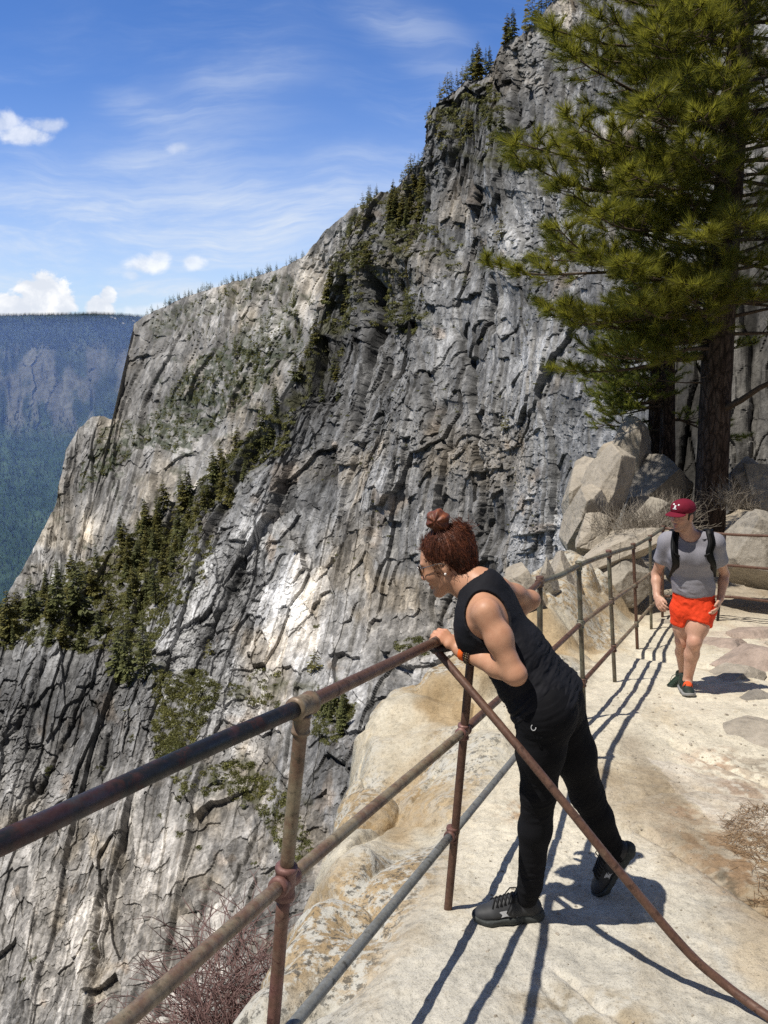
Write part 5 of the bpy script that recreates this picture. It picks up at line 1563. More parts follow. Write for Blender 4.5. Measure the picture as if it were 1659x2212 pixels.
# the rest of the crown, out of the frame and behind
for py in range(-600, 760, 34):
    for _ in range(2):
        s = on_trunk(py); az = PR.uniform(-.5, 1.9) if py > -40 else PR.uniform(0, 2 * PI)
        L = float(np.interp(py, [-600, -200, 300, 760], [.7, 2.3, 3.0, 2.6])) * PR.uniform(.7, 1.05)
        limb(wood, bed, tuple(s), az, L, PR.uniform(-.05, .3), .035, PR, dens=.75, tone=PR.uniform(.8, 1.1))
for py in (800, 830, 690, 720, 770, 600, 520, 450, 350):   # dead snags
    s = on_trunk(min(py, 858)); az = PR.uniform(2.3, 4.2); pts = [np.array(s)]; d = np.array([math.cos(az), math.sin(az), PR.uniform(-.1, .2)])
    for i in range(6):
        d = d + np.array([PR.uniform(-.15, .15), PR.uniform(-.15, .15), PR.uniform(-.12, .1)]); pts.append(pts[-1] + d / np.linalg.norm(d) * PR.uniform(.15, .3))
    wood.tube([tuple(p) for p in pts], [.02, .017, .014, .011, .008, .006, .003], 5)
s = atk(1560, 885, 11.6); wood.tube([tuple(s), tuple(atk(1600, 865, 11.3)), tuple(atk(1640, 838, 11.0)), tuple(atk(1720, 800, 10.8))], [.06, .05, .042, .03], 8)
wood.build('limbs', M_TWIG, pine); crown = bed.build('crown', M_NEEDLE, pine)

# ---- two thinner pines behind it
for i, (bx, by, tx, ty, Y, r0, lab) in enumerate(((1441, 1096, 1446, 640, 15.2, .15, 'slender dark pine trunk just left of the big pine'), (1408, 1094, 1424, 600, 15.6, .13, 'leaning thin pine trunk left of the slender one'))):
    b_ = at(bx, by, Y); b_.z -= .2
    pt = empty('pine_tree', b_); tag(pt, lab, 'tree')
    top_ = at(tx, ty, Y + .2)
    trunk_mesh('trunk', [b_ + Vector((0, 0, -.5)), b_, b_.lerp(top_, .5), top_], [r0 * 1.25, r0, r0 * .8, r0 * .55], M_BARK, pt, seg=24)
    w2 = Wood(); bd = NeedleBed(60 + i)
    for k in range(26 if i == 0 else 22):
        f = PR.uniform(.38, 1.0); s = b_.lerp(top_, f)
        az = PR.uniform(2.2, 4.4) if k % 3 else PR.uniform(0, 6.28)
        L = PR.uniform(.9, 1.75) * (1.15 - .4 * f)
        limb(w2, bd, tuple(s), az, L, PR.uniform(-.25, .1), .028, PR, tuftL=.105, dens=1.0, tone=PR.uniform(.75, 1.1), bare=.2)
    w2.build('limbs', M_TWIG, pt); bd.build('crown', M_NEEDLE2, pt)

# ---- dry brush and litter
def twig_bush(name, c, rx, ry, h, n, mat, seed, label, rad=.0035, bend=.6):
    R = random.Random(seed); w = Wood()
    for _ in range(n):
        x, y = c[0] + R.gauss(0, rx * .4), c[1] + R.gauss(0, ry * .4)
        p = np.array([x, y, c[2] + R.uniform(-.03, .05)]); az = R.uniform(0, 6.28); d = np.array([math.cos(az) * bend, math.sin(az) * bend, R.uniform(.3, 1.0)]); pts = [p]
        L = h * R.uniform(.5, 1.2)
        for k in range(5):
            d = d + np.array([R.uniform(-.4, .4), R.uniform(-.4, .4), R.uniform(-.35, .25)]); d /= np.linalg.norm(d); pts.append(pts[-1] + d * L / 5)
            if k in (1, 2, 3):
                e = d + np.array([R.uniform(-.8, .8), R.uniform(-.8, .8), R.uniform(-.2, .5)]); e /= np.linalg.norm(e)
                w.tube([tuple(pts[-1]), tuple(pts[-1] + e * L * R.uniform(.15, .3))], [rad * .7, rad * .4], 3)
        w.tube([tuple(q) for q in pts], [rad, rad * .9, rad * .8, rad * .7, rad * .6, rad * .4], 4)
    o = w.build(name, mat, None); tag(o, label, 'bush'); return o


c_ = at(1385, 1128, 11.2); twig_bush('dry_bush', (c_.x, c_.y, c_.z - .12), .75, .5, .42, 420, M_DEAD, 3, 'grey dry leafless brush sprawling over the rocks left of the pine')
c_ = at(1430, 1098, 12.2); twig_bush('dry_bush', (c_.x, c_.y, c_.z - .15), .5, .4, .4, 240, M_DEAD, 4, 'small grey dry brush at the foot of the thin trunks')
c_ = at(1590, 1075, 12.4); twig_bush('dry_bush', (c_.x, c_.y, c_.z - .15), .4, .4, .45, 180, M_DEAD, 5, 'pale dry brush between the pine trunk and the right boulders')
M_RED = simple_mat("bare_red_twigs", (.20, .125, .115), .9, .1, .35, 12)
c_ = at(500, 2120, 3.4); twig_bush('bare_bush', (c_.x - .05, c_.y + .1, c_.z - .42), .34, .75, .42, 520, M_RED, 6, 'leafless reddish grey bush below the brink behind the nearest post', rad=.003, bend=.8)

def litter(name, poly, n, seed, label, mat):
    R = np.random.default_rng(seed); V = []
    xs = [p[0] for p in poly]; ys = [p[1] for p in poly]
    X = R.uniform(min(xs), max(xs), n * 3); Yv = R.uniform(min(ys), max(ys), n * 3)
    k = inpoly(X + .12 * fbm2(X / .15, Yv / .15, 5, 3), Yv + .12 * fbm2(X / .15, Yv / .15, 6, 3), poly); k &= RNG.random(len(k)) < sstep(.30, .62, vn2(X / .22, Yv / .22, 91)) + .04; X, Yv = X[k][:n], Yv[k][:n]; n = len(X)
    Z = ground_h(X, Yv) + R.uniform(.002, .010, n); a = R.uniform(0, 2 * PI, n); L = R.uniform(.02, .055, n)
    d = np.stack([np.cos(a) * L, np.sin(a) * L, R.uniform(-.003, .004, n)], 1); c = np.stack([X, Yv, Z], 1); s = np.stack([-np.sin(a), np.cos(a), 0 * a], 1) * .0011
    V = np.stack([c - d - s, c - d + s, c + d + s, c + d - s], 1).reshape(-1, 3)
    me = mesh_np(name, V, np.arange(len(V)).reshape(-1, 4), smooth=False); set_col(me, np.repeat(np.repeat(R.uniform(.5, 1.4, n)[:, None], 3, 1), 4, 0))
    o = link(name, me, mat); tag(o, label, 'pine needles', kind='stuff')


t = NT("dry_needles"); M_DRY = t.bsdf(t.mix(1.0, (.20, .125, .065), t.attr('tint'), 'MULTIPLY'), .8, spec=.15)
LP = [gnd(x, y) for x, y in ((1545, 1770), (1640, 1740), (1720, 1770), (1790, 1960), (1700, 2010), (1620, 1960), (1570, 1870))]
litter('needle_litter', [(p.x, p.y) for p in LP], 1100, 9, 'brown fallen pine needles lying in the hollow at the right edge of the path', M_DRY)
# ------------------------------------------------------------------ smooth bodies: distance fields polygonised in one piece
def nrm(v): v = np.array(v, float); return v / (np.linalg.norm(v) + 1e-12)
A3 = lambda v: np.array([v[0], v[1], v[2]], float)


class Body:
    def __init__(s): s.p = []

    def cone(s, a, b, ra, rb, k=.02, op='+'):
        s.p.append(('cone', A3(a), A3(b), ra, rb, None, k, op)); return s

    def chain(s, pts, rs, k=.02):
        for i in range(len(pts) - 1): s.cone(pts[i], pts[i + 1], rs[i], rs[i + 1], k)
        return s

    def ell(s, c, r, R=None, k=.02, op='+'):
        s.p.append(('ell', A3(c), None, np.array(r, float) if np.ndim(r) else np.array([r] * 3, float), None, None if R is None else np.array(R, float), k, op)); return s

    def ecap(s, a, b, ra, rb, lat, flat, k=.03, op='+'):
        """capsule whose section is an oval: 'flat' scales the radius along 'lat'"""
        s.p.append(('ecap', A3(a), A3(b), ra, rb, (nrm(lat), flat), k, op)); return s

    def copy(s, grow=0.0, sel=None):
        b = Body(); b.p = [(t, a, c, (r + grow), (r2 + grow if r2 is not None else None), R, k, op) for i, (t, a, c, r, r2, R, k, op) in enumerate(s.p) if sel is None or i in sel]
        return b

    @staticmethod
    def ev(pr, P):
        t, a, b, ra, rb, R, k, op = pr
        if t == 'ell':
            q = P - a
            if R is not None: q = q @ R          # columns of R are the local axes
            k0 = np.sqrt(((q / ra) ** 2).sum(-1)); k1 = np.sqrt(((q / (ra * ra)) ** 2).sum(-1)) + 1e-9
            return k0 * (k0 - 1) / k1
        q = P - a; ba = b - a
        if t == 'ecap':
            lat, fl = R
            f = 1.0 / fl - 1.0
            q = q + (q @ lat)[..., None] * lat * f
            ba = ba + (ba @ lat) * lat * f
        h = np.clip((q @ ba) / (ba @ ba + 1e-12), 0, 1)
        d = np.sqrt(((q - h[..., None] * ba) ** 2).sum(-1)) - (ra + (rb - ra) * h)
        return d

    @staticmethod
    def bb(pr):
        t, a, b, ra, rb, R, k, op = pr
        if t == 'ell': m = float(np.max(ra)); return a - m, a + m
        m = max(ra, rb) * (max(1.0, R[1]) if t == 'ecap' else 1.0)
        return np.minimum(a, b) - m, np.maximum(a, b) + m

    def field(s, lo, shape, res):
        f = np.full(shape, 1.0, np.float32)
        for pr in s.p:
            l, h = s.bb(pr); m = pr[6] + .03
            i0 = np.maximum(np.floor((l - m - lo) / res).astype(int), 0); i1 = np.minimum(np.ceil((h + m - lo) / res).astype(int) + 1, shape)
            if (i1 <= i0).any(): continue
            ax = [lo[d] + res * np.arange(i0[d], i1[d]) for d in range(3)]
            P = np.stack(np.meshgrid(*ax, indexing='ij'), -1)
            d = s.ev(pr, P).astype(np.float32)
            sl = tuple(slice(i0[d_], i1[d_]) for d_ in range(3)); g = f[sl]; k = max(pr[6], 1e-5)
            if pr[7] == '+':
                hh = np.clip(.5 + .5 * (g - d) / k, 0, 1); f[sl] = g + (d - g) * hh - k * hh * (1 - hh)
            else:
                d = -d; hh = np.clip(.5 - .5 * (g - d) / k, 0, 1); f[sl] = g + (d - g) * hh + k * hh * (1 - hh)
        return f

    def mesh(s, res=.0045, post=None, pad=.02):
        L = [s.bb(p) for p in s.p if p[7] == '+']
        lo = np.min([l for l, h in L], 0) - pad; hi = np.max([h for l, h in L], 0) + pad
        shape = np.ceil((hi - lo) / res).astype(int) + 1
        f = s.field(lo, shape, res)
        if post is not None: f = post(f, lo, res)
        return surface_nets(f, lo, res)


def grid_of(f, lo, res):
    ax = [lo[d] + res * np.arange(f.shape[d]) for d in range(3)]
    return np.stack(np.meshgrid(*ax, indexing='ij'), -1)


def surface_nets(f, lo, res):
    s = f < 0
    c = np.zeros(tuple(n - 1 for n in f.shape), np.uint8)
    for i in (0, 1):
        for j in (0, 1):
            for k in (0, 1): c += s[i:f.shape[0] - 1 + i, j:f.shape[1] - 1 + j, k:f.shape[2] - 1 + k]
    act = (c > 0) & (c < 8); idx = np.argwhere(act)
    ids = np.full(act.shape, -1, np.int64); ids[act] = np.arange(len(idx))
    cor = [(i, j, k) for i in (0, 1) for j in (0, 1) for k in (0, 1)]
    val = np.stack([f[idx[:, 0] + i, idx[:, 1] + j, idx[:, 2] + k] for i, j, k in cor], 1)
    acc = np.zeros((len(idx), 3)); cnt = np.zeros(len(idx))
    for a in range(8):
        for b in range(a + 1, 8):
            ca, cb = np.array(cor[a]), np.array(cor[b])
            if np.abs(ca - cb).sum() != 1: continue
            m = (val[:, a] < 0) != (val[:, b] < 0)
            t = val[m, a] / (val[m, a] - val[m, b])
            acc[m] += ca + t[:, None] * (cb - ca); cnt[m] += 1
    V = lo + res * (idx + acc / cnt[:, None])
    F = []
    for ax in range(3):
        o = [d for d in range(3) if d != ax]
        n = list(f.shape)
        sl0 = [slice(1, n[d] - 1) for d in range(3)]; sl0[ax] = slice(0, n[ax] - 1)
        sl1 = list(sl0); sl1[ax] = slice(1, n[ax])
        a, b = s[tuple(sl0)], s[tuple(sl1)]
        e = np.argwhere(a != b)
        if not len(e): continue
        inside = a[tuple(e.T)]
        p = e.copy(); p[:, o[0]] += 1; p[:, o[1]] += 1
        def cell(d0, d1):
            q = p.copy(); q[:, o[0]] += d0; q[:, o[1]] += d1
            return ids[q[:, 0], q[:, 1], q[:, 2]]
        quad = np.stack([cell(-1, -1), cell(0, -1), cell(0, 0), cell(-1, 0)], 1)
        flip = inside if ax != 1 else ~inside
        quad[~flip] = quad[~flip][:, ::-1]
        F.append(quad)
    return V, np.concatenate(F)


def relax(V, F, n=2, k=.5):
    E = np.concatenate([F[:, [0, 1]], F[:, [1, 2]], F[:, [2, 3]], F[:, [3, 0]]]); E = np.concatenate([E, E[:, ::-1]])
    for i in range(n):
        S = np.zeros_like(V); c = np.bincount(E[:, 0], minlength=len(V)).astype(float)
        for d in range(3): S[:, d] = np.bincount(E[:, 0], V[E[:, 1], d], len(V))
        V = V + (S / np.maximum(c, 1)[:, None] - V) * (k if i % 2 == 0 else k * -.9 if n > 2 else k)
    return V


def vnormals(V, F):
    n = np.cross(V[F[:, 2]] - V[F[:, 0]], V[F[:, 3]] - V[F[:, 1]]); N = np.zeros_like(V)
    for k in range(4):
        for d in range(3): N[:, d] += np.bincount(F[:, k], n[:, d], len(V))
    return N / (np.linalg.norm(N, axis=1, keepdims=True) + 1e-12)


def solid(name, body, mat, parent, res=.0045, post=None, smooth=2, disp=None, col=None):
    V, F = body.mesh(res, post); V = relax(V, F, smooth)
    if disp is not None: V = V + vnormals(V, F) * disp(V)[:, None]
    me = mesh_np(name, V, F, smooth=True)
    C = np.ones((len(V), 3)) if col is None else col(V)
    set_col(me, C)
    return link(name, me, mat, parent)


def skin_mat(name, tone, rough=.48):
    t = NT(name); v = t.coord()
    n = t.noise(v, 40, 5, .6); n2 = t.noise(v, 420, 3, .6); n3 = t.noise(v, 12, 4)
    c = t.mix(1.0, tone, t.attr('tint'), 'MULTIPLY')
    c = t.mix(1.0, c, t.ramp(n, [(.3, (.90, .84, .82)), (.6, (1, 1, 1)), (.75, (1.05, 1.0, .98))]), 'MULTIPLY')
    c = t.mix(.6, c, t.ramp(n3, [(.35, (1.02, .93, .9)), (.65, (1, 1, 1))]), 'MULTIPLY')
    nm = t.bump(n2, .12, .001)
    return t.bsdf(c, rough, nm, spec=.38)


def cloth_mat(name, col, rough=.85, weave=900, var=.18, spec=.15, heather=0.0):
    t = NT(name); v = t.coord()
    n = t.noise(v, 9, 5, .6); w = t.noise(v, weave, 2); n3 = t.noise(v, 200, 4, .7)
    lo = tuple(c * (1 - var) for c in col); hi = tuple(c * (1 + var) for c in col)
    c = t.mix(1.0, t.ramp(n, [(.3, lo), (.7, hi)]), t.attr('tint'), 'MULTIPLY')
    if heather: c = t.mix(1.0, c, t.ramp(n3, [(.35, 1 - heather), (.65, 1 + heather)]), 'MULTIPLY')
    nm = t.bump(w, .25, .0006)
    b = t.bsdf(c, rough, nm, spec=spec)
    return b


def head_into(B, O, f, l, u, sc=1.0, male=False, smile=True):
    """face and skull in the frame (f forward, l left, u up) around the point between the ears"""
    R = np.stack([f, l, u], 1)
    W = lambda x, y, z: O + (f * x + l * y + u * z) * sc
    E = lambda c, r, k=.015, op='+': B.ell(W(*c), np.array(r) * sc, R, k, op)
    E((-.012, 0, .032), (.096, .075, .086), .01)
    E((.030, 0, .010), (.066, .064, .075), .03)
    E((.030, 0, -.045), (.058, .054, .068), .03)
    jw = .050 if male else .044
    for s in (-1, 1):
        B.cone(W(-.002, s * jw, -.060), W(.068, s * .012, -.104), .020 * sc, .017 * sc, .025)
        E((.060, s * .036, -.030), (.030, .024, .024 if not smile else .026), .02)
        E((.080, s * .030, .026), (.014, .022, .009), .012)                      # brow ridge
        E((.092, s * .031, .008), (.012, .017, .010), .008, '-')                 # socket
        E((.079, s * .031, .007), (.013, .014, .011), .004)                      # eye
        E((-.012, s * .075, -.004), (.019, .008, .031), .006)                    # ear
        E((-.006, s * .082, .002), (.009, .005, .015), .004, '-')
        E((-.008, s * .074, -.028), (.009, .006, .009), .005)
        E((.104, s * .012, -.033), (.010, .009, .008), .006)                     # nostril wing
    B.cone(W(.088, 0, .018), W(.110, 0, -.026), .008 * sc, .0115 * sc, .012)
    E((.074, 0, -.100), (.017, .018, .015), .015)                                # chin
    E((.088, 0, -.062), (.013, .022, .0075), .006); E((.086, 0, -.075), (.013, .019, .008), .005)
    E((.098, 0, -.0685), (.010, .020, .0022), .002, '-')
    return W, R


def face_tint(V, W, R, O, sc, male=False):
    q = ((V - O) @ R) / sc
    C = np.ones((len(V), 3))
    def spot(c, r): return np.clip(1.3 - np.sqrt((((q - np.array(c)) / np.array(r)) ** 2).sum(1)), 0, .6)[:, None] / .6
    m = np.maximum(spot((.090, 0, -.061), (.012, .023, .006)), spot((.090, 0, -.0755), (.012, .020, .007)))
    C = C * (1 - m) + m * (np.array([.86, .60, .60]) if male else np.array([.80, .48, .50]))
    for s in (-1, 1):
        b = spot((.094, s * .032, .027), (.014, .021, .0045)); C = C * (1 - .8 * b) + .8 * b * .18
        e = spot((.090, s * .031, .007), (.010, .013, .0055)); C = C * (1 - e) + e * np.array([1.1, 1.6, 2.2])
        e = spot((.093, s * .031, .007), (.008, .0055, .0055)); C = C * (1 - e) + e * .08
        ck = spot((.085, s * .045, -.03), (.04, .03, .03)); C = C * (1 - .25 * ck) + .25 * ck * np.array([1.05, .8, .78])
    if male:
        st = np.clip((-.030 - q[:, 2]) / .02, 0, 1) * np.clip((q[:, 0] - .0) / .02, 0, 1) * np.clip((q[:, 2] + .14) / .02, 0, 1) * (np.abs(q[:, 1]) < .08)
        st = (st * .5)[:, None] * (1 - m)
        C = C * (1 - st) + st * np.array([.42, .42, .46])
    return C


def hand_into(B, wrist, kn, palm_n, side, curl=(.5, .9, .7), L=.085, sc=1.0, thumb=(.7, .5), spread=.06, k=.006):
    """palm, four bent fingers and a thumb.  kn: centre of the knuckle row; palm_n: the way the palm faces; side: toward the thumb"""
    w, K = A3(wrist), A3(kn); d = nrm(K - w); n = nrm(palm_n - d * np.dot(palm_n, d)); s = nrm(np.cross(d, n)); s = s * (1 if np.dot(s, side) > 0 else -1)
    hw = .034 * sc
    mid = w + (K - w) * .55
    B.ecap(w + d * .004, mid, .021 * sc, .0165 * sc, s, 1.5, .015); B.ecap(mid, K - d * .006, .0155 * sc, .0125 * sc, s, 2.3, .012)
    for i, (o, ln, r) in enumerate(((1.0, .92, .0088), (.36, 1.0, .0092), (-.30, .95, .0088), (-.92, .76, .0078))):
        b = K + s * hw * o * .92 - d * (.003 if i in (0, 3) else 0); p = [b - d * .015 * sc, b]; a = 0
        dd = nrm(d + s * spread * o)
        for j, (seg, c) in enumerate(zip((.44, .30, .26), curl)):
            a += c * (1 + .06 * (i - 1.5)); v = dd * math.cos(a) + n * math.sin(a); p.append(p[-1] + v * L * ln * seg * sc)
        B.chain(p, [r * 1.08 * sc, r * 1.1 * sc, r * sc, r * .92 * sc, r * .78 * sc], k)
    t0 = w + (K - w) * .28 + s * hw * .75 + n * .006 * sc
    t1 = t0 + nrm(d * .75 + s * thumb[0] + n * thumb[1] * .5) * .036 * sc; t2 = t1 + nrm(d * .9 + s * thumb[0] * .35 + n * thumb[1]) * .03 * sc; t3 = t2 + nrm(d * .9 - s * .05 + n * thumb[1] * 1.4) * .024 * sc
    B.chain([w + (K - w) * .2 + s * hw * .3, t0, t1, t2, t3], [.015 * sc, .0135 * sc, .0112 * sc, .0098 * sc, .0078 * sc], .008)


def shoe(parent, O, f, u, mats, L=.28, label=None, style=0):
    """O: point under the heel-ball middle on the sole plane"""
    f = nrm(f); u = nrm(A3(u) - f * np.dot(u, f)); l = np.cross(u, f); R = np.stack([f, l, u], 1); k = L / .28
    W = lambda x, y, z: A3(O) + (f * x + l * y + u * z) * k
    B = Body()
    B.ecap(W(-.092, 0, .048), W(-.02, 0, .052), .036 * k, .040 * k, u, .95, .02)
    B.ecap(W(-.02, 0, .050), W(.085, .004, .030), .040 * k, .035 * k, u, .74, .02)
    B.ecap(W(.06, .004, .036), W(.105, .004, .030), .036 * k, .028 * k, u, .72, .02)
    B.cone(W(-.078, 0, .06), W(-.066, 0, .112), .036 * k, .038 * k, .02)
    B.ecap(W(-.05, 0, .095), W(.045, 0, .062), .016 * k, .022 * k, l, 1.25, .02)
    B.ell(W(-.066, 0, .148), np.array([.032, .030, .04]) * k, R, .006, '-')
    def post(fi, lo, res):
        P = grid_of(fi, lo, res) - A3(O); z = (P @ u)
        return np.maximum(fi, .014 * k - z)
    up = solid('shoe', B, mats[0], parent, .0035, post, 2)
    if label: up['label'] = label
    S = Body()
    S.ecap(W(-.098, 0, .018), W(-.01, -.002, .018), .041 * k, .039 * k, u, .9, .02); S.ecap(W(-.01, -.002, .018), W(.075, .004, .018), .039 * k, .047 * k, u, .9, .03); S.ecap(W(.075, .004, .02), W(.108, .006, .026), .043 * k, .030 * k, u, .9, .03)
    def post2(fi, lo, res):
        P = grid_of(fi, lo, res) - A3(O); z = (P @ u); x = (P @ f)
        tread = .004 * k * (np.sin(x / (.0075 * k)) > .2)
        toe = np.clip(x - .085 * k, 0, 1) ** 2 * 6
        return np.maximum(fi, np.maximum(z - (.030 * k + .010 * k * np.clip(-x / (.1 * k), -.4, 1) + toe * .7), tread + toe - z))
    solid('sole', S, mats[1], up, .0035, post2, 1)
    Vs = []; Fs = []; n0 = 0
    for i in range(6):
        x = -.030 + i * .0150; z = (.095 - (x + .05) * .347) + .016 + (x + .05) * .063
        for s in (-1, 1):
            V, F = tube_np([W(x - .004, s * .028, z - .016), W(x, s * .016, z - .001), W(x + .006, 0, z + .003), W(x + .012, -s * .016, z - .003), W(x + .018, -s * .028, z - .019)], .0028 * k, 6)
            Vs.append(V); Fs += [tuple(q + n0 for q in a) for a in F]; n0 += len(V)
    for s in (-1, 1):
        V, F = tube_np([W(-.035, 0, .113), W(-.030, s * .018, .120), W(-.012, s * .034, .108), W(.002, s * .044, .080), W(.012, s * .046, .056)], .0024 * k, 6)
        Vs.append(V); Fs += [tuple(q + n0 for q in a) for a in F]; n0 += len(V)
    link('laces', faces_mesh('laces', np.concatenate(Vs), Fs), mats[2], up)
    if len(mats) > 3:      # pale side flash
        for s in (-1, 1):
            V = []
            for x, z, w in ((-.03, .040, .003), (-.01, .044, .006), (.012, .052, .011), (.035, .046, .012), (.05, .040, .004)):
                y = s * (.0415 - .0012 * (x > .02))
                V += [W(x, y, z - w), W(x, y * .93, z + w)]
            me = faces_mesh('flash', V, [(2 * i, 2 * i + 2, 2 * i + 3, 2 * i + 1) for i in range(4)])
            link('side_flash', me, mats[3], up)
    return up, W


def band(name, c, axis, r, w, t, mat, parent, seg=36, bump=0.0, flat=1.0, lat=None):
    """a strap ring"""
    ax = nrm(axis); a = nrm(np.cross(ax, [0.3, 0.5, 1])) if lat is None else nrm(np.array(lat) - ax * np.dot(lat, ax)); b = np.cross(ax, a); V = []; F = []
    for i in range(seg):
        th = 2 * PI * i / seg; rr = r * (1 + bump * (i % 2)); d = a * math.cos(th) + b * math.sin(th) * flat
        for rr_, z in ((rr, -w / 2), (rr + t, -w / 2 * .9), (rr + t, w / 2 * .9), (rr, w / 2)): V.append(A3(c) + d * rr_ + ax * z)
    for i in range(seg):
        for k in range(4): F.append((i * 4 + k, i * 4 + (k + 1) % 4, ((i + 1) % seg) * 4 + (k + 1) % 4, ((i + 1) % seg) * 4 + k))
    return link(name, faces_mesh(name, V, F), mat, parent)
# ------------------------------------------------------------------ the woman leaning over the rail
SKIN_W = skin_mat("tanned_skin", (.54, .295, .18))
M_TOP = cloth_mat("black_jersey", (.013, .013, .016), .8, var=.25); M_PANTS = cloth_mat("black_fleece", (.0075, .0075, .009), .9, var=.2)
M_SHOEB = cloth_mat("black_mesh_shoe", (.038, .039, .041), .6, 300, .35, .3); M_SOLEB = simple_mat("dark_rubber", (.055, .060, .058), .8, .2, .3, 80); M_LACE = simple_mat("black_lace", (.012, .012, .013), .8); M_FLASH = simple_mat("silver_flash", (.55, .56, .58), .35, .5)
M_HAIRW = None
t = NT("auburn_hair"); v = t.coord(); n = t.noise(v, 60, 6, .7)
c = t.mix(1.0, t.ramp(n, [(.3, (.040, .013, .008)), (.55, (.115, .036, .017)), (.75, (.27, .090, .038))]), t.attr('tint'), 'MULTIPLY')
M_HAIRW = t.bsdf(c, .5, t.bump(t.noise(v, 260, 4), .3, .001), spec=.35)

hW = nrm([-.93, .36, 0]); lW = np.array([-.36, -.93, 0]); lW /= np.linalg.norm(lW)
gF = gnd(1098, 1996); gR = gnd(1296, 1930)
woman = empty('person', (gF.x, gF.y, gF.z)); tag(woman, 'woman in a black tank top and black pants leaning forward over the railing', 'person')
YF = gF.y; dy = YF - 3.0
A_ = lambda x, y, Y: A3(at(x, y, Y + dy))
L_hip, L_knee, L_ank = A_(1172, 1530, 2.93), A_(1163, 1712, 2.95), A_(1145, 1912, 2.99)
R_hip, R_knee, R_ank = A_(1208, 1530, 3.12), A_(1268, 1716, 3.20), A_(1330, 1846, 3.24)
pel, waist, rib, c7 = A_(1164, 1494, 3.03), A_(1110, 1408, 3.06), A_(1054, 1330, 3.09), A_(1032, 1258, 3.12)
L_sh, L_el, L_wr = A_(1050, 1322, 2.935), A_(1112, 1456, 2.86), A_(996, 1406, 3.03)
R_sh, R_el, R_wr = A_(1076, 1272, 3.25), A_(1146, 1296, 3.38), A_(1062, 1345, 3.30)
headO = A_(964, 1215, 3.18)

spine = nrm(rib - pel); fwd = nrm(np.cross(lW, spine)); fwd = fwd * (1 if np.dot(fwd, hW) > 0 else -1)
# torso pieces are shared by the body and the top
T = Body()
T.ecap(pel - spine * .02, waist, .104, .086, lW, 1.42, .06); T.ecap(waist, rib, .086, .098, lW, 1.36, .06); T.ecap(rib, c7 - spine * .045, .098, .064, lW, 1.45, .05)
for s, sh in ((1, L_sh), (-1, R_sh)):
    T.cone(rib + lW * s * .05 + spine * .03, sh, .068, .040, .05)                          # shoulder girdle
    T.ell(rib + lW * s * .075 - fwd * .042 + spine * .02, (.05, .042, .09), np.stack([lW, fwd, spine], 1), .04)   # shoulder blade
    T.ell(rib + lW * s * .075 + fwd * .070 - spine * .045, (.064, .056, .064), np.stack([lW, fwd, spine], 1), .05)  # bust
    T.ell(pel + lW * s * .080 - fwd * .022 - spine * .045, (.088, .088, .10), np.stack([lW, fwd, spine], 1), .05)
T.cone(c7 - spine * .03, c7 + fwd * .02, .07, .055, .04)
nT = len(T.p)
Bw = Body(); Bw.p = list(T.p)
fH = nrm([-.905, .30, -.40]); lH = nrm(np.cross([.04, .05, 1], fH)); uH = np.cross(fH, lH)
WH, RH = head_into(Bw, headO, fH, lH, uH, .985)
Bw.chain([headO - uH * .045 * 1 - fH * .022, c7 * .45 + headO * .55 - uH * .05, c7 + spine * .0], [.056, .053, .060], .03)
Bw.chain([L_sh, L_sh * .5 + L_el * .5 + spine * .008, L_el], [.048, .043, .038], .03)
Bw.ell(L_sh * .62 + L_el * .38 - spine * .008 - fwd * .010, (.040, .038, .045), None, .03)
Bw.chain([L_el, L_el * .68 + L_wr * .32, L_wr], [.038, .040, .0255], .02)
Bw.ell(L_el + nrm(L_el - L_wr) * .010, .031, None, .02)
Bw.chain([R_sh, R_sh * .5 + R_el * .5, R_el], [.045, .039, .034], .03); Bw.chain([R_el, R_el * .68 + R_wr * .32, R_wr], [.040, .041, .028], .02)
L_kn = A3(elbow) + np.array([.012, -.006, .026]); 
hand_into(Bw, L_wr, L_kn, np.array([-.15, .35, -.9]), np.array([.3, .9, .25]), curl=(.75, .95, .8), L=.082, sc=.98, thumb=(.55, .45))
rr_ = A3(p2t) * .80 + A3(p3t) * .20
hand_into(Bw, R_wr, rr_ + np.array([-.01, .0, .03]), np.array([-.1, .1, -1]), np.array([-.6, -.6, .2]), curl=(.7, .9, .7), L=.08)
for hip, kn, an in ((L_hip, L_knee, L_ank), (R_hip, R_knee, R_ank)):
    Bw.chain([hip, hip * .5 + kn * .5, kn], [.082, .070, .052], .04); Bw.chain([kn, kn * .65 + an * .35, an], [.054, .055, .036], .03)
def gslope(p, d):
    return nrm(np.array([d[0], d[1], (ground_pt(p[0] + d[0] * .1, p[1] + d[1] * .1) - ground_pt(p[0] - d[0] * .1, p[1] - d[1] * .1)) / .2]))


fd = nrm([-.99, -.02, 0]); fd3 = gslope(gF, fd); OF = A3(gF) + np.array([0.0, .01, .008])
fr = nrm(np.array([-.52, -.02, -.80])); ur = nrm(np.array([-.80, -.1, .55])); OR = A3(gR) - fr * .085 + np.array([.02, .0, .030])
footL = OF - fd3 * .066 + np.array([0, 0, .065]); ur_ = nrm(ur - fr * np.dot(ur, fr)); footR = OR - fr * .066 + ur_ * .065
Bw.cone(L_ank, footL, .034, .03, .02); Bw.cone(R_ank, footR, .034, .03, .02)


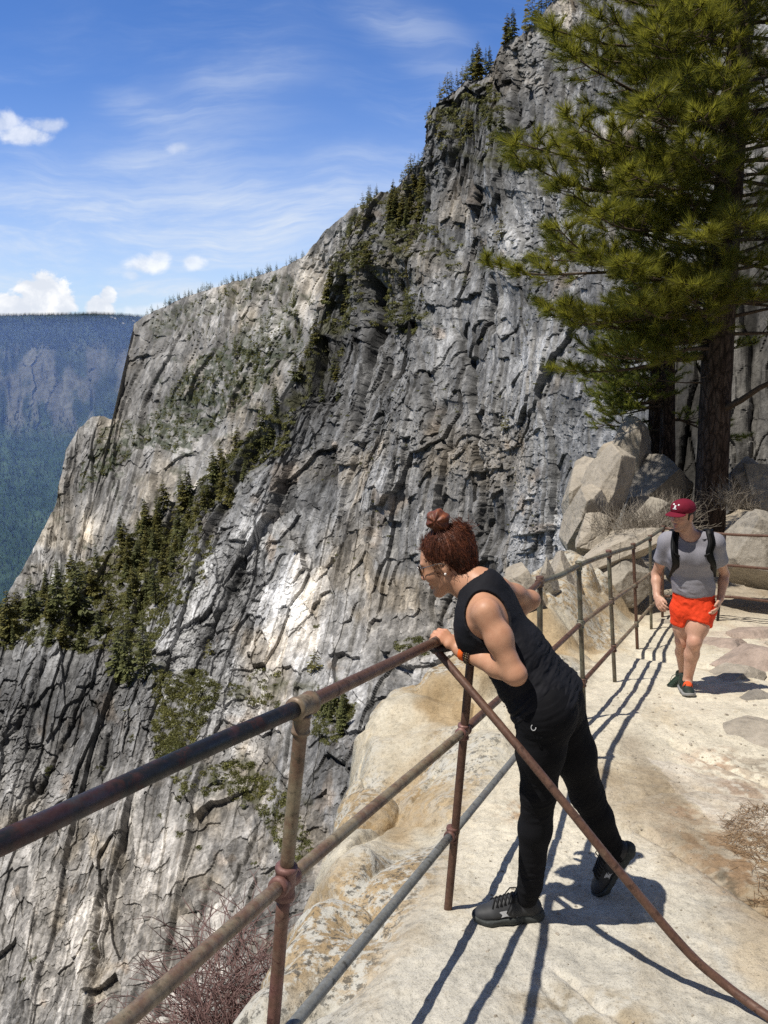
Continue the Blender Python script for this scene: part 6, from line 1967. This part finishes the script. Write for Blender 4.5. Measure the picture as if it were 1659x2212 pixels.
def wcol(V):
    C = face_tint(V, WH, RH, headO, .985)
    d = np.linalg.norm(V - L_el, axis=1); C *= (1 - .10 * np.exp(-(d / .05) ** 2))[:, None] * np.array([1, 1, 1])
    for hnd in (L_kn, ): 
        m = np.exp(-(np.linalg.norm(V - hnd, axis=1) / .07) ** 2)[:, None]; C = C * (1 - m * .5) + m * .5 * np.array([1.15, 1.02, 1.05])
    return C


body_w = solid('body', Bw, SKIN_W, woman, .0042, None, 2, col=wcol)

# tank top
Tt = T.copy(.010)
Tt.ecap(pel - spine * .06, waist, .120, .098, lW, 1.42, .06)
def top_post(f, lo, res):
    P = grid_of(f, lo, res).astype(np.float32)
    def sph(c, r, sc=None, R=None):
        q = P - c
        if R is not None: q = q @ R
        if sc is not None: q = q / sc
        return np.sqrt((q ** 2).sum(-1)) - r
    R = np.stack([lW, fwd, spine], 1).astype(np.float32)
    cutL = sph(L_sh + lW * .035 - spine * .02 - fwd * .022, .118, np.array([1, 1.0, 1.12], np.float32), R)
    cutR = sph(R_sh - lW * .035 - spine * .02, .104, np.array([1, .95, 1.1], np.float32), R)
    neck = sph(c7 + spine * .082 + fwd * .035, .088, np.array([1, 1.15, 1], np.float32), R)
    f = np.maximum(f, -cutL); f = np.maximum(f, -cutR); f = np.maximum(f, -neck)
    hp = A_(1205, 1530, 2.95); hn = nrm(A_(1249, 1500, 3.05) * 0 + spine * .95 + fwd * .0)
    f = np.maximum(f, -((P - (pel - spine * .070)) @ spine) + .006 * np.sin((P @ lW) * 45))
    q = (P @ spine); r = (P @ fwd)
    return f


def folds(V):
    q = (V - pel) @ spine; r = (V - pel) @ fwd; s = (V - pel) @ lW
    lowm = sstep(.30, .10, q)
    w = np.abs(fbm2(q / .022 + r / .09, s / .10 + r / .12, 951, 3)); return lowm * (.010 * (.55 - w)) + .002 * fbm3(V / .02, 953, 3) + .006 * lowm * fbm2(q / .05 + 2 * s, r / .07, 955, 3)


solid('tank_top', Tt, M_TOP, woman, .0042, top_post, 1, folds)

# loose pants
Pn = Body()
Pn.ecap(pel - spine * .07, pel + spine * .06, .112, .106, lW, 1.40, .05)
for s in (1, -1): Pn.ell(pel + lW * s * .080 - fwd * .026 - spine * .050, (.092, .092, .108), np.stack([lW, fwd, spine], 1), .05)
for hip, kn, an, e in ((L_hip, L_knee, L_ank, 0), (R_hip, R_knee, R_ank, 0)):
    Pn.chain([hip, hip * .5 + kn * .5, kn], [.098, .083, .064], .05); Pn.chain([kn, kn * .62 + an * .38, an + nrm(kn - an) * .02], [.064, .061, .045], .03)
    Pn.cone(an + nrm(kn - an) * .045, an, .047, .046, .008)
    ft = footL if an is L_ank else footR
    Pn.cone(an, an * .38 + ft * .62, .046, .043, .012)


def pants_post(f, lo, res):
    P = grid_of(f, lo, res).astype(np.float32)
    return np.maximum(f, ((P - (pel + spine * .06)) @ spine))


def pfold(V):
    a = np.zeros(len(V))
    for kn, an, hip in ((L_knee, L_ank, L_hip), (R_knee, R_ank, R_hip)):
        for c, r, amp in ((kn, .10, .010), (an + (kn - an) * .12, .085, .012), (hip, .13, .008)):
            m = np.exp(-(np.linalg.norm(V - c, axis=1) / r) ** 2)
            ax = nrm(kn - an); q = (V - c) @ ax; s = (V - c) @ lW; w = (V - c) @ hW
            a += m * amp * (.4 - 1.2 * np.abs(fbm2(q / .030 + s / .09 + w / .12, w / .12 - s / .1, 961, 3)))
    return a + .0035 * fbm3(V / np.array([.06, .06, .11]), 963, 3)


pants = solid('pants', Pn, M_PANTS, woman, .0045, pants_post, 2, pfold)
# little drop-shaped mark on the hip, draw string
lp = A_(1150, 1577, 2.9)
hitd = nrm(lp - np.array([0, 0, CAMZ]))
Vp = np.array([v.co for v in pants.data.vertices]); dd_ = (Vp - np.array([0, 0, CAMZ])); tt = dd_ @ hitd; perp = np.linalg.norm(dd_ - tt[:, None] * hitd, axis=1); cand = np.argsort(perp)[:60]; lpp = Vp[cand[np.argmin(tt[cand])]]
nn_ = nrm(-hitd); ua = nrm(np.array([0, 0, 1]) - nn_ * nn_[2]); ra_ = np.cross(ua, nn_)
ring = [lpp + nn_ * .003 + (ua * (math.sin(a) * .0105 + (.006 if abs(a - PI / 2) < .3 else 0)) + ra_ * math.cos(a) * .0085) for a in np.linspace(.3, 2 * PI + .1, 22)]
V, F = tube_np(ring, .0016, 5); link('hip_logo', faces_mesh('hip_logo', V, F), simple_mat("pale_print", (.5, .5, .5), .6), pants)
ds = A_(1116, 1556, 2.98)
V, F = tube_np([ds + np.array([0, -.01, .02]), ds + np.array([-.008, -.012, 0]), ds + np.array([-.006, -.014, -.025]), ds + np.array([.002, -.012, -.035])], .003, 6); link('drawstring', faces_mesh('drawstring', V, F), M_TOP, pants)

# shoes: the front one flat on the rock, the rear one up on its toes
shoe(woman, OF, fd3, np.array([0, 0, 1]), (M_SHOEB, M_SOLEB, M_LACE, M_FLASH), .295)
shoe(woman, OR, fr, ur, (M_SHOEB, M_SOLEB, M_LACE, M_FLASH), .285)
# hair swept up into a high knot
Hh = Body(); k_ = .985
Hh.ell(WH(-.018, 0, .038), np.array([.103, .083, .094]) * k_, RH, .02)
Hh.ell(WH(-.072, 0, .010), np.array([.050, .066, .075]) * k_, RH, .03); Hh.ell(WH(-.060, 0, -.045), np.array([.038, .048, .040]) * k_, RH, .03)
Hh.cone(WH(-.03, 0, .09), A_(950, 1142, 3.18), .052, .026, .02)
bun = A_(946, 1124, 3.18); tail = A_(994, 1150, 3.19)
Hh.ell(bun, (.046, .042, .044), None, .010); Hh.ell(tail, (.036, .034, .034), None, .02); Hh.ell(A_(1006, 1180, 3.2), (.028, .042, .05), None, .03)
Hh.ell(A_(1006, 1215, 3.17), (.032, .042, .045), None, .03); Hh.ell(A_(1010, 1242, 3.15), (.030, .045, .026), None, .03)
def hair_post(f, lo, res):
    P = grid_of(f, lo, res); q = ((P - headO) @ RH) / k_
    # hairline: forehead, temple, above the ear, nape
    x, y, z = q[..., 0], np.abs(q[..., 1]), q[..., 2]
    face = (x - (.052 - 0.35 * np.clip(.062 - z, 0, .3) - .0 * y)) * .9
    face = np.where(z > .085, -1, face)
    earc = .026 - np.sqrt((x + .008) ** 2 * 1.0 + (z + .008) ** 2)
    cut = np.maximum(face, np.minimum(earc, .02))
    return np.maximum(f, np.minimum(cut, .03))


def hgroove(V):
    q = ((V - headO) @ RH) / k_; b = ((bun - headO) @ RH) / k_; d = q - b
    ang = np.arctan2(d[:, 1], d[:, 0] * .8 + d[:, 2] * .2); r = np.linalg.norm(d, axis=1)
    swirl = np.arctan2(d[:, 2], d[:, 0]) * 3 + r * 90
    inb = r < .050
    g = np.where(inb, np.sin(swirl * 2.0) * .0035, fbm2(ang * 26 + r * 8, r * 7, 971, 3) * .006)
    return g + .0008 * fbm3(V / .008, 973, 2)


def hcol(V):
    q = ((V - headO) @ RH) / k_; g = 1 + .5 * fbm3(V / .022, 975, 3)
    g *= 0.75 + .75 * sstep(.05, .13, q[:, 2]); dk = sstep(.0, -.05, q[:, 2]); g *= 1 - .6 * dk  # hair tone lighter toward the crown and brow, darker at the nape
    C = np.repeat(g[:, None], 3, 1); brow_tone = sstep(.03, .06, q[:, 0])[:, None] * sstep(.05, .09, q[:, 2])[:, None]
    return C * (1 + brow_tone * np.array([.8, .9, .9]))


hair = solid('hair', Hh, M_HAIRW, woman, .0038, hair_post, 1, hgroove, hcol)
# loose strands over the mass
SR = np.random.default_rng(8); Vs = []; Fs = []; n0 = 0
hv = np.array([v.co for v in hair.data.vertices]); hn_ = np.array([v.normal for v in hair.data.vertices])
for i in SR.choice(len(hv), 3000, replace=False):
    p = hv[i]; q = ((p - headO) @ RH) / k_
    if np.linalg.norm(p - bun) < .054: continue
    tb = nrm(bun - p) if np.linalg.norm(bun - p) > .045 else nrm(np.cross(hn_[i], SR.normal(size=3)))
    d = nrm(tb - hn_[i] * np.dot(tb, hn_[i])); L = SR.uniform(.03, .06); side = nrm(np.cross(d, hn_[i])) * SR.uniform(-.12, .12)
    frizz = SR.uniform(-.002, .0015) if SR.random() < .94 else SR.uniform(.004, .012)
    pts = [p - d * L * .6 - hn_[i] * .002, p + hn_[i] * .0025, p + (d + side) * L * .5 + hn_[i] * (.001 + frizz * .5), p + (d + side * 2) * L + hn_[i] * frizz - hn_[i] * .002]
    V, F = tube_np(smooth_path(pts, 2), .0008, 3, False); Vs.append(V); Fs += [tuple(a + n0 for a in x) for x in F]; n0 += len(V)
for i in range(110):     # wisps at the nape and off the fan of the knot
    c0 = WH(-.07, SR.uniform(-.05, .05), SR.uniform(-.07, -.02)) if i < 34 else tail + SR.normal(size=3) * .014
    d = nrm(-fH * .8 - uH * .5 + SR.normal(size=3) * .3) if i < 34 else nrm(np.array([.75, .1, .55]) + SR.normal(size=3) * .45); pts = [c0]
    for k in range(4): d = nrm(d + SR.normal(size=3) * .45 - np.array([0, 0, .12])); pts.append(pts[-1] + d * SR.uniform(.008, .017))
    V, F = tube_np(smooth_path(pts, 3), .0011, 3, False); Vs.append(V); Fs += [tuple(a + n0 for a in x) for x in F]; n0 += len(V)
V = np.concatenate(Vs); me = faces_mesh('hair_strands', V, Fs); set_col(me, np.repeat((1.1 + .8 * fbm3(V / .02, 977, 2))[:, None], 3, 1)); link('loose_strands', me, M_HAIRW, hair)

# sunglasses, earring, watch and bracelets
M_LENS = simple_mat("dark_lens", (.02, .012, .010), .08, .8, .1); M_FRAME = simple_mat("metal_frame", (.30, .28, .26), .25, .6, .1, metal=.8)
G = Body()
for s in (-1, 1): G.ell(WH(.102, s * .033, .006), (.0035, .027, .023), np.stack([nrm(fH + lH * s * .22), nrm(lH - fH * s * .22), uH], 1), .002)
sg = solid('sunglasses', G, M_LENS, woman, .0022, None, 1)
Vs = []; Fs = []; n0 = 0
for s in (-1, 1):
    c = WH(.103, s * .033, .006); lx = nrm(lH - fH * s * .22)
    rim = [c + lx * math.cos(a) * .028 + uH * math.sin(a) * .024 for a in np.linspace(0, 2 * PI, 24)]
    for pts in (rim, [WH(.092, s * .060, .014), WH(.06, s * .074, .014), WH(.0, s * .083, .012), WH(-.02, s * .082, .002)]):
        V, F = tube_np(pts, .0016, 6); Vs.append(V); Fs += [tuple(a + n0 for a in x) for x in F]; n0 += len(V)
link('frame', faces_mesh('frame', np.concatenate(Vs), Fs), M_FRAME, sg)
E_ = Body().ell(WH(-.008, .083, -.034), .0052); solid('earring', E_, simple_mat("pearl", (.8, .75, .7), .25, .6, .05), woman, .0016, None, 1)
fa = nrm(L_wr - L_el); wc = L_wr - fa * .020
upw = nrm(np.array([-.15, -.45, .9]) - fa * np.dot([-.15, -.45, .9], fa))
M_ORNG = simple_mat("orange_strap", (.80, .135, .020), .55, .3, .08, 90)
wb = band('watch', wc, fa, .0305, .024, .003, M_ORNG, woman)
W_ = Body(); sdv = np.cross(fa, upw)
W_.ell(wc + upw * .034, (.021, .018, .0075), np.stack([fa, sdv, upw], 1), .002)
def wpost(f, lo, res):
    q = (grid_of(f, lo, res) - (wc + upw * .034)) @ np.stack([fa, sdv, upw], 1); a = np.abs(q) - np.array([.016, .0145, .0045])
    return (np.sqrt((np.maximum(a, 0) ** 2).sum(-1)) + np.minimum(a.max(-1), 0) - .0025)
solid('watch_face', W_, simple_mat("black_glass", (.012, .012, .014), .12, .7, .1), wb, .0018, wpost, 1)
M_BEAD = simple_mat("brown_beads", (.05, .028, .018), .4, .4, .5, 200); M_BEAD2 = simple_mat("olive_beads", (.14, .10, .05), .4, .4, .6, 200)
for k, (off, m) in enumerate(((.020, M_BEAD), (.030, M_BEAD2), (.039, M_BEAD))):
    cc = wc - fa * off; Vs = []; Fs = []; n0 = 0; aa = nrm(np.cross(fa, [0, 0, 1])); bb_ = np.cross(fa, aa)
    Vi, Fi = icosphere(2)
    for i in range(26):
        th = 2 * PI * i / 26; p = cc + (aa * math.cos(th) + bb_ * math.sin(th)) * (.0345 + .001 * k); Vs.append(p + Vi * .0043); Fs += [tuple(a + n0 for a in x) for x in Fi]; n0 += len(Vi)
    link('bead_bracelet', faces_mesh('bead_bracelet', np.concatenate(Vs), Fs), m, woman)
# ------------------------------------------------------------------ the man walking up the path
SKIN_M = skin_mat("fair_skin", (.56, .335, .235)); M_TEE = cloth_mat("grey_heather_tee", (.27, .262, .29), .85, 700, .08, .12, .22); M_SHORT = cloth_mat("orange_red_shorts", (.80, .062, .018), .75, 900, .06, .2)
M_CAP = cloth_mat("maroon_twill", (.155, .011, .026), .8, 700, .12); M_WHITE = simple_mat("white_print", (.72, .72, .70), .7, .2, .05); M_PACK = cloth_mat("black_nylon", (.016, .017, .020), .6, 500, .2, .3)
M_PADG = cloth_mat("grey_strap", (.12, .125, .14), .7, 400, .2); M_HAIRM = simple_mat("brown_hair", (.035, .022, .014), .6, .3, .4, 120); M_SHOEM = cloth_mat("dark_green_runner", (.020, .028, .022), .6, 300, .3, .3); M_SOLEM = simple_mat("pale_sole", (.26, .26, .255), .7, .2, .1, 60); M_SOCK = cloth_mat("orange_sock", (.75, .10, .03), .8)
M_GRN = simple_mat("green_lace", (.02, .045, .028), .7, .2, .2, 60)
gM = gnd(1484, 1502); gM2 = gnd(1462, 1484)
man = empty('person', tuple(gM)); tag(man, 'man in a maroon cap, grey shirt and orange shorts walking up the path', 'person')
Yb = gM.y
M_ = lambda x, y, o: A3(at(x, y, Yb + o))
hM = nrm([-.22, -.97, 0]); lM = np.array([.97, -.22, 0]); lM /= np.linalg.norm(lM); up_ = np.array([0, 0, 1.0])
mpel, mw, mrib, mc7 = M_(1497, 1305, .14), M_(1497, 1262, .14), M_(1494, 1206, .13), M_(1489, 1160, .12)
mLs, mLe, mLw = M_(1542, 1174, .06), M_(1565, 1240, .18), M_(1556, 1294, .07)
mRs, mRe, mRw = M_(1444, 1172, .18), M_(1417, 1240, .28), M_(1419, 1290, .14)
mLh, mLk, mLa = M_(1514, 1322, .10), M_(1500, 1386, .0), M_(1485, 1470, .06)
mRh, mRk, mRa = M_(1480, 1322, .16), M_(1474, 1384, .16), M_(1477, 1460, .36)
mH = M_(1475, 1113, .09)
TM = Body()
TM.ecap(mpel, mw, .108, .098, lM, 1.28, .06); TM.ecap(mw, mrib, .098, .110, lM, 1.36, .06); TM.ecap(mrib, mc7 - up_ * .06, .110, .068, lM, 1.6, .06)
for s, sh in ((1, mLs), (-1, mRs)):
    TM.cone(mrib + lM * s * .07 + up_ * .06, sh, .085, .062, .05); TM.ell(mrib + lM * s * .075 + hM * .085 + up_ * .035, (.085, .05, .065), np.stack([lM, hM, up_], 1), .04)
    TM.cone(mc7 + up_ * .015, sh + up_ * .01, .045, .045, .05)
Bm = Body(); Bm.p = list(TM.p)
fM = nrm([-.80, -.58, -.06]); lHm = nrm(np.cross([0, 0, 1], fM)); uHm = np.cross(fM, lHm)
WM, RM = head_into(Bm, mH, fM, lHm, uHm, 0.97, True, False)
Bm.chain([mH - uHm * .05 - fM * .015, mc7 - up_ * .02], [.060, .064], .03)
for sh, el, wr, s in ((mLs, mLe, mLw, 1), (mRs, mRe, mRw, -1)):
    Bm.chain([sh, sh * .5 + el * .5, el], [.054, .046, .036], .03); Bm.chain([el, el * .68 + wr * .32, wr], [.036, .038, .026], .02)
    Bm.ell(sh * .55 + el * .45 + hM * .012, (.044, .046, .07), None, .03)
hand_into(Bm, mLw, M_(1549, 1314, .02), nrm(np.array([-.9, .2, 0])), hM, curl=(.25, .4, .3), L=.085, sc=.98, thumb=(.55, .2))
hand_into(Bm, mRw, M_(1424, 1305, .08), nrm(np.array([.7, .5, 0])), hM, curl=(.35, .5, .4), L=.085, sc=.98, thumb=(.5, .3))
for hip, kn, an in ((mLh, mLk, mLa), (mRh, mRk, mRa)):
    Bm.chain([hip, hip * .5 + kn * .5, kn], [.094, .080, .056], .04); Bm.chain([kn, kn * .66 + an * .34 + (-hM) * .018, an], [.052, .056, .034], .025)
    Bm.ell(kn + hM * .022, (.045, .04, .052), None, .02)
Bm.cone(mLa, A3(gM) + up_ * .06, .036, .036, .02); Bm.cone(mRa, mRa - up_ * .04, .036, .036, .02)


def mcol(V):
    C = face_tint(V, WM, RM, mH, 0.97, True)
    z = V[:, 2]; leg = sstep(mpel[2] - .15, mpel[2] - .3, z)[:, None]
    C = C * (1 - leg * .0) * (1 - leg * .12 * sstep(0, .3, fbm3(V / .03, 981, 3))[:, None])
    m = np.exp(-(np.minimum(np.linalg.norm(V - mLk - hM * .05, axis=1), np.linalg.norm(V - mRk - hM * .05, axis=1)) / .05) ** 2)[:, None]
    return C * (1 - m * .22) + m * .22 * np.array([1.1, .82, .8])


solid('body', Bm, SKIN_M, man, .006, None, 2, col=mcol)
# t-shirt with short sleeves
Ts = TM.copy(.013)
for sh, el in ((mLs, mLe), (mRs, mRe)):
    Ts.chain([sh, sh * .42 + el * .58], [.074, .068], .04)
def tee_post(f, lo, res):
    P = grid_of(f, lo, res)
    f = np.maximum(f, (mpel[2] + .092) + .006 * np.sin(P[..., 0] * 28) - P[..., 2])
    for sh, el in ((mLs, mLe), (mRs, mRe)):
        d = nrm(el - sh); q = (P - (sh * .42 + el * .58)) @ d
        near = np.abs((P - sh) @ lM) < .35
        m = (np.linalg.norm(P - (sh * .3 + el * .7), axis=-1) < .16) & (np.sign((P - mrib) @ lM) == np.sign((sh - mrib) @ lM)) & (np.abs((P - mrib) @ lM) > .17)
        f = np.where(m, np.maximum(f, q), f)
    q = P - (mc7 + up_ * .045 + hM * .035)
    return np.maximum(f, .082 - np.sqrt((q ** 2).sum(-1)))


def teef(V):
    z = V[:, 2] - mpel[2]; a = (V - mrib) @ lM; b = (V - mrib) @ hM
    lowm = sstep(.42, .08, z)
    return lowm * .014 * (.45 - np.abs(fbm2(z / .055 + a * 2.2, a / .15 + b * 3, 991, 2))) + .005 * fbm3(V / .09, 993, 2)


tee = solid('t_shirt', Ts, M_TEE, man, .006, tee_post, 2, teef, lambda V: np.ones((len(V), 3)) * (1 - .16 * (np.exp(-(((V - mrib) @ lM) / .13) ** 2) * sstep(-.02, .02, (V - mrib) @ up_ + .03) * (((V - mrib) @ hM) > 0))[:, None]))  # shadow of head and cap on the chest put into the shirt colour
# the small tick on the chest
def on_surf(o, px, py):
    hd = nrm(A3(at(px, py, 5.0)) - np.array([0, 0, CAMZ])); Vp = np.array([v.co for v in o.data.vertices]); d = Vp - np.array([0, 0, CAMZ]); t_ = d @ hd; pe = np.linalg.norm(d - t_[:, None] * hd, axis=1)
    c = np.argsort(pe)[:24]; return Vp[c[np.argmin(t_[c])]] - hd * .006
V = [on_surf(tee, x, y) for x, y in ((1517, 1163), (1519, 1166), (1522, 1166), (1530, 1160), (1522, 1163), (1519, 1164))]
link('chest_tick', faces_mesh('chest_tick', V, [(0, 1, 5), (1, 2, 4, 5), (2, 3, 4)]), M_PADG, tee)
# shorts
Sh = Body(); Sh.ecap(mpel - up_ * .03, mpel + up_ * .10, .126, .116, lM, 1.3, .05)
for hip, kn in ((mLh, mLk), (mRh, mRk)): Sh.cone(hip, hip * .42 + kn * .58, .107, .098, .04)
def sh_post(f, lo, res):
    P = grid_of(f, lo, res); f = np.maximum(f, P[..., 2] - (mpel[2] + .125))
    def ax(hip, kn):
        ba = kn - hip; h = np.clip(((P - hip) @ ba) / (ba @ ba), 0, 1); return np.sqrt(((P - hip - h[..., None] * ba) ** 2).sum(-1))
    dl, dr = ax(mLh, mLk), ax(mRh, mRk)
    for hip, kn, m in ((mLh, mLk, dl <= dr), (mRh, mRk, dl > dr)):
        d = nrm(kn - hip); q = (P - (hip * .60 + kn * .40)) @ d
        f = np.where(m, np.maximum(f, q + .004 * np.sin(P[..., 0] * 50)), f)
    return f
solid('shorts', Sh, M_SHORT, man, .006, sh_post, 2, lambda V: .002 + .011 * (.55 - np.abs(fbm2((V[:, 0] - mpel[0]) / .05 + V[:, 2] * 4, (V[:, 2]) / .09, 995, 3))) + .004 * fbm3(V / .03, 997, 3))
# shoes and socks
shoe(man, A3(gM) + np.array([0, .03, .008]), gslope(gM, nrm([-.12, -.99, 0])), up_, (M_SHOEM, M_SOLEM, M_GRN), .30)
fv2 = nrm(np.array([-.86, -.42, -.32])); shoe(man, mRa + fv2 * .072 - up_ * .088, fv2, up_, (M_SHOEM, M_SOLEM, M_GRN), .30)
for a, b in ((mLa, A3(gM) + up_ * .08), (mRa, mRa - up_ * .03)):
    s_ = Body().cone(a * .04 + b * .96, b - up_ * .01, .037, .040, .01); solid('sock', s_, M_SOCK, man, .005, None, 1)
# hair and cap
Hm = Body(); Hm.ell(WM(-.020, 0, .022), np.array([.098, .080, .082]) * 0.97, RM, .01); Hm.ell(WM(-.06, 0, -.03), np.array([.045, .060, .045]) * 0.97, RM, .02)
for s in (-1, 1): Hm.ell(WM(.022, s * .070, .005), np.array([.014, .010, .034]), RM, .01)
def hm_post(f, lo, res):
    q = ((grid_of(f, lo, res) - mH) @ RM) / 0.97
    return np.maximum(f, np.maximum(np.minimum(q[..., 0] - .034, .03), .03 - np.sqrt((q[..., 0] + .010) ** 2 + (q[..., 2] + .012) ** 2)))
solid('hair', Hm, M_HAIRM, man, .005, hm_post, 1, lambda V: .003 * fbm3(V / .012, 999, 3))
Cp = Body(); Cp.ell(WM(-.010, 0, .050), np.array([.108, .088, .082]) * 0.97, RM, .01); Cp.ell(WM(.03, 0, .065), np.array([.075, .074, .062]) * 0.97, RM, .03)
def cap_post(f, lo, res):
    q = ((grid_of(f, lo, res) - mH) @ RM) / 0.97; return np.maximum(f, (.034 - .10 * q[..., 0] * (q[..., 0] < 0) * -1 * -1) - q[..., 2] + .0)
cap = solid('cap', Cp, M_CAP, man, .0045, cap_post, 2, lambda V: .0015 * fbm3(V / .03, 1003, 2))
Br = Body(); Br.ell(WM(.115, 0, .030), np.array([.078, .074, .011]) * 0.97, np.stack([nrm(fM - uHm * .22), lHm, nrm(uHm + fM * .22)], 1), .01)
def br_post(f, lo, res):
    P = grid_of(f, lo, res); q = ((P - mH) @ RM) / 0.97
    th = np.abs(q[..., 2] - (.046 - .16 * (q[..., 0] - .06) - 3.2 * q[..., 1] ** 2)) - .0035
    pl = np.sqrt(((q[..., 0] - .085) / .098) ** 2 + (q[..., 1] / .078) ** 2) - 1
    return np.maximum(np.maximum(th, pl * .08), .06 - q[..., 0]).astype(np.float32)
Br.p = [('ell', WM(.10, 0, .02), None, np.array([.11, .10, .06]), None, RM, .01, '+')]
solid('brim', Br, M_CAP, cap, .0035, br_post, 1)
cv = np.array([v.co for v in cap.data.vertices]); cq = ((cv - mH) @ RM) / 0.97; cq = cq[cq[:, 0] > .02]
def E0(y, z):
    j = np.argmin((cq[:, 1] - y) ** 2 + (cq[:, 2] - z) ** 2); return WM(cq[j, 0] + .004, y, z)
V = []; F = []
for x0, x1, z0, z1 in ((-.028, .028, .100, .109), (-.0075, .0075, .076, .100), (-.017, .017, .069, .0765)):
    i = len(V); V += [E0(x0, z0), E0(x1, z0), E0(x1, z1), E0(x0, z1)]; F.append((i, i + 1, i + 2, i + 3))
link('cap_emblem', faces_mesh('cap_emblem', V, F, False), M_WHITE, cap)

# rucksack on his back
pk = empty('backpack', tuple(mrib - hM * .25)); tag(pk, 'black daypack worn by the man with straps over the grey shirt', 'backpack')
Bp = Body(); pc = mrib - hM * .245 - up_ * .06
Bp.ecap(pc + up_ * .12, pc - up_ * .14, .105, .120, lM, 1.35, .03); Bp.ecap(pc - hM * .07 - up_ * .1, pc - hM * .07 + up_ * .02, .075, .075, lM, 1.3, .03)
solid('bag', Bp, M_PACK, pk, .008, None, 2, lambda V: .006 * fbm3(V / .05, 1007, 3))
def strap(pts, w, mat, name, parent, up=lM, t=.006):
    path = smooth_path(pts, 6); V = []; F = []
    for i, p in enumerate(path):
        d = nrm(A3(path[min(i + 1, len(path) - 1)]) - A3(path[max(i - 1, 0)])); s = nrm(up - d * np.dot(up, d)); n = np.cross(d, s)
        for a, b in ((-1, -1), (1, -1), (1, 1), (-1, 1)): V.append(A3(p) + s * a * w / 2 + n * b * t)
    for i in range(len(path) - 1):
        for k in range(4): F.append((i * 4 + k, i * 4 + (k + 1) % 4, i * 4 + 4 + (k + 1) % 4, i * 4 + 4 + k))
    return link(name, faces_mesh(name, V, F), mat, parent)
for s, pix in ((1, ((1532, 1152), (1536, 1172), (1535, 1195), (1541, 1222), (1553, 1248))), (-1, ((1459, 1152), (1455, 1172), (1455, 1195), (1459, 1222), (1452, 1250)))):
    q = [on_surf(tee, x, y) - hM * .0 for x, y in pix]
    top_ = q[0] - hM * .06 + up_ * .022; back = mc7 + lM * s * .12 - hM * .16 - up_ * .01
    so_ = strap([back, top_, q[0] + up_ * .008, q[1], q[2], q[3], q[4] - hM * .05], .055, M_PACK, 'shoulder_strap', pk)
    strap([q[0] + hM * .010 + up_ * .004, q[1] + hM * .010, q[2] + hM * .010], .022, M_PADG, 'strap_pad', so_)
    strap([q[2] + hM * .012, q[2] + hM * .016 - lM * s * .02 - up_ * .01, q[2] + hM * .010 - lM * s * .035 + up_ * .02 * -1], .012, M_PACK, 'strap_buckle', so_)
bpy.context.view_layer.update()
